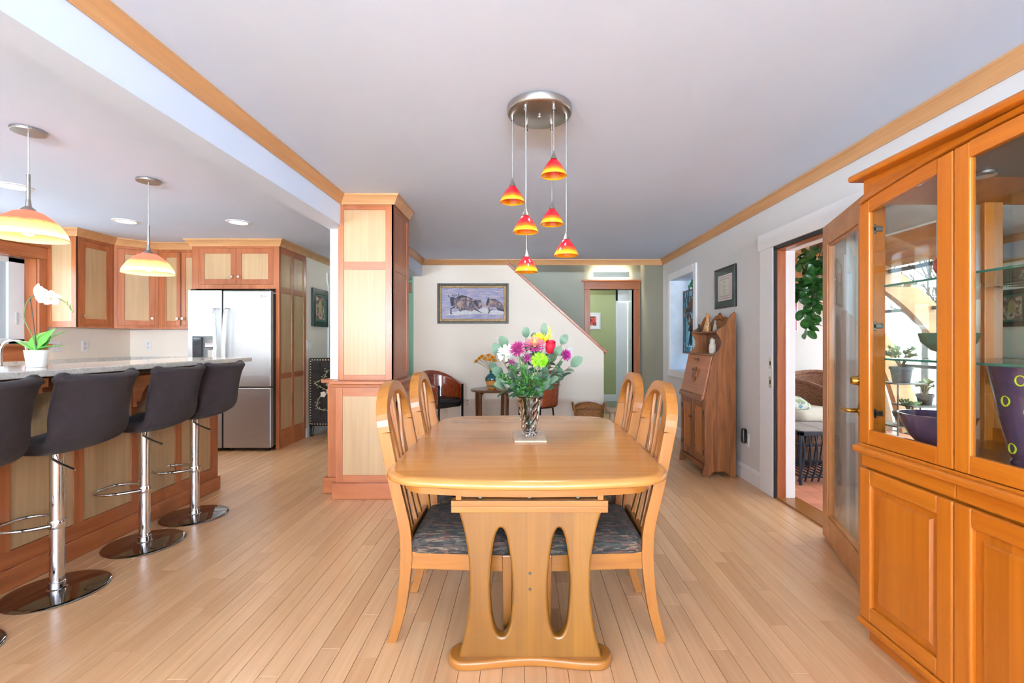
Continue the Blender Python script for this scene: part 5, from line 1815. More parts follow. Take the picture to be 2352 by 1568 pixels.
for k in range(nd_):
    y1 = CY1 - 0.43 * k
    y0 = y1 - 0.427
    m = MB(); Pc.slab(m, y0, y1, 0.722, 0.772, 0.0, 0.014)
    obj('drawer_front', m, W_('y'), cc, bevel=0.003)
    # base door: thick rounded frame, recessed field, raised panel
    a, b2, lo, hi = y0, y1, 0.096, 0.714
    m = MB()
    fw = 0.062
    Pc.slab(m, a, a + fw, lo, hi, 0, 0.024); Pc.slab(m, b2 - fw, b2, lo, hi, 0, 0.024)
    fr_ = obj('door', m, W_('z'), cc, bevel=0.007, seg=3)
    m = MB(); Pc.slab(m, a + fw - 0.004, b2 - fw + 0.004, hi - fw, hi, 0, 0.0236); obj('rail', m, W_('y'), fr_, bevel=0.007, seg=3)
    m = MB(); Pc.slab(m, a + fw - 0.004, b2 - fw + 0.004, lo, lo + fw, 0, 0.0236); obj('rail', m, W_('y'), fr_, bevel=0.007, seg=3)
    m = MB(); Pc.slab(m, a + fw, b2 - fw, lo + fw, hi - fw, 0, 0.008); obj('field', m, PANW, fr_)
    q = 0.034
    r0 = [Pc.p(u, v_, 0.008) for u, v_ in ((a + fw + q - 0.008, lo + fw + q - 0.008), (b2 - fw - q + 0.008, lo + fw + q - 0.008), (b2 - fw - q + 0.008, hi - fw - q + 0.008), (a + fw + q - 0.008, hi - fw - q + 0.008))]
    r1 = [Pc.p(u, v_, 0.017) for u, v_ in ((a + fw + q, lo + fw + q), (b2 - fw - q, lo + fw + q), (b2 - fw - q, hi - fw - q), (a + fw + q, hi - fw - q))]
    obj('raised_panel', MB().loft([r0, r1]), PANW, fr_, smooth=False)
# upper case
obj('upper_floor', MB().box(CX0 + 0.002, CX1, CYN, CY1, 0.815, 0.828), W_('y'), cc, bevel=0.002)
obj('upper_ceiling', MB().box(CX0 + 0.03, CX1, CYN, CY1, 1.845, 1.865), plain('case_ceiling', (150, 128, 112), 0.5), cc)
for x0, x1 in ((CX0 + 0.002, CX0 + 0.07), (CX1 - 0.05, CX1)):
    obj('corner_post', MB().box(x0, x1, CY1 - 0.022, CY1, 0.828, 1.845), W_('z'), cc, bevel=0.002)
    obj('corner_post', MB().box(x0, x1, CYN, CYN + 0.022, 0.828, 1.845), W_('z'), cc, bevel=0.002)
CASEG = glass_thin('cabinet_glass', (0.96, 0.985, 0.975), 1.0)
obj('end_glass', MB().box(CX0 + 0.07, CX1 - 0.05, CY1 - 0.013, CY1 - 0.009, 0.828, 1.845), CASEG, cc)
obj('end_glass', MB().box(CX0 + 0.07, CX1 - 0.05, CYN + 0.009, CYN + 0.013, 0.828, 1.845), CASEG, cc)
obj('back_frame', MB().box(CX1 - 0.018, CX1 - 0.002, CY1 - 0.47, CY1 - 0.40, 0.828, 1.845).box(CX1 - 0.018, CX1 - 0.002, CYN, CY1, 0.828, 0.88), W_('z'), cc)
obj('mirror_back', MB().box(CX1 - 0.012, CX1 - 0.008, CYN + 0.01, CY1 - 0.01, 0.828, 1.845), plain('mirror', (225, 232, 228), 0.01, 1.0, var=0.005), cc)
SHG = glass_thin('shelf_glass', (0.90, 0.965, 0.94), 1.0)
EDG = plain('shelf_edge', (74, 128, 112), 0.15, var=0.05)
for z in (1.168, 1.468):
    s_ = obj('glass_shelf', MB().box(CX0 + 0.06, CX1 - 0.03, CYN + 0.03, CY1 - 0.03, z - 0.008, z), SHG, cc)
    obj('shelf_edge', MB().box(CX0 + 0.058, CX0 + 0.060, CYN + 0.03, CY1 - 0.03, z - 0.008, z), EDG, s_)


def arch_z(y):
    """underside of the cornice: a shallow arch over the whole cabinet width"""
    mid = (CY1 + CYN) / 2
    q = min(1, abs(y - mid) / ((CY1 - CYN) / 2))
    return 1.885 - 0.078 * q ** 2.2


# upper glass doors (arched top rail)
for k in range(nd_):
    y1 = CY1 - 0.4325 * k + 0.002
    y0 = y1 - 0.428
    o = obj('glass_door', MB().loft([[Pc.p(u, v_, d) for u, v_, d in ((y1 - 0.055, 0.818, 0), (y1, 0.818, 0), (y1, 0.818, 0.022), (y1 - 0.055, 0.818, 0.022))],
                                     [Pc.p(u, v_, d) for u, v_, d in ((y1 - 0.055, arch_z(y1 - 0.055) - 0.004, 0), (y1, arch_z(y1) - 0.004, 0), (y1, arch_z(y1) - 0.004, 0.022), (y1 - 0.055, arch_z(y1 - 0.055) - 0.004, 0.022))]]), W_('z'), cc, bevel=0.004)
    obj('stile', MB().loft([[Pc.p(u, 0.818, d) for u, d in ((y0, 0), (y0 + 0.06, 0), (y0 + 0.06, 0.022), (y0, 0.022))],
                            [Pc.p(u, arch_z(u) - 0.004, d) for u, d in ((y0, 0), (y0 + 0.06, 0), (y0 + 0.06, 0.022), (y0, 0.022))]]), W_('z'), o, bevel=0.004)
    m = MB(); Pc.slab(m, y0 + 0.06, y1 - 0.055, 0.818, 0.878, 0.0, 0.0215); obj('rail', m, W_('y'), o, bevel=0.003)
    us = [y0 + 0.06 + (0.428 - 0.115) * i / 8 for i in range(9)]
    rr_ = []
    for u in us:
        zt = arch_z(u) - 0.004
        rr_.append([Pc.p(u, zt - 0.052, 0), Pc.p(u, zt, 0), Pc.p(u, zt, 0.0215), Pc.p(u, zt - 0.052, 0.0215)])
    obj('top_rail', MB().loft(rr_), W_('y'), o, smooth=False)
    m = MB(); Pc.slab(m, y0 + 0.055, y1 - 0.05, 0.87, arch_z(y1) - 0.012 if k == 0 else min(arch_z(y0), arch_z(y1)) - 0.01, 0.009, 0.012)
    obj('pane', m, CASEG, o)
    if k == 0:
        for z in (0.94, 1.30, 1.70):
            obj('hinge', MB().box(CX0 + 0.004, CX0 + 0.055, CY1 - 0.030, CY1 - 0.022, z - 0.010, z + 0.010).box(CX0 + 0.010, CX0 + 0.028, CY1 - 0.030, CY1 - 0.022, z - 0.020, z + 0.020), plain('hinge_metal', (120, 118, 112), 0.4, 0.9), o, bevel=0.003)
# frieze, arched bead and cornice
n = 24
r1 = []; r2 = []
for i in range(n + 1):
    y = CYN + (CY1 - CYN) * i / n
    z = arch_z(y)
    r1.append([(CX0 - 0.004, y, z), (CX1, y, z), (CX1, y, 1.905), (CX0 - 0.004, y, 1.905)])
    r2.append([(CX0 - 0.03, y, z), (CX0 - 0.004, y, z), (CX0 - 0.004, y, z + 0.022), (CX0 - 0.022, y, z + 0.022)])
obj('frieze', MB().loft(r1), W_('y'), cc, smooth=False)
obj('arched_bead', MB().loft(r2), W_('y'), cc, smooth=False)
obj('cornice', MB().box(CX0 - 0.055, CX1, CYN - 0.04, CY1 + 0.03, 1.905, 1.932), W_('y'), cc, bevel=0.011, seg=3)
for y in (1.15, 1.70):
    pl = obj('puck_light', MB().lathe([(0.036, -0.012), (0.04, -0.008), (0.04, 0.0)], (1.66, y, 1.845), 24), NICKEL, cc)
    obj('lens', MB().lathe([(0.030, -0.0135), (0.01, -0.014)], (1.66, y, 1.845), 20), plain('lens_off', (215, 220, 220), 0.1), pl)

# ---------------- glassware inside
PUR = real_glass('purple_glass', (0.30, 0.24, 0.36), 0.05, 1.3)
PURO = plain('purple_opaque', (92, 74, 104), 0.12, var=0.15, nscale=10, coat=0.6)
bw = thing('glass_bowl', 'purple glass bowl with red marks on the cabinet floor', 'bowl', (1.585, 1.805, 0.829))
obj('body', MB().lathe([(0.035, 0.0), (0.05, 0.004), (0.085, 0.045), (0.108, 0.09), (0.120, 0.13), (0.116, 0.13), (0.103, 0.09), (0.08, 0.048), (0.04, 0.012)], (1.585, 1.805, 0.829), 36), PURO, bw, ang=60)
REDM = plain('red_enamel', (196, 40, 48), 0.4)
for z, r in ((0.10, 0.113), (0.078, 0.104), (0.056, 0.094)):
    a0 = math.atan2(-1.805, -1.585) + 0.16
    obj('red_mark', MB().tube([(1.585 + r * math.cos(a0 + t * 0.05), 1.805 + r * math.sin(a0 + t * 0.05), 0.829 + z + 0.002 * abs(t)) for t in range(-2, 3)], [0.001, 0.003, 0.0035, 0.003, 0.001], 6), REDM, bw)
vz = thing('glass_vase', 'tall tapered purple vase with yellow-green rings in the cabinet', 'vase', (1.655, 1.525, 0.829))
obj('body', MB().lathe([(0.052, 0.0), (0.056, 0.006), (0.056, 0.014), (0.050, 0.022), (0.062, 0.05), (0.112, 0.325), (0.108, 0.325), (0.06, 0.06)], (1.655, 1.525, 0.829), 40), PURO, vz, ang=50)
LIME = plain('lime_enamel', (196, 206, 30), 0.4)
for az, z in ((-0.28, 0.285), (-0.75, 0.215), (-0.10, 0.185), (-0.85, 0.06), (0.3, 0.12), (0.6, 0.26)):
    a0 = math.atan2(-1.525, -1.655) + az
    r = 0.062 + 0.05 * (z - 0.05) / 0.275 + 0.001
    pts = [(1.655 + r * math.cos(a0 + 0.012 / r * math.cos(t)), 1.525 + r * math.sin(a0 + 0.012 / r * math.cos(t)), 0.829 + z + 0.016 * math.sin(t)) for t in [2 * PI * i / 16 for i in range(16)]]
    obj('ring', MB().tube(pts, 0.0028, 6, closed=True), LIME, vz)
gb_ = thing('glass_bowl', 'small green footed bowl with red marks on the middle glass shelf', 'bowl', (1.585, 1.755, 1.1685))
obj('body', MB().lathe([(0.03, 0.0), (0.032, 0.004), (0.014, 0.012), (0.012, 0.022), (0.05, 0.034), (0.082, 0.066), (0.09, 0.10), (0.087, 0.10), (0.078, 0.068), (0.045, 0.038)], (1.585, 1.755, 1.1685), 32), plain('green_bowl_glass', (92, 122, 100), 0.15, var=0.1, coat=0.5), gb_, ang=60)
for z, r in ((0.082, 0.0885), (0.060, 0.079)):
    a0 = math.atan2(-1.755, -1.585) - 0.25
    obj('red_mark', MB().tube([(1.585 + r * math.cos(a0 + t * 0.06), 1.755 + r * math.sin(a0 + t * 0.06), 1.1685 + z) for t in range(-2, 3)], [0.001, 0.003, 0.0032, 0.003, 0.001], 6), REDM, gb_)
rvv = thing('glass_vase', 'small round red glass vase on the top shelf of the cabinet', 'vase', (1.60, 1.75, 1.4685))
obj('body', MB().lathe([(0.025, 0.0), (0.045, 0.012), (0.06, 0.045), (0.058, 0.07), (0.035, 0.10), (0.018, 0.115), (0.017, 0.14), (0.022, 0.15), (0.019, 0.15), (0.014, 0.14)], (1.60, 1.75, 1.4685), 32), plain('red_glass', (186, 40, 44), 0.1, var=0.1, coat=0.6), rvv, ang=70)

# ---------------------------------------------------------------- oak drop-front desk
SY0, SY1 = 4.268, 4.918
SX0, SX1 = 1.628, 1.925
dk = thing('secretary_desk', 'oak drop-front desk with scrolled shelf sides against the right wall', 'desk', (1.78, 4.59, 0))
# side profile in (x, z); x towards the wall is larger
side = [(SX1, 0.0), (SX1 - 0.05, 0.0), (SX1 - 0.065, 0.028), (SX1 - 0.10, 0.052), (SX0 + 0.10, 0.052), (SX0 + 0.065, 0.028), (SX0 + 0.05, 0.0), (SX0, 0.0), (SX0 + 0.006, 0.06),
        (SX0 + 0.018, 0.12), (SX0 + 0.018, 0.69), (SX0 + 0.098, 1.10), (SX0 + 0.112, 1.125), (SX0 + 0.135, 1.14), (SX0 + 0.155, 1.165), (SX0 + 0.168, 1.20), (SX0 + 0.168, 1.235),
        (SX0 + 0.155, 1.27), (SX0 + 0.132, 1.30), (SX0 + 0.128, 1.325), (SX0 + 0.145, 1.345), (SX0 + 0.18, 1.36), (SX0 + 0.215, 1.39), (SX0 + 0.24, 1.44), (SX0 + 0.258, 1.475), (SX1 - 0.012, 1.498), (SX1, 1.485)]
sm_ = flat(side, [], 0.022, 0.003, 1)
for yy in (SY0 + 0.011, SY1 - 0.011):
    obj('side', on(sm_, lambda x, y, z: (x, yy + z, y)), oak('z'), dk, ang=50)
ya, yb_ = SY0 + 0.022, SY1 - 0.022
obj('back', MB().box(SX1 - 0.014, SX1 - 0.002, ya, yb_, 0.05, 1.34), oak('z'), dk)
# crest board with a wavy top
cr_ = [(ya, 1.33), (yb_, 1.33)]
N_ = 40
for i in range(N_ + 1):
    f = 1 - i / N_
    y = ya + (yb_ - ya) * f
    q = abs(f - 0.5) * 2
    z = 1.405 + 0.085 * math.cos(q * PI / 2) ** 2 + 0.020 * math.cos(q * PI * 4.0) * (1 - q)
    cr_.append((y, z))
cm_ = flat(cr_, [], 0.014, 0.002, 1)
obj('crest_board', on(cm_, lambda x, y, z: (SX1 - 0.010 + z, x, y)), oak('y'), dk, ang=50)
obj('carving', MB().tube(smooth_path([(SX1 - 0.024, 4.50, 1.44), (SX1 - 0.026, 4.545, 1.475), (SX1 - 0.026, 4.59, 1.45), (SX1 - 0.026, 4.635, 1.475), (SX1 - 0.024, 4.68, 1.44)], 5), 0.012, 8), oak('y'), dk)
obj('shelf', MB().box(SX0 + 0.130, SX1 - 0.014, ya, yb_, 1.312, 1.328), oak('y'), dk, bevel=0.003)
obj('shelf', MB().box(SX0 + 0.100, SX1 - 0.014, ya, yb_, 1.098, 1.116), oak('y'), dk, bevel=0.003)
obj('floor_board', MB().box(SX0 + 0.03, SX1 - 0.014, ya, yb_, 0.09, 0.108), oak('y'), dk)
obj('writing_board', MB().box(SX0 + 0.01, SX1 - 0.014, ya, yb_, 0.685, 0.705), oak('y'), dk, bevel=0.003)
# sloping fall front
f0, f1 = Vector((SX0 + 0.000, 0, 0.700)), Vector((SX0 + 0.086, 0, 1.098))
dn = (f1 - f0).normalized(); nn = Vector((-dn.z, 0, dn.x))
ring = [f0, f1, f1 - nn * 0.018, f0 - nn * 0.018]
ff = obj('fall_front', MB().loft([[q + Vector((0, ya + 0.003, 0)) for q in ring], [q + Vector((0, yb_ - 0.003, 0)) for q in ring]]), wood('oak_front', (156, 84, 40), (178, 104, 54), 'y', 0.4, 0.9, coat=0.2), dk, bevel=0.003)
ring = [f0 + dn * -0.012 + nn * 0.010, f0 + dn * 0.03 + nn * 0.012, f0 + dn * 0.04, f0 - dn * 0.012]
obj('bottom_moulding', MB().loft([[q + Vector((0, ya + 0.003, 0)) for q in ring], [q + Vector((0, yb_ - 0.003, 0)) for q in ring]]), oak('y'), ff)


def onff(y, t, d): return f0 + dn * t + nn * d + Vector((0, y, 0))


# carved leaf ornament and key on the fall front
ym = 4.59
orn = [(0, 0.062), (0.018, 0.035), (0.05, 0.03), (0.075, 0.045), (0.07, 0.018), (0.05, 0.004), (0.062, -0.02), (0.04, -0.016), (0.022, -0.03), (0.012, -0.055), (0, -0.068), (-0.012, -0.055), (-0.022, -0.03), (-0.04, -0.016), (-0.062, -0.02), (-0.05, 0.004), (-0.07, 0.018), (-0.075, 0.045), (-0.05, 0.03), (-0.018, 0.035)]
om = flat(orn, [], 0.016, 0.006, 2)
obj('carved_ornament', on(om, lambda x, y, z: onff(ym + x * 0.95, 0.215 + y, 0.006 + z)), oak('z'), ff, ang=60)
ks = obj('key_plate', on(flat([(0.012 * math.cos(2 * PI * i / 16), 0.016 * math.sin(2 * PI * i / 16)) for i in range(16)], [], 0.004, 0.001), lambda x, y, z: onff(ym + x, 0.365 + y, 0.002 + z)), plain('old_brass', (96, 72, 40), 0.4, 0.8), ff)
obj('key', MB().tube([onff(ym, 0.365, 0.002), onff(ym, 0.365, 0.028)], 0.003, 8).tube([onff(ym + 0.011 * math.cos(2 * PI * i / 12), 0.362, 0.036 + 0.009 * math.sin(2 * PI * i / 12)) for i in range(12)], 0.003, 6, closed=True), plain('old_brass', (96, 72, 40), 0.4, 0.8), ks)
# lower doors
Pq = Plane((SX0 + 0.02, 0, 0), (0, 1, 0), (-1, 0, 0))
for a, b2, hs in ((ya + 0.003, (ya + yb_) / 2 - 0.001, ya), ((ya + yb_) / 2 + 0.001, yb_ - 0.003, yb_)):
    m = MB()
    for u0, u1, v0, v1 in ((a, a + 0.062, 0.108, 0.68), (b2 - 0.062, b2, 0.108, 0.68)):
        Pq.slab(m, u0, u1, v0, v1, -0.018, 0)
    Pq.slab(m, a + 0.062, b2 - 0.062, 0.62, 0.68, -0.018, -0.0005); Pq.slab(m, a + 0.062, b2 - 0.062, 0.108, 0.18, -0.018, -0.0005)
    dd_ = obj('door', m, oak('z'), dk, bevel=0.002)
    m = MB(); Pq.slab(m, a + 0.062, b2 - 0.062, 0.18, 0.62, -0.018, -0.009); obj('panel', m, wood('oak_panel', (168, 96, 40), (190, 118, 56), 'z', 0.4, 1.0), dd_)
    for z in (0.21, 0.58):
        u = a + 0.012 if hs == ya else b2 - 0.012
        q0 = Pq.p(u, z, 0.002)
        obj('hinge', MB().tube([q0 - Vector((0, 0, 0.022)), q0 + Vector((0, 0, 0.022))], 0.007, 8), BLACK, dd_)
q0 = Pq.p((ya + yb_) / 2 + 0.03, 0.50, 0)
obj('knob', MB().tube([q0, q0 + Vector((-0.010, 0, 0)), q0 + Vector((-0.012, 0, 0)), q0 + Vector((-0.022, 0, 0))], [0.006, 0.006, 0.013, 0.010], 12), BLACK, dk)
obj('bottom_rail', MB().box(SX0 + 0.005, SX0 + 0.03, ya, yb_, 0.06, 0.105), oak('y'), dk, bevel=0.002)

# figurines on the desk shelves
def cat_fig(x, y, z, h, m_, label, rz=0.0, name='cat_figurine'):
    t = thing(name, label, 'figurine', (x, y, z))
    obj('body', MB().lathe([(0.16 * h, 0), (0.20 * h, 0.03 * h), (0.21 * h, 0.16 * h), (0.16 * h, 0.36 * h), (0.10 * h, 0.56 * h), (0.075 * h, 0.66 * h), (0.08 * h, 0.72 * h)], (x, y, z), 16), m_, t, ang=80)
    obj('head', MB().ball((x, y - 0.02 * h, z + 0.80 * h), 0.11 * h, 0.12 * h, 0.11 * h, 12, 8), m_, t, ang=80)
    for s in (-1, 1):
        obj('ear', MB().lathe([(0.045 * h, 0.86 * h), (0.02 * h, 0.95 * h), (0.004 * h, 1.0 * h)], (x + s * 0.06 * h, y, z), 8), m_, t, ang=80)
    obj('tail', MB().tube(smooth_path([(x - 0.18 * h, y, z + 0.04 * h), (x - 0.26 * h, y - 0.06 * h, z + 0.05 * h), (x - 0.14 * h, y - 0.19 * h, z + 0.045 * h)], 4), 0.03 * h, 8), m_, t, ang=80)
    return t


ZS = 1.3285
cat_fig(1.80, 4.83, ZS, 0.085, plain('black_ceramic', (36, 36, 40), 0.3), 'small black cat figurine at the far end of the desk shelf')
cat_fig(1.815, 4.64, ZS, 0.19, wood('carved_pale_wood', (176, 118, 66), (206, 150, 92), 'z', 0.45, 1.5), 'tall carved wooden cat figurine on the desk shelf')
cat_fig(1.795, 4.41, ZS, 0.11, plain('grey_stone', (150, 138, 118), 0.6, var=0.25, nscale=40), 'speckled stone cat figurine at the near end of the desk shelf')
cat_fig(1.80, 4.50, ZS, 0.05, plain('dark_metal', (52, 52, 58), 0.4, 0.4), 'tiny dark cat figurine beside the stone one')
hr = thing('heron_figurine', 'small pale long-legged bird figurine on the desk shelf', 'figurine', (1.775, 4.545, ZS))
PALE = plain('pale_bone', (222, 204, 168), 0.5)
obj('base', MB().lathe([(0.014, 0), (0.014, 0.004)], (1.775, 4.545, ZS), 12), PALE, hr)
obj('legs', MB().tube([(1.775, 4.545, ZS + 0.003), (1.775, 4.545, ZS + 0.04)], 0.0022, 6), PALE, hr)
obj('body', MB().ball((1.775, 4.545, ZS + 0.048), 0.010, 0.018, 0.011, 10, 6), PALE, hr)
obj('neck', MB().tube(smooth_path([(1.775, 4.53, ZS + 0.052), (1.775, 4.518, ZS + 0.07), (1.775, 4.53, ZS + 0.088), (1.775, 4.515, ZS + 0.092)], 4), [0.005] * 9 + [0.004] * 3 + [0.001], 6), PALE, hr)
ow = thing('owl_figurine', 'pale stone owl figurine on the lower desk shelf', 'figurine', (1.79, 4.46, 1.1165))
STN = plain('pale_stone', (206, 196, 178), 0.6, var=0.12, nscale=30)
obj('body', MB().lathe([(0.026, 0), (0.030, 0.01), (0.033, 0.05), (0.030, 0.085), (0.022, 0.10), (0.025, 0.115), (0.021, 0.135), (0.008, 0.142)], (1.79, 4.46, 1.1165), 18), STN, ow, ang=80)
for s in (-1, 1):
    obj('ear_tuft', MB().lathe([(0.007, 0.135), (0.001, 0.152)], (1.785, 4.46 + s * 0.014, 1.1165), 8), STN, ow)
    obj('eye', MB().ball((1.768, 4.46 + s * 0.010, 1.1165 + 0.12), 0.005, n=8, m=6), BLACK, ow)

# ---------------------------------------------------------------- framed certificate on the right wall
def frame_on(P, u0, u1, v0, v1, fw, depth, m_, parent, name='frame', mat_depth=None):
    for a, b2, lo, hi, ax in ((u0, u0 + fw, v0, v1, 'z'), (u1 - fw, u1, v0, v1, 'z'), (u0 + fw, u1 - fw, v1 - fw, v1, 'u'), (u0 + fw, u1 - fw, v0, v0 + fw, 'u')):
        m = MB(); P.slab(m, a, b2, lo, hi, 0.001, depth)
        obj(name, m, m_, parent, bevel=min(0.004, fw / 4))


def sheet(P, u0, u1, v0, v1, d, m_, parent, name, t=0.0015):
    m = MB(); P.slab(m, u0, u1, v0, v1, d - t, d)
    return obj(name, m, m_, parent, smooth=False)


ce = thing('framed_certificate', 'certificate in a black frame with dark green mat above the desk', 'picture', pRt.p(4.61, 1.56, 0))
frame_on(pRt, 4.375, 4.847, 1.56, 1.96, 0.014, 0.022, plain('frame_black', (24, 24, 26), 0.3), ce)
sheet(pRt, 4.389, 4.833, 1.574, 1.946, 0.012, plain('mat_green', (54, 68, 58), 0.8, var=0.03), ce, 'mat')
sheet(pRt, 4.46, 4.77, 1.635, 1.885, 0.0135, plain('paper_white', (240, 240, 240), 0.7, var=0.01), ce, 'inner_mat')
sheet(pRt, 4.478, 4.752, 1.650, 1.870, 0.0145, plain('paper_red', (200, 96, 100), 0.7), ce, 'red_border')
sheet(pRt, 4.485, 4.745, 1.657, 1.863, 0.0150, plain('paper_white', (240, 240, 240), 0.7, var=0.01), ce, 'white_border')
sheet(pRt, 4.497, 4.733, 1.667, 1.853, 0.0155, plain('paper_tan', (196, 182, 168), 0.7), ce, 'tan_border')
ct = sheet(pRt, 4.517, 4.713, 1.683, 1.837, 0.0165, plain('paper_cream', (226, 222, 206), 0.7, var=0.01), ce, 'certificate')
for v_, w_ in ((1.822, 0.05), (1.812, 0.07), (1.792, 0.075), (1.775, 0.10), (1.760, 0.06), (1.742, 0.09), (1.730, 0.085), (1.712, 0.06), (1.700, 0.07)):
    sheet(pRt, 4.615 - w_ / 2, 4.615 + w_ / 2, v_ - (0.0035 if v_ == 1.775 else 0.0015), v_ + 0.0015, 0.0172, plain('ink_grey', (150, 146, 138), 0.8), ct, 'text_line', 0.0004)
sheet(pRt, 4.382, 4.840, 1.567, 1.953, 0.019, glass_thin('picture_glass', (1, 1, 1), 0.8), ce, 'glazing')

# ---------------------------------------------------------------- stained glass panel in the opening
PS = Plane((XRO + 0.045, 0, 0), (0, 1, 0), (-1, 0, 0))
sg = thing('stained_glass_panel', 'stained glass panel of orange lilies hanging in the wall opening', 'stained glass', PS.p(5.9, 1.07, 0))
u0, u1, v0, v1 = 5.62, 6.322, 1.07, 1.90
frame_on(PS, u0, u1, v0, v1, 0.022, 0.018, wood('walnut_strip', (86, 52, 36), (112, 70, 48), 'z', 0.5), sg)


def sgmat(name, c):
    if name in MATS: return MATS[name]
    m, nt, b = new(name)
    f = noise(nt, coords(nt, False), 14, 3, 1.0)
    L = tuple(x ** 0.5 for x in lin(c))
    col = ramp(nt, f, [(0.3, tuple(x * 0.8 for x in L[:3]) + (1,)), (0.7, L)])
    nt.links.new(col, b.inputs['Base Color'])
    b.inputs['Roughness'].default_value = 0.15
    tl = nd(nt, 'ShaderNodeBsdfTransparent'); nt.links.new(col, tl.inputs[0])
    mx = nd(nt, 'ShaderNodeMixShader'); mx.inputs[0].default_value = 0.85
    nt.links.new(b.outputs[0], mx.inputs[1]); nt.links.new(tl.outputs[0], mx.inputs[2]); nt.links.new(mx.outputs[0], nt.nodes['Material Output'].inputs[0])
    MATS[name] = m
    return m


AQ = [sgmat('glass_aqua', (150, 200, 206)), sgmat('glass_pale', (196, 222, 226)), sgmat('glass_teal', (112, 176, 182))]
ORG_ = sgmat('glass_orange', (238, 134, 66)); PK = sgmat('glass_coral', (236, 160, 130)); DG = sgmat('glass_green', (72, 128, 104))
LEAD = plain('lead_came', (46, 48, 50), 0.5, 0.6)
iu0, iu1, iv0, iv1 = u0 + 0.022, u1 - 0.022, v0 + 0.022, v1 - 0.022
g = random.Random(8)
bd = 0.075
# border panes
for side_ in range(4):
    L = (iu1 - iu0) if side_ < 2 else (iv1 - iv0 - 2 * bd)
    p = 0
    while p < L - 0.01:
        w2 = min(g.choice((0.06, 0.1, 0.14)), L - p)
        if side_ == 0: a = (iu0 + p, iu0 + p + w2, iv1 - bd, iv1)
        elif side_ == 1: a = (iu0 + p, iu0 + p + w2, iv0, iv0 + bd)
        elif side_ == 2: a = (iu0, iu0 + bd * 0.8, iv0 + bd + p, iv0 + bd + p + w2)
        else: a = (iu1 - bd * 0.8, iu1, iv0 + bd + p, iv0 + bd + p + w2)
        m = MB(); PS.slab(m, a[0] + 0.003, a[1] - 0.003, a[2] + 0.003, a[3] - 0.003, 0.004, 0.008)
        obj('pane', m, g.choice(AQ), sg)
        m = MB()
        PS.slab(m, a[0] - 0.002, a[0] + 0.003, a[2], a[3], 0.003, 0.010); PS.slab(m, a[0], a[1], a[2] - 0.002, a[2] + 0.003, 0.003, 0.010)
        obj('lead_line', m, LEAD, sg)
        p += w2
m = MB(); PS.slab(m, iu0 + bd * 0.8 + 0.003, iu1 - bd * 0.8 - 0.003, iv0 + bd + 0.003, iv1 - bd - 0.003, 0.0045, 0.007); obj('pane', m, AQ[0], sg)


def ss_leaf(c, ang, L, wd, mt, nm, d):
    pts = []
    for i in range(14):
        f = i / 13
        pts.append((f * L, wd / 2 * math.sin(PI * f) ** 0.8))
    pts += [(p[0], -p[1]) for p in reversed(pts[1:-1])]
    ca, sa = math.cos(ang), math.sin(ang)
    q = flat([(x * ca - y * sa, x * sa + y * ca) for x, y in pts], [], 0.004, 0.0008)
    obj(nm, on(q, lambda x, y, z: PS.p(c[0] + x, c[1] + y, d + z)), mt, sg)
    path = [PS.p(c[0] + x * ca - y * sa, c[1] + x * sa + y * ca, d + 0.002) for x, y in pts]
    obj('lead_line', MB().tube(path, 0.0028, 5, closed=True), LEAD, sg)


for c in ((6.13, 1.60), (6.02, 1.70), (6.03, 1.44), (5.86, 1.58)):
    for k in range(6):
        ss_leaf(c, k * PI / 3 + c[0] * 3, 0.115, 0.05, ORG_ if k % 2 else PK, 'petal_pane', 0.010)
for c, a, L in (((6.05, 1.17), PI / 2 + 0.25, 0.28), ((6.0, 1.17), PI / 2 - 0.2, 0.30), ((6.12, 1.17), PI / 2 + 0.5, 0.30), ((5.9, 1.17), PI / 2 - 0.1, 0.28), ((6.15, 1.70), PI / 2 + 0.2, 0.12)):
    ss_leaf(c, a, L, 0.035, DG, 'leaf_pane', 0.009)
fr2 = thing('frog_ornament', 'green glass frog perched on top of the stained glass panel', 'ornament', PS.p(6.02, 1.90, 0.01))
FG = plain('frog_green', (22, 128, 70), 0.2, var=0.15, coat=0.5)
fx = XRO + 0.032
obj('body', MB().ball((fx, 6.02, 1.955), 0.018, 0.055, 0.035), FG, fr2, ang=80)
obj('head', MB().ball((fx, 5.965, 1.995), 0.018, 0.034, 0.026), FG, fr2, ang=80)
for dy, dz in ((-0.05, 0), (0.05, 0.01)):
    obj('leg', MB().tube(smooth_path([(fx, 6.02 + dy * 0.6, 1.955), (fx, 6.02 + dy * 1.7, 1.94 + dz), (fx, 6.02 + dy * 1.2, 1.905), (fx, 6.02 + dy * 2.0, 1.905)], 3), 0.010, 6), FG, fr2)
obj('arm', MB().tube(smooth_path([(fx, 5.98, 1.98), (fx, 5.93, 2.01), (fx, 5.94, 2.04)], 3), 0.008, 6), FG, fr2)

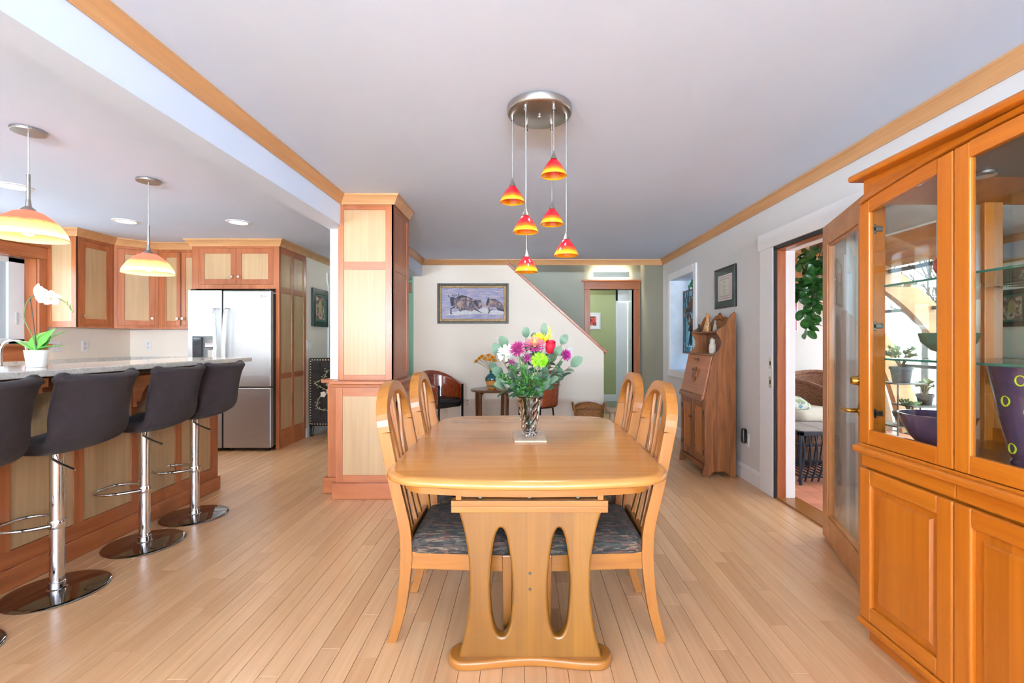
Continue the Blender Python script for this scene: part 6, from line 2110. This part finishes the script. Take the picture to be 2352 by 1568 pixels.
# ---------------------------------------------------------------- painting on the back wall
pw = thing('framed_painting', 'wide framed painting of dark animals running through pale water', 'picture', (-0.72, YB - 0.02, 1.482))
FR1 = plain('dark_bronze', (58, 52, 44), 0.4, 0.5, var=0.3, nscale=30, bmp=0.3)
FR2 = plain('gilt_liner', (140, 112, 74), 0.4, 0.5, var=0.45, nscale=50, bmp=0.4)
frame_on(pBk, -1.228, -0.217, 1.482, 2.053, 0.034, 0.034, FR1, pw)
frame_on(pBk, -1.196, -0.249, 1.514, 2.021, 0.034, 0.024, FR2, pw, 'liner')
WAT, nt, b = new('painted_water')
v = coords(nt, False, (2.0, 1, 14))
f = noise(nt, v, 4, 6, 0.8)
nt.links.new(ramp(nt, f, [(0.30, lin((118, 122, 160))), (0.45, lin((150, 150, 182))), (0.55, lin((176, 166, 182))), (0.70, lin((206, 180, 172)))]), b.inputs['Base Color'])
b.inputs['Roughness'].default_value = 0.6
sheet(pBk, -1.166, -0.279, 1.544, 1.991, 0.014, WAT, pw, 'canvas')
PA, nt, b = new('painted_hide')
f = noise(nt, coords(nt, False, (3, 1, 1.5)), 7, 5, 1.0)
nt.links.new(ramp(nt, f, [(0.33, lin((44, 46, 66))), (0.45, lin((84, 78, 98))), (0.55, lin((142, 116, 110))), (0.66, lin((188, 156, 140)))]), b.inputs['Base Color'])
b.inputs['Roughness'].default_value = 0.6
PDK = plain('painted_dark', (44, 42, 56), 0.6, var=0.3, nscale=30)
FOAM = plain('painted_foam', (206, 204, 204), 0.6, var=0.15, nscale=30)
# brush shapes, coordinates as fractions of the canvas (from its lower left)
def paint(pts, mt, nm, d):
    q = flat([(-1.166 + a * 0.887, 1.544 + b2 * 0.447) for a, b2 in pts], [], 0.001, 0.0001, 0)
    obj(nm, on(q, lambda x, y, z: (x, YB - d - z, y)), mt, pw, smooth=False)


def c2(pts): return [((x - 315) / 1695, 1 - (y - 272) / 838) for x, y in pts]


paint(c2([(430, 1000), (560, 930), (720, 900), (860, 850), (1100, 880), (1300, 860), (1450, 790), (1600, 860), (1800, 880), (2005, 900), (2005, 980), (1700, 985), (1300, 960), (1000, 985), (700, 1000)]), FOAM, 'foam', 0.0150)
paint(c2([(700, 560), (840, 540), (1000, 500), (1220, 590), (1390, 600), (1420, 780), (1330, 850), (1200, 800), (1000, 820), (800, 780)]), PA, 'far_animal', 0.0155)
paint(c2([(560, 540), (620, 510), (700, 550), (850, 560), (1000, 600), (1150, 640), (1215, 720), (1190, 850), (1130, 905), (1060, 890), (980, 860), (860, 880), (830, 910), (790, 900), (760, 830), (680, 820), (640, 770), (570, 750), (545, 640)]), PA, 'near_animal', 0.0162)
paint(c2([(540, 540), (600, 515), (640, 540), (650, 700), (620, 760), (570, 750), (548, 640)]), PDK, 'head', 0.0168)
paint(c2([(700, 545), (780, 490), (860, 470), (1010, 500), (1000, 530), (850, 540), (760, 570)]), PDK, 'mane', 0.0168)
paint(c2([(490, 460), (480, 490), (510, 525), (570, 530), (570, 515), (520, 505), (500, 485), (505, 460)]), PDK, 'horn', 0.0168)
paint(c2([(600, 435), (595, 480), (630, 500), (720, 495), (740, 470), (700, 480), (640, 485), (612, 470)]), PDK, 'horn', 0.0168)
paint(c2([(770, 420), (790, 420), (785, 490), (765, 490)]), PDK, 'horn', 0.0168)
paint(c2([(550, 820), (640, 780), (680, 800), (580, 835), (580, 930), (605, 975), (550, 980), (545, 930)]), PDK, 'leg', 0.0168)
paint(c2([(1190, 800), (1230, 820), (1330, 890), (1420, 940), (1390, 940), (1270, 890), (1200, 850)]), PDK, 'leg', 0.0168)
paint(c2([(860, 570), (1000, 590), (1180, 640), (1230, 580), (1300, 700), (1320, 800), (1250, 760), (1180, 660), (1000, 610), (880, 585)]), PDK, 'shade', 0.0168)
paint(c2([(1510, 720), (1560, 590), (1620, 560), (1800, 600), (1940, 680), (2008, 760), (2008, 910), (1850, 870), (1780, 790), (1620, 790), (1440, 740), (1430, 710), (1520, 750)]), PA, 'right_animal', 0.0162)
paint(c2([(1510, 720), (1550, 600), (1580, 520), (1600, 560), (1620, 600), (1590, 680), (1570, 740)]), PDK, 'head', 0.0168)
paint(c2([(1640, 570), (1760, 570), (1950, 680), (1900, 670), (1780, 610), (1650, 600)]), PDK, 'mane', 0.0168)
paint(c2([(1720, 840), (1640, 880), (1590, 960), (1565, 960), (1600, 880), (1580, 870), (1590, 780), (1610, 790), (1605, 860)]), PDK, 'leg', 0.0168)
paint(c2([(1780, 800), (2008, 850), (2008, 910), (1850, 870)]), PDK, 'shade', 0.0168)

# ---------------------------------------------------------------- two bentwood armchairs, side table, vase
MAH = wood('mahogany_ply', (116, 44, 20), (160, 74, 36), 'y', 0.18, 1.2, coat=0.6, contrast=1.2)
BLL = plain('black_leather', (26, 26, 28), 0.4, var=0.1, nscale=30)


def tub_chair():
    t = thing('tub_chair', '', 'armchair', (0, 0, 0), 'bentwood tub chairs on the back wall')
    n = 30

    def shell(off):
        def fn(u, v):
            a = (u - 0.5) * 2                      # -1..1 around the back
            th = a * R(118)
            back = math.cos(a * PI / 2)
            top = 0.665 + 0.175 * back ** 1.3
            lean_ = 0.055 * back
            z = 0.395 + (top - 0.395) * v
            r = 0.262 + lean_ * v + off
            ext = 0.10 * max(0, abs(a) - 0.72) / 0.28
            return (-r * math.cos(th) + ext + 0.02, r * 0.97 * math.sin(th), z)
        return fn
    o = obj('shell', MB().grid(shell(0), n, 8), MAH, t, ang=80, solid=0.012)
    ex = shell(0)
    for u in (0.0, 1.0):
        p = Vector(ex(u, 0))
        obj('leg', MB().box(p.x - 0.004, p.x + 0.024, p.y - 0.012, p.y + 0.012, 0.0, 0.672), BLACK, t, bevel=0.003)
    p = Vector(ex(0.5, 0))
    obj('leg', MB().tube([(p.x - 0.06, 0, 0.0), (p.x + 0.01, 0, 0.40), (p.x + 0.012, 0, 0.47)], 0.014, 10), BLACK, t)
    pts = [ex(i / 20, 0) for i in range(21)]
    rg = [[(0.02 + (q[0] - 0.02) * s, q[1] * s, z) for q in pts] for s, z in ((0.90, 0.375), (0.945, 0.385), (0.95, 0.455), (0.92, 0.478), (0.84, 0.486))]
    obj('seat', MB().loft(rg), BLL, t, ang=50)
    return t


t0 = tub_chair()
t0['label'] = 'dark red bentwood tub chair left of the side table'
t0.location = (-1.10, 6.20, 0); t0.rotation_euler = (0, 0, R(-42)); t0.scale = (0.86, 0.86, 1)
copy_tree(t0, (0.235, 6.20, 0), R(222), 'dark red bentwood tub chair behind the bouquet')

stb = thing('side_table', 'small dark round side table between the tub chairs', 'table', (-0.43, 6.33, 0))
DKW = lambda a: wood('dark_walnut', (82, 48, 28), (112, 70, 42), a, 0.25, 1.0, coat=0.4)
obj('table_top', MB().lathe([(0.26, 0.560), (0.280, 0.566), (0.285, 0.578), (0.278, 0.590), (0.262, 0.594)], (-0.43, 6.33, 0), 48), DKW('x'), stb, ang=50)
for k in range(4):
    a = R(45 + 90 * k + 12)
    ca, sa = math.cos(a), math.sin(a)
    path = smooth_path([(-0.43 + 0.17 * ca, 6.33 + 0.17 * sa, 0.552), (-0.43 + 0.225 * ca, 6.33 + 0.225 * sa, 0.545), (-0.43 + 0.252 * ca, 6.33 + 0.252 * sa, 0.50), (-0.43 + 0.25 * ca, 6.33 + 0.25 * sa, 0.3), (-0.43 + 0.245 * ca, 6.33 + 0.245 * sa, 0.0)], 5)
    obj('leg', MB().sweep(path, lambda i: (Vector((-sa, ca, 0)) * 0.022, Vector((ca, sa, 0.25)) * 0.014)), DKW('z'), stb, bevel=0.004)
vx, vy, vz_ = -0.425, 6.31, 0.5945
GLZ, nt, b = new('glazed_pottery')
tc = nd(nt, 'ShaderNodeTexCoord'); sp = nd(nt, 'ShaderNodeSeparateXYZ'); nt.links.new(tc.outputs['Object'], sp.inputs[0])
nz = noise(nt, tc.outputs['Object'], 40, 2)
ad_ = nd(nt, 'ShaderNodeMath', operation='MULTIPLY_ADD'); ad_.inputs[1].default_value = 0.05
nt.links.new(nz, ad_.inputs[0]); nt.links.new(sp.outputs['Z'], ad_.inputs[2])
nt.links.new(ramp(nt, ad_.outputs[0], [(0.125, lin((204, 140, 66))), (0.14, lin((96, 42, 24))), (0.15, lin((20, 78, 82)))]), b.inputs['Base Color'])
b.inputs['Roughness'].default_value = 0.08; b.inputs['Coat Weight'].default_value = 0.5
vv = obj('pottery_vase', MB().lathe([(0.045, 0.0), (0.05, 0.004), (0.075, 0.06), (0.096, 0.12), (0.092, 0.155), (0.065, 0.185), (0.036, 0.205), (0.033, 0.225), (0.042, 0.240), (0.038, 0.240), (0.028, 0.225)], (vx, vy, vz_), 36), GLZ, ang=60)
tag(vv, 'teal over ochre glazed pottery vase on the side table', 'vase')
YEL = plain('yellow_flower', (240, 166, 30), 0.6, var=0.2, nscale=40)
for k, (dx, dz, dy) in enumerate([(-0.21, 0.365, 0), (-0.17, 0.40, 0.02), (-0.135, 0.43, -0.03), (-0.09, 0.40, -0.02), (-0.05, 0.44, 0.03), (-0.03, 0.385, -0.04), (0.01, 0.415, 0), (0.05, 0.46, 0.02), (0.03, 0.37, 0.03)]):
    p = Vector((vx + dx, vy + dy, vz_ + dz))
    t = thing('yellow_flower', 'small orange-yellow flower in the pottery vase', 'flower', p, 'orange-yellow flowers in the pottery vase')
    base_ = Vector((vx + dx * 0.06, vy + dy * 0.1, vz_ + 0.14))
    mth = Vector((vx + dx * 0.10, vy + dy * 0.2, vz_ + 0.24))
    obj('stem', MB().tube(smooth_path([base_, mth, (mth + p) / 2 + Vector((0, 0, 0.01)), p - Vector((0, 0, 0.008))], 3), 0.003, 5), plain('dry_stem', (124, 118, 60), 0.7), t)
    m = MB()
    g = random.Random(k)
    d = Vector((dx * 2, -0.5, 0.6)).normalized()
    q = Vector((0, 0, 1)).rotation_difference(d).to_matrix().to_4x4()
    for li in range(3):
        for j in range(9):
            m.add(petal_mesh(0.036 - 0.008 * li, 0.018, 0.2 + 0.2 * li, 0.6, 3, 2), Matrix.Translation(p) @ q @ Matrix.Rotation(2 * PI * (j + li * 0.5) / 9, 4, 'Z') @ Matrix.Rotation(R(5 + 28 * li), 4, 'X'))
    o = obj('petals', m, YEL, t, ang=80); o['kind'] = 'stuff'
    obj('centre', MB().ball(tuple(p + d * 0.008), 0.009, n=8, m=6), plain('flower_brown', (150, 84, 20), 0.8), t)

# ---------------------------------------------------------------- wicker basket and cat tower by the back wall
WK = cells('wicker', [(150, 96, 50), (176, 120, 66), (126, 78, 40), (160, 108, 60)], (70, 70, 160), 0.7, 0.8)
bx, by = 0.89, 6.42
bk = thing('wicker_basket', 'brown wicker basket with two handles on the floor', 'basket', (bx, by, 0))
obj('body', MB().lathe([(0.15, 0.0), (0.175, 0.05), (0.195, 0.20), (0.20, 0.28), (0.207, 0.295), (0.2, 0.303), (0.19, 0.29), (0.17, 0.06)], (bx, by, 0), 40, True, 1.02, 0.72), WK, bk, ang=60)
for k in range(3):
    z = 0.30 + 0.012 * k
    obj('rim_braid', MB().tube([(bx + 0.203 * 1.02 * math.cos(2 * PI * i / 48), by + 0.203 * 0.72 * math.sin(2 * PI * i / 48), z + (0.055 * abs(math.sin(2 * PI * i / 48)) ** 1.5)) for i in range(48)], 0.010, 6, closed=True), WK, bk)
for s in (-1, 1):
    obj('handle', MB().tube(smooth_path([(bx + s * 0.20, by - 0.07, 0.28), (bx + s * 0.215, by - 0.055, 0.37), (bx + s * 0.22, by, 0.395), (bx + s * 0.215, by + 0.055, 0.37), (bx + s * 0.20, by + 0.07, 0.28)], 4), 0.014, 8), WK, bk)
fp = thing('scratching_post', 'low carpeted scratching post beside the basket', 'pet furniture', (1.25, 6.62, 0))
CPT = plain('beige_carpet', (196, 172, 148), 0.95, var=0.12, nscale=60, bmp=0.4)
obj('base', MB().box(1.12, 1.38, 6.50, 6.74, 0, 0.03), CPT, fp, bevel=0.01)
obj('post', MB().lathe([(0.045, 0.03), (0.045, 0.24)], (1.25, 6.62, 0), 20), CPT, fp)
obj('perch', MB().lathe([(0.10, 0.24), (0.115, 0.255), (0.115, 0.29), (0.095, 0.30)], (1.25, 6.62, 0), 28), CPT, fp, ang=50)

# ---------------------------------------------------------------- uplight over the wood-cased door, picture in the green hall
ul = thing('wall_uplight', 'flat grey wall light glowing above the wood-cased doorway', 'wall light', (1.48, 7.96, 2.29))
obj('front_plate', MB().box(1.165, 1.775, 7.90, 7.91, 2.305, 2.395), plain('uplight_grey', (188, 190, 176), 0.5, 0.2), ul, bevel=0.003)
obj('bracket', MB().box(1.25, 1.28, 7.91, 8.0, 2.33, 2.35).box(1.66, 1.69, 7.91, 8.0, 2.33, 2.35), NICKEL, ul)
tb_ = obj('lamp_tube', MB().tube([(1.19, 7.94, 2.36), (1.75, 7.94, 2.36)], 0.012, 12), plain('tube_glow', (255, 246, 214), 0.5, emis=140, var=0), ul)
point('hall_lamp', (0.9, 8.9, 2.2), 14, (1.0, 0.96, 0.86), 0.1)
point('passage_lamp', (-2.2, 7.6, 2.2), 7, (1.0, 0.96, 0.88), 0.1)
point('stair_lamp', (0.6, 7.4, 3.2), 3, (1.0, 0.97, 0.9), 0.12)
point('side_room_lamp', (2.1, 10.2, 2.1), 14, (0.9, 0.97, 1.0), 0.1)
hp = thing('framed_print', 'white-framed print of red flowers on the green hall wall', 'picture', (1.34, 9.62, 1.47))
pH = Plane((0, 9.63, 0), (1, 0, 0), (0, -1, 0))
frame_on(pH, 1.10, 1.57, 1.47, 1.81, 0.03, 0.022, WHITE, hp)
sheet(pH, 1.13, 1.54, 1.50, 1.78, 0.010, plain('paper_white', (240, 240, 240), 0.7, var=0.01), hp, 'mat')
sheet(pH, 1.21, 1.485, 1.545, 1.735, 0.012, cells('red_print', [(206, 70, 60), (226, 120, 100), (160, 50, 50), (236, 190, 180), (96, 50, 44)], (26, 26, 26), 0.7, 0), hp, 'print')

# ---------------------------------------------------------------- passage: framed picture, conduit, lacquer cabinet
pc = thing('framed_picture', 'dark green framed picture on the passage wall beside the pantry', 'picture', pPs.p(6.42, 1.43, 0))
frame_on(pPs, 6.19, 6.66, 1.43, 1.94, 0.075, 0.03, plain('frame_green', (36, 48, 44), 0.4, var=0.1), pc)
frame_on(pPs, 6.262, 6.588, 1.502, 1.868, 0.03, 0.022, plain('frame_sage', (74, 104, 88), 0.5, var=0.1), pc, 'inner_frame')
sheet(pPs, 6.285, 6.565, 1.525, 1.845, 0.016, cells('picture_pattern', [(176, 150, 136), (120, 92, 84), (200, 176, 160), (92, 84, 80), (150, 128, 104)], (30, 30, 30), 0.6, 0), pc, 'picture')
on_oval = flat([(0.055 * math.cos(2 * PI * i / 24), 0.09 * math.sin(2 * PI * i / 24)) for i in range(24)], [], 0.002, 0.0004)
obj('medallion', on(on_oval, lambda x, y, z: pPs.p(6.425 + x, 1.70 + y, 0.018 + z)), plain('medallion_gold', (176, 156, 110), 0.5, var=0.2, nscale=40), pc)
cd = tag(obj('cable_conduit', MB().tube([(-2.785, 6.70, 0.98), (-2.785, 6.70, 2.02), (-2.785, 6.66, 2.08), (-2.785, 6.66, 2.2)], 0.012, 8), WHITE), 'white cable conduit running up the passage wall', 'conduit')
LAC = plain('black_lacquer', (16, 15, 16), 0.12, var=0.1, coat=0.5)
lc = thing('lacquer_cabinet', 'black lacquer cabinet inlaid with pale flowers in the passage', 'cabinet', (-2.58, 6.55, 0))
obj('body', MB().box(-2.775, -2.40, 6.085, 7.02, 0.135, 1.015), LAC, lc, bevel=0.004)
for x in (-2.755, -2.42):
    for y in (6.105, 7.0):
        obj('leg', MB().box(x - 0.02, x + 0.02, y - 0.02, y + 0.02, 0, 0.135), LAC, lc, bevel=0.003)
GLD = plain('inlay_gold', (206, 180, 132), 0.4, var=0.2, nscale=60)
IVR = plain('inlay_ivory', (232, 218, 200), 0.4, var=0.1, nscale=60)
PNK = plain('inlay_pink', (222, 176, 160), 0.4, var=0.1, nscale=60)
SGN = plain('inlay_green', (120, 132, 104), 0.5, var=0.2, nscale=60)
for P, U0, U1 in ((Plane((-2.775, 6.085, 0), (1, 0, 0), (0, -1, 0)), 0.0, 0.375), (Plane((-2.40, 6.085, 0), (0, 1, 0), (1, 0, 0)), 0.0, 0.935)):
    wv = U1 - U0
    m = MB()
    k = 0
    while 0.03 + k * 0.035 < 0.87:
        z = 0.16 + k * 0.035
        for u in (U0 + 0.016, U1 - 0.016):
            P.slab(m, u - 0.006, u + 0.006, z, z + 0.012, 0, 0.002)
        k += 1
    k = 0
    while 0.03 + k * 0.035 < wv - 0.02:
        for z in (0.155, 0.985):
            P.slab(m, U0 + 0.03 + k * 0.035, U0 + 0.044 + k * 0.035, z, z + 0.012, 0, 0.002)
        k += 1
    o = obj('inlay_border', m, GLD, lc, smooth=False); o['kind'] = 'stuff'
    for rep in range(1 if wv < 0.5 else 2):
        o0 = U0 + 0.03 + rep * 0.45
        vine = smooth_path([(o0 + 0.27, 0.33, 0), (o0 + 0.08, 0.37, 0), (o0 + 0.10, 0.5, 0), (o0 + 0.22, 0.58, 0), (o0 + 0.05, 0.68, 0), (o0 + 0.16, 0.76, 0), (o0 + 0.20, 0.86, 0)], 6)
        obj('inlay_vine', MB().tube([P.p(q.x, q.y, 0.001) for q in vine], 0.003, 5), GLD, lc)
        for fu, fv, r, mt in ((0.15, 0.545, 0.038, IVR), (0.225, 0.585, 0.036, PNK), (0.27, 0.43, 0.034, IVR), (0.20, 0.67, 0.02, SGN)):
            pts = [(r * (0.72 + 0.28 * abs(math.cos(2.5 * 2 * PI * i / 40))) * math.cos(2 * PI * i / 40), r * (0.72 + 0.28 * abs(math.cos(2.5 * 2 * PI * i / 40))) * math.sin(2 * PI * i / 40)) for i in range(40)]
            q = flat(pts, [], 0.004, 0.0015, 1)
            obj('inlay_flower', on(q, lambda x, y, z: P.p(o0 + fu + x, fv + y, 0.002 + z)), mt, lc)
        m = MB()
        g = random.Random(5 + rep)
        for q in vine[::2]:
            for s in (-1, 1):
                u, v_ = q.x + s * g.uniform(0.012, 0.03), q.y + g.uniform(-0.02, 0.02)
                P.slab(m, u - 0.009, u + 0.009, v_ - 0.006, v_ + 0.006, 0, 0.002)
        o = obj('inlay_leaves', m, SGN, lc, smooth=False); o['kind'] = 'stuff'

# ---------------------------------------------------------------- things in the sunroom
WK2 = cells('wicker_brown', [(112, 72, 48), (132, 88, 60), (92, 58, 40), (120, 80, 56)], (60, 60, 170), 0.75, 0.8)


def wicker_chair(label, loc, rz):
    t = thing('wicker_armchair', label, 'armchair', (0, 0, 0), 'wicker armchairs in the sunroom')
    # skirted base
    rg = []
    for s, z in ((0.36, 0.0), (0.375, 0.02), (0.355, 0.34), (0.375, 0.40), (0.37, 0.43)):
        rg.append([(x, y, z) for x, y in rrect(s, s, 0.09, 5)])
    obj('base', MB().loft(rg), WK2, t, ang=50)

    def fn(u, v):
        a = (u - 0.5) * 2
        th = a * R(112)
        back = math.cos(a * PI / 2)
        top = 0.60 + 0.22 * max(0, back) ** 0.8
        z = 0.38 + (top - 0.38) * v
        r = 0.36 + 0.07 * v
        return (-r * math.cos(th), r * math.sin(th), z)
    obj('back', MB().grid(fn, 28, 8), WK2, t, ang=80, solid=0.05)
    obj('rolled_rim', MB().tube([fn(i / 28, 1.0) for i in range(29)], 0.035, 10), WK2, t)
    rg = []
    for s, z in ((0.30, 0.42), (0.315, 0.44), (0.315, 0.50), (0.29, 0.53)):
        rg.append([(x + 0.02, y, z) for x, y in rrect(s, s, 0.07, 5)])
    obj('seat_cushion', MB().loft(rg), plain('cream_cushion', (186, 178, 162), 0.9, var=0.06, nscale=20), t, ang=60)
    t.location = loc; t.rotation_euler = (0, 0, rz)
    return t


wicker_chair('brown wicker armchair behind the iron table in the sunroom', (2.93, 5.05, 0), R(-70))
wicker_chair('second wicker armchair farther right in the sunroom', (3.75, 5.86, 0), R(-110))
PLD = cells('plaid_cloth', [(176, 180, 164), (120, 144, 124), (186, 186, 172), (104, 130, 150), (160, 158, 104)], (34, 34, 34), 0.9, 0.1, 'MANHATTAN')
cu = MB()
rg = []
for s, z in ((0.07, 0.0), (0.13, 0.02), (0.15, 0.05), (0.13, 0.08), (0.07, 0.10)):
    rg.append([(x, y, z) for x, y in rrect(s, s * 0.7, s * 0.3, 4)])
cs = obj('plaid_cushion', MB().loft(rg), PLD, ang=80)
cs.location = (2.80, 4.90, 0.545); cs.rotation_euler = (R(25), 0, R(15))
tag(cs, 'pale plaid cushion lying on the wicker armchair', 'cushion')

# iron table with tiled top
IRON = plain('wrought_iron', (38, 42, 52), 0.5, 0.4, var=0.1)
it = thing('iron_table', 'low dark iron table with a tiled top in the sunroom', 'table', (2.72, 4.30, 0))
tx0, tx1, ty0, ty1, th_ = 2.36, 3.10, 4.02, 4.58, 0.46
obj('top_frame', MB().box(tx0, tx1, ty0, ty0 + 0.04, th_ - 0.035, th_).box(tx0, tx1, ty1 - 0.04, ty1, th_ - 0.035, th_).box(tx0, tx0 + 0.04, ty0, ty1, th_ - 0.035, th_).box(tx1 - 0.04, tx1, ty0, ty1, th_ - 0.035, th_), IRON, it, bevel=0.004)
for i in range(3):
    for j in range(2):
        a = tx0 + 0.04 + i * 0.22; b2 = ty0 + 0.04 + j * 0.24
        obj('tile', MB().box(a + 0.003, a + 0.217, b2 + 0.003, b2 + 0.237, th_ - 0.02, th_ - 0.001), plain('table_tile', (126, 116, 112), 0.35, var=0.2, nscale=8), it, bevel=0.003)
for z in (0.34, 0.07):
    obj('ring_rail', MB().tube([(tx0 + 0.02, ty0 + 0.02, z), (tx1 - 0.02, ty0 + 0.02, z), (tx1 - 0.02, ty1 - 0.02, z), (tx0 + 0.02, ty1 - 0.02, z)], 0.011, 6, closed=True), IRON, it)
for i in range(13):
    x = tx0 + 0.03 + (tx1 - tx0 - 0.06) * i / 12
    for y, s in ((ty0 + 0.02, -1), (ty1 - 0.02, 1)):
        obj('bar', MB().tube(smooth_path([(x, y, th_ - 0.03), (x + 0.012, y + s * 0.015, 0.3), (x + 0.0, y + s * 0.02, 0.18), (x - 0.03, y, 0.03)], 3), 0.008, 6), IRON, it)
    obj('slat', MB().tube([(x, ty0 + 0.02, 0.07), (x, ty1 - 0.02, 0.07)], 0.006, 6), IRON, it)
for x in (tx0 + 0.02, tx1 - 0.02):
    for y in (ty0 + 0.02, ty1 - 0.02):
        obj('leg', MB().tube([(x, y, 0), (x, y, th_ - 0.03)], 0.013, 8), IRON, it)

# hanging plant
HPL = plain('hanging_leaf', (50, 104, 44), 0.3, var=0.3, nscale=12, coat=0.2)
hang = thing('hanging_plant', 'dark green trailing plant hanging in the sunroom', 'plant', (2.66, 4.30, 2.35))
hl = mesh_of('leaf', on(round_leaf(0.11, 0.075), lambda x, y, z: (x, y, z - 0.6 * y * y)), True, 80); hl.materials.append(HPL)
g = random.Random(21)
obj('pot', MB().lathe([(0.09, 0.0), (0.11, 0.02), (0.13, 0.14), (0.12, 0.14), (0.10, 0.03)], (2.78, 4.36, 2.08), 24), plain('hanging_pot', (120, 90, 66), 0.6), hang)
for k in range(4):
    a = PI / 2 * k
    obj('hanger', MB().tube([(2.78 + 0.12 * math.cos(a), 4.36 + 0.12 * math.sin(a), 2.21), (2.78, 4.36, 2.40)], 0.003, 5), BLACK, hang)
vines = [[(2.74, 4.33, 2.2), (2.60, 4.28, 2.06), (2.50, 4.24, 1.95), (2.44, 4.2, 1.93)], [(2.74, 4.33, 2.2), (2.60, 4.27, 1.95), (2.55, 4.25, 1.75), (2.53, 4.24, 1.55), (2.55, 4.24, 1.32)],
         [(2.78, 4.33, 2.2), (2.66, 4.27, 1.92), (2.64, 4.26, 1.78), (2.66, 4.25, 1.66)], [(2.74, 4.33, 2.2), (2.54, 4.22, 1.86), (2.46, 4.2, 1.72), (2.45, 4.2, 1.62)], [(2.78, 4.33, 2.2), (2.7, 4.26, 1.96), (2.74, 4.24, 1.88)],
         [(2.74, 4.3, 2.2), (2.62, 4.25, 1.72), (2.60, 4.24, 1.55), (2.61, 4.24, 1.38)]]
for vi, v_ in enumerate(vines):
    p = smooth_path(v_, 6)
    obj('vine', MB().tube(p, 0.004, 5), plain('vine_green', (80, 100, 56), 0.6), hang)
    for q in p[5:]:
        for _ in range(2):
            o = put('leaf', hl, None, hang)
            d = Vector((g.uniform(-1, 1), g.uniform(-0.9, 0.2), g.uniform(-0.9, 0.25))).normalized()
            o.matrix_local = Matrix.Translation(q - org_of(hang)) @ Vector((0, 1, 0)).rotation_difference(d).to_matrix().to_4x4() @ Matrix.Rotation(g.uniform(-1, 1), 4, 'Y') @ Matrix.Scale(g.uniform(0.65, 1.05), 4)

# plant stand with potted plants by the glass
ps_ = thing('plant_stand', 'thin iron plant stand with stepped shelves by the sunroom glass', 'plant stand', (4.1, 5.0, 0))
STEELG = plain('stand_grey', (120, 114, 108), 0.5, 0.4)
for x in (3.86, 4.30):
    for y in (4.85, 5.1):
        obj('leg', MB().tube([(x, y, 0), (x, y, 0.80 if x < 4 else 0.62)], 0.009, 6), STEELG, ps_)
obj('shelf', MB().box(3.84, 4.14, 4.83, 5.12, 0.785, 0.80), STEELG, ps_, bevel=0.003)
obj('shelf', MB().box(4.0, 4.40, 4.83, 5.12, 0.55, 0.565), STEELG, ps_, bevel=0.003)
obj('shelf', MB().box(3.84, 4.36, 4.83, 5.12, 0.34, 0.355), STEELG, ps_, bevel=0.003)
JD = plain('jade_leaf', (136, 158, 110), 0.5, var=0.2, nscale=15)
jl = mesh_of('leaf', round_leaf(0.055, 0.035), True, 80); jl.materials.append(JD)


def pot_plant(x, y, z, pr, ph, spread, h, n, label, potc, seed, name='potted_plant', prof=None):
    g = random.Random(seed)
    t = thing(name, label, 'plant', (x, y, z))
    obj('pot', MB().lathe(prof or [(pr * 0.72, 0), (pr * 0.76, 0.004), (pr * 0.95, ph - 0.03), (pr * 1.05, ph - 0.028), (pr * 1.05, ph), (pr * 0.95, ph), (pr * 0.9, ph - 0.02)], (x, y, z), 28), plain('pot_%d_%d_%d' % potc, potc, 0.6, var=0.1), t, ang=50)
    obj('soil', MB().lathe([(pr * 0.88, ph - 0.02), (pr * 0.3, ph - 0.015)], (x, y, z), 16), plain('soil', (70, 56, 44), 0.95, var=0.3, nscale=50), t)
    for k in range(7):
        a = 2 * PI * k / 7 + g.uniform(-0.3, 0.3)
        tip = Vector((x + spread * g.uniform(0.5, 1) * math.cos(a), y + spread * g.uniform(0.5, 1) * math.sin(a), z + ph + h * g.uniform(0.6, 1)))
        p0 = Vector((x, y, z + ph - 0.02))
        path = smooth_path([p0, (p0 + tip) / 2 + Vector((0, 0, 0.03)), tip], 4)
        obj('stem', MB().tube(path, [0.009, 0.008, 0.007, 0.006, 0.006, 0.005, 0.004, 0.004, 0.003], 6), plain('jade_stem', (126, 116, 88), 0.7), t)
        for _ in range(n):
            q = path[g.randint(4, 8)]
            o = put('leaf', jl, None, t)
            d = Vector((g.uniform(-1, 1), g.uniform(-1, 1), g.uniform(-0.3, 1))).normalized()
            o.matrix_local = Matrix.Translation(q - org_of(t)) @ Vector((0, 1, 0)).rotation_difference(d).to_matrix().to_4x4() @ Matrix.Rotation(g.uniform(-1, 1), 4, 'Y') @ Matrix.Scale(g.uniform(0.7, 1.1), 4)


pot_plant(3.99, 4.97, 0.801, 0.10, 0.165, 0.20, 0.22, 12, 'jade plant in a slate blue pot on the top of the plant stand', (98, 106, 118), 31)
pot_plant(4.24, 4.97, 0.566, 0.075, 0.11, 0.10, 0.14, 8, 'small succulent in a dark pot on the middle plant shelf', (92, 86, 84), 32)
pot_plant(4.06, 4.95, 0.356, 0.14, 0.13, 0.10, 0.12, 6, 'succulent in a wide grey bowl on the low plant shelf', (112, 104, 98), 33,
          prof=[(0.07, 0), (0.09, 0.01), (0.135, 0.08), (0.15, 0.13), (0.14, 0.13), (0.12, 0.08)])
# pink print on the sunroom wall
pS = Plane((0, 6.5, 0), (1, 0, 0), (0, -1, 0))
sp_ = thing('framed_print', 'pink flower print on the white sunroom wall behind the hanging plant', 'picture', (3.5, 6.48, 1.38))
frame_on(pS, 3.30, 3.78, 1.36, 1.86, 0.015, 0.015, WHITE, sp_)
sheet(pS, 3.315, 3.765, 1.375, 1.845, 0.010, cells('pink_print', [(232, 150, 170), (216, 110, 140), (240, 220, 224), (180, 190, 220), (236, 236, 236)], (18, 18, 18), 0.7, 0), sp_, 'print')
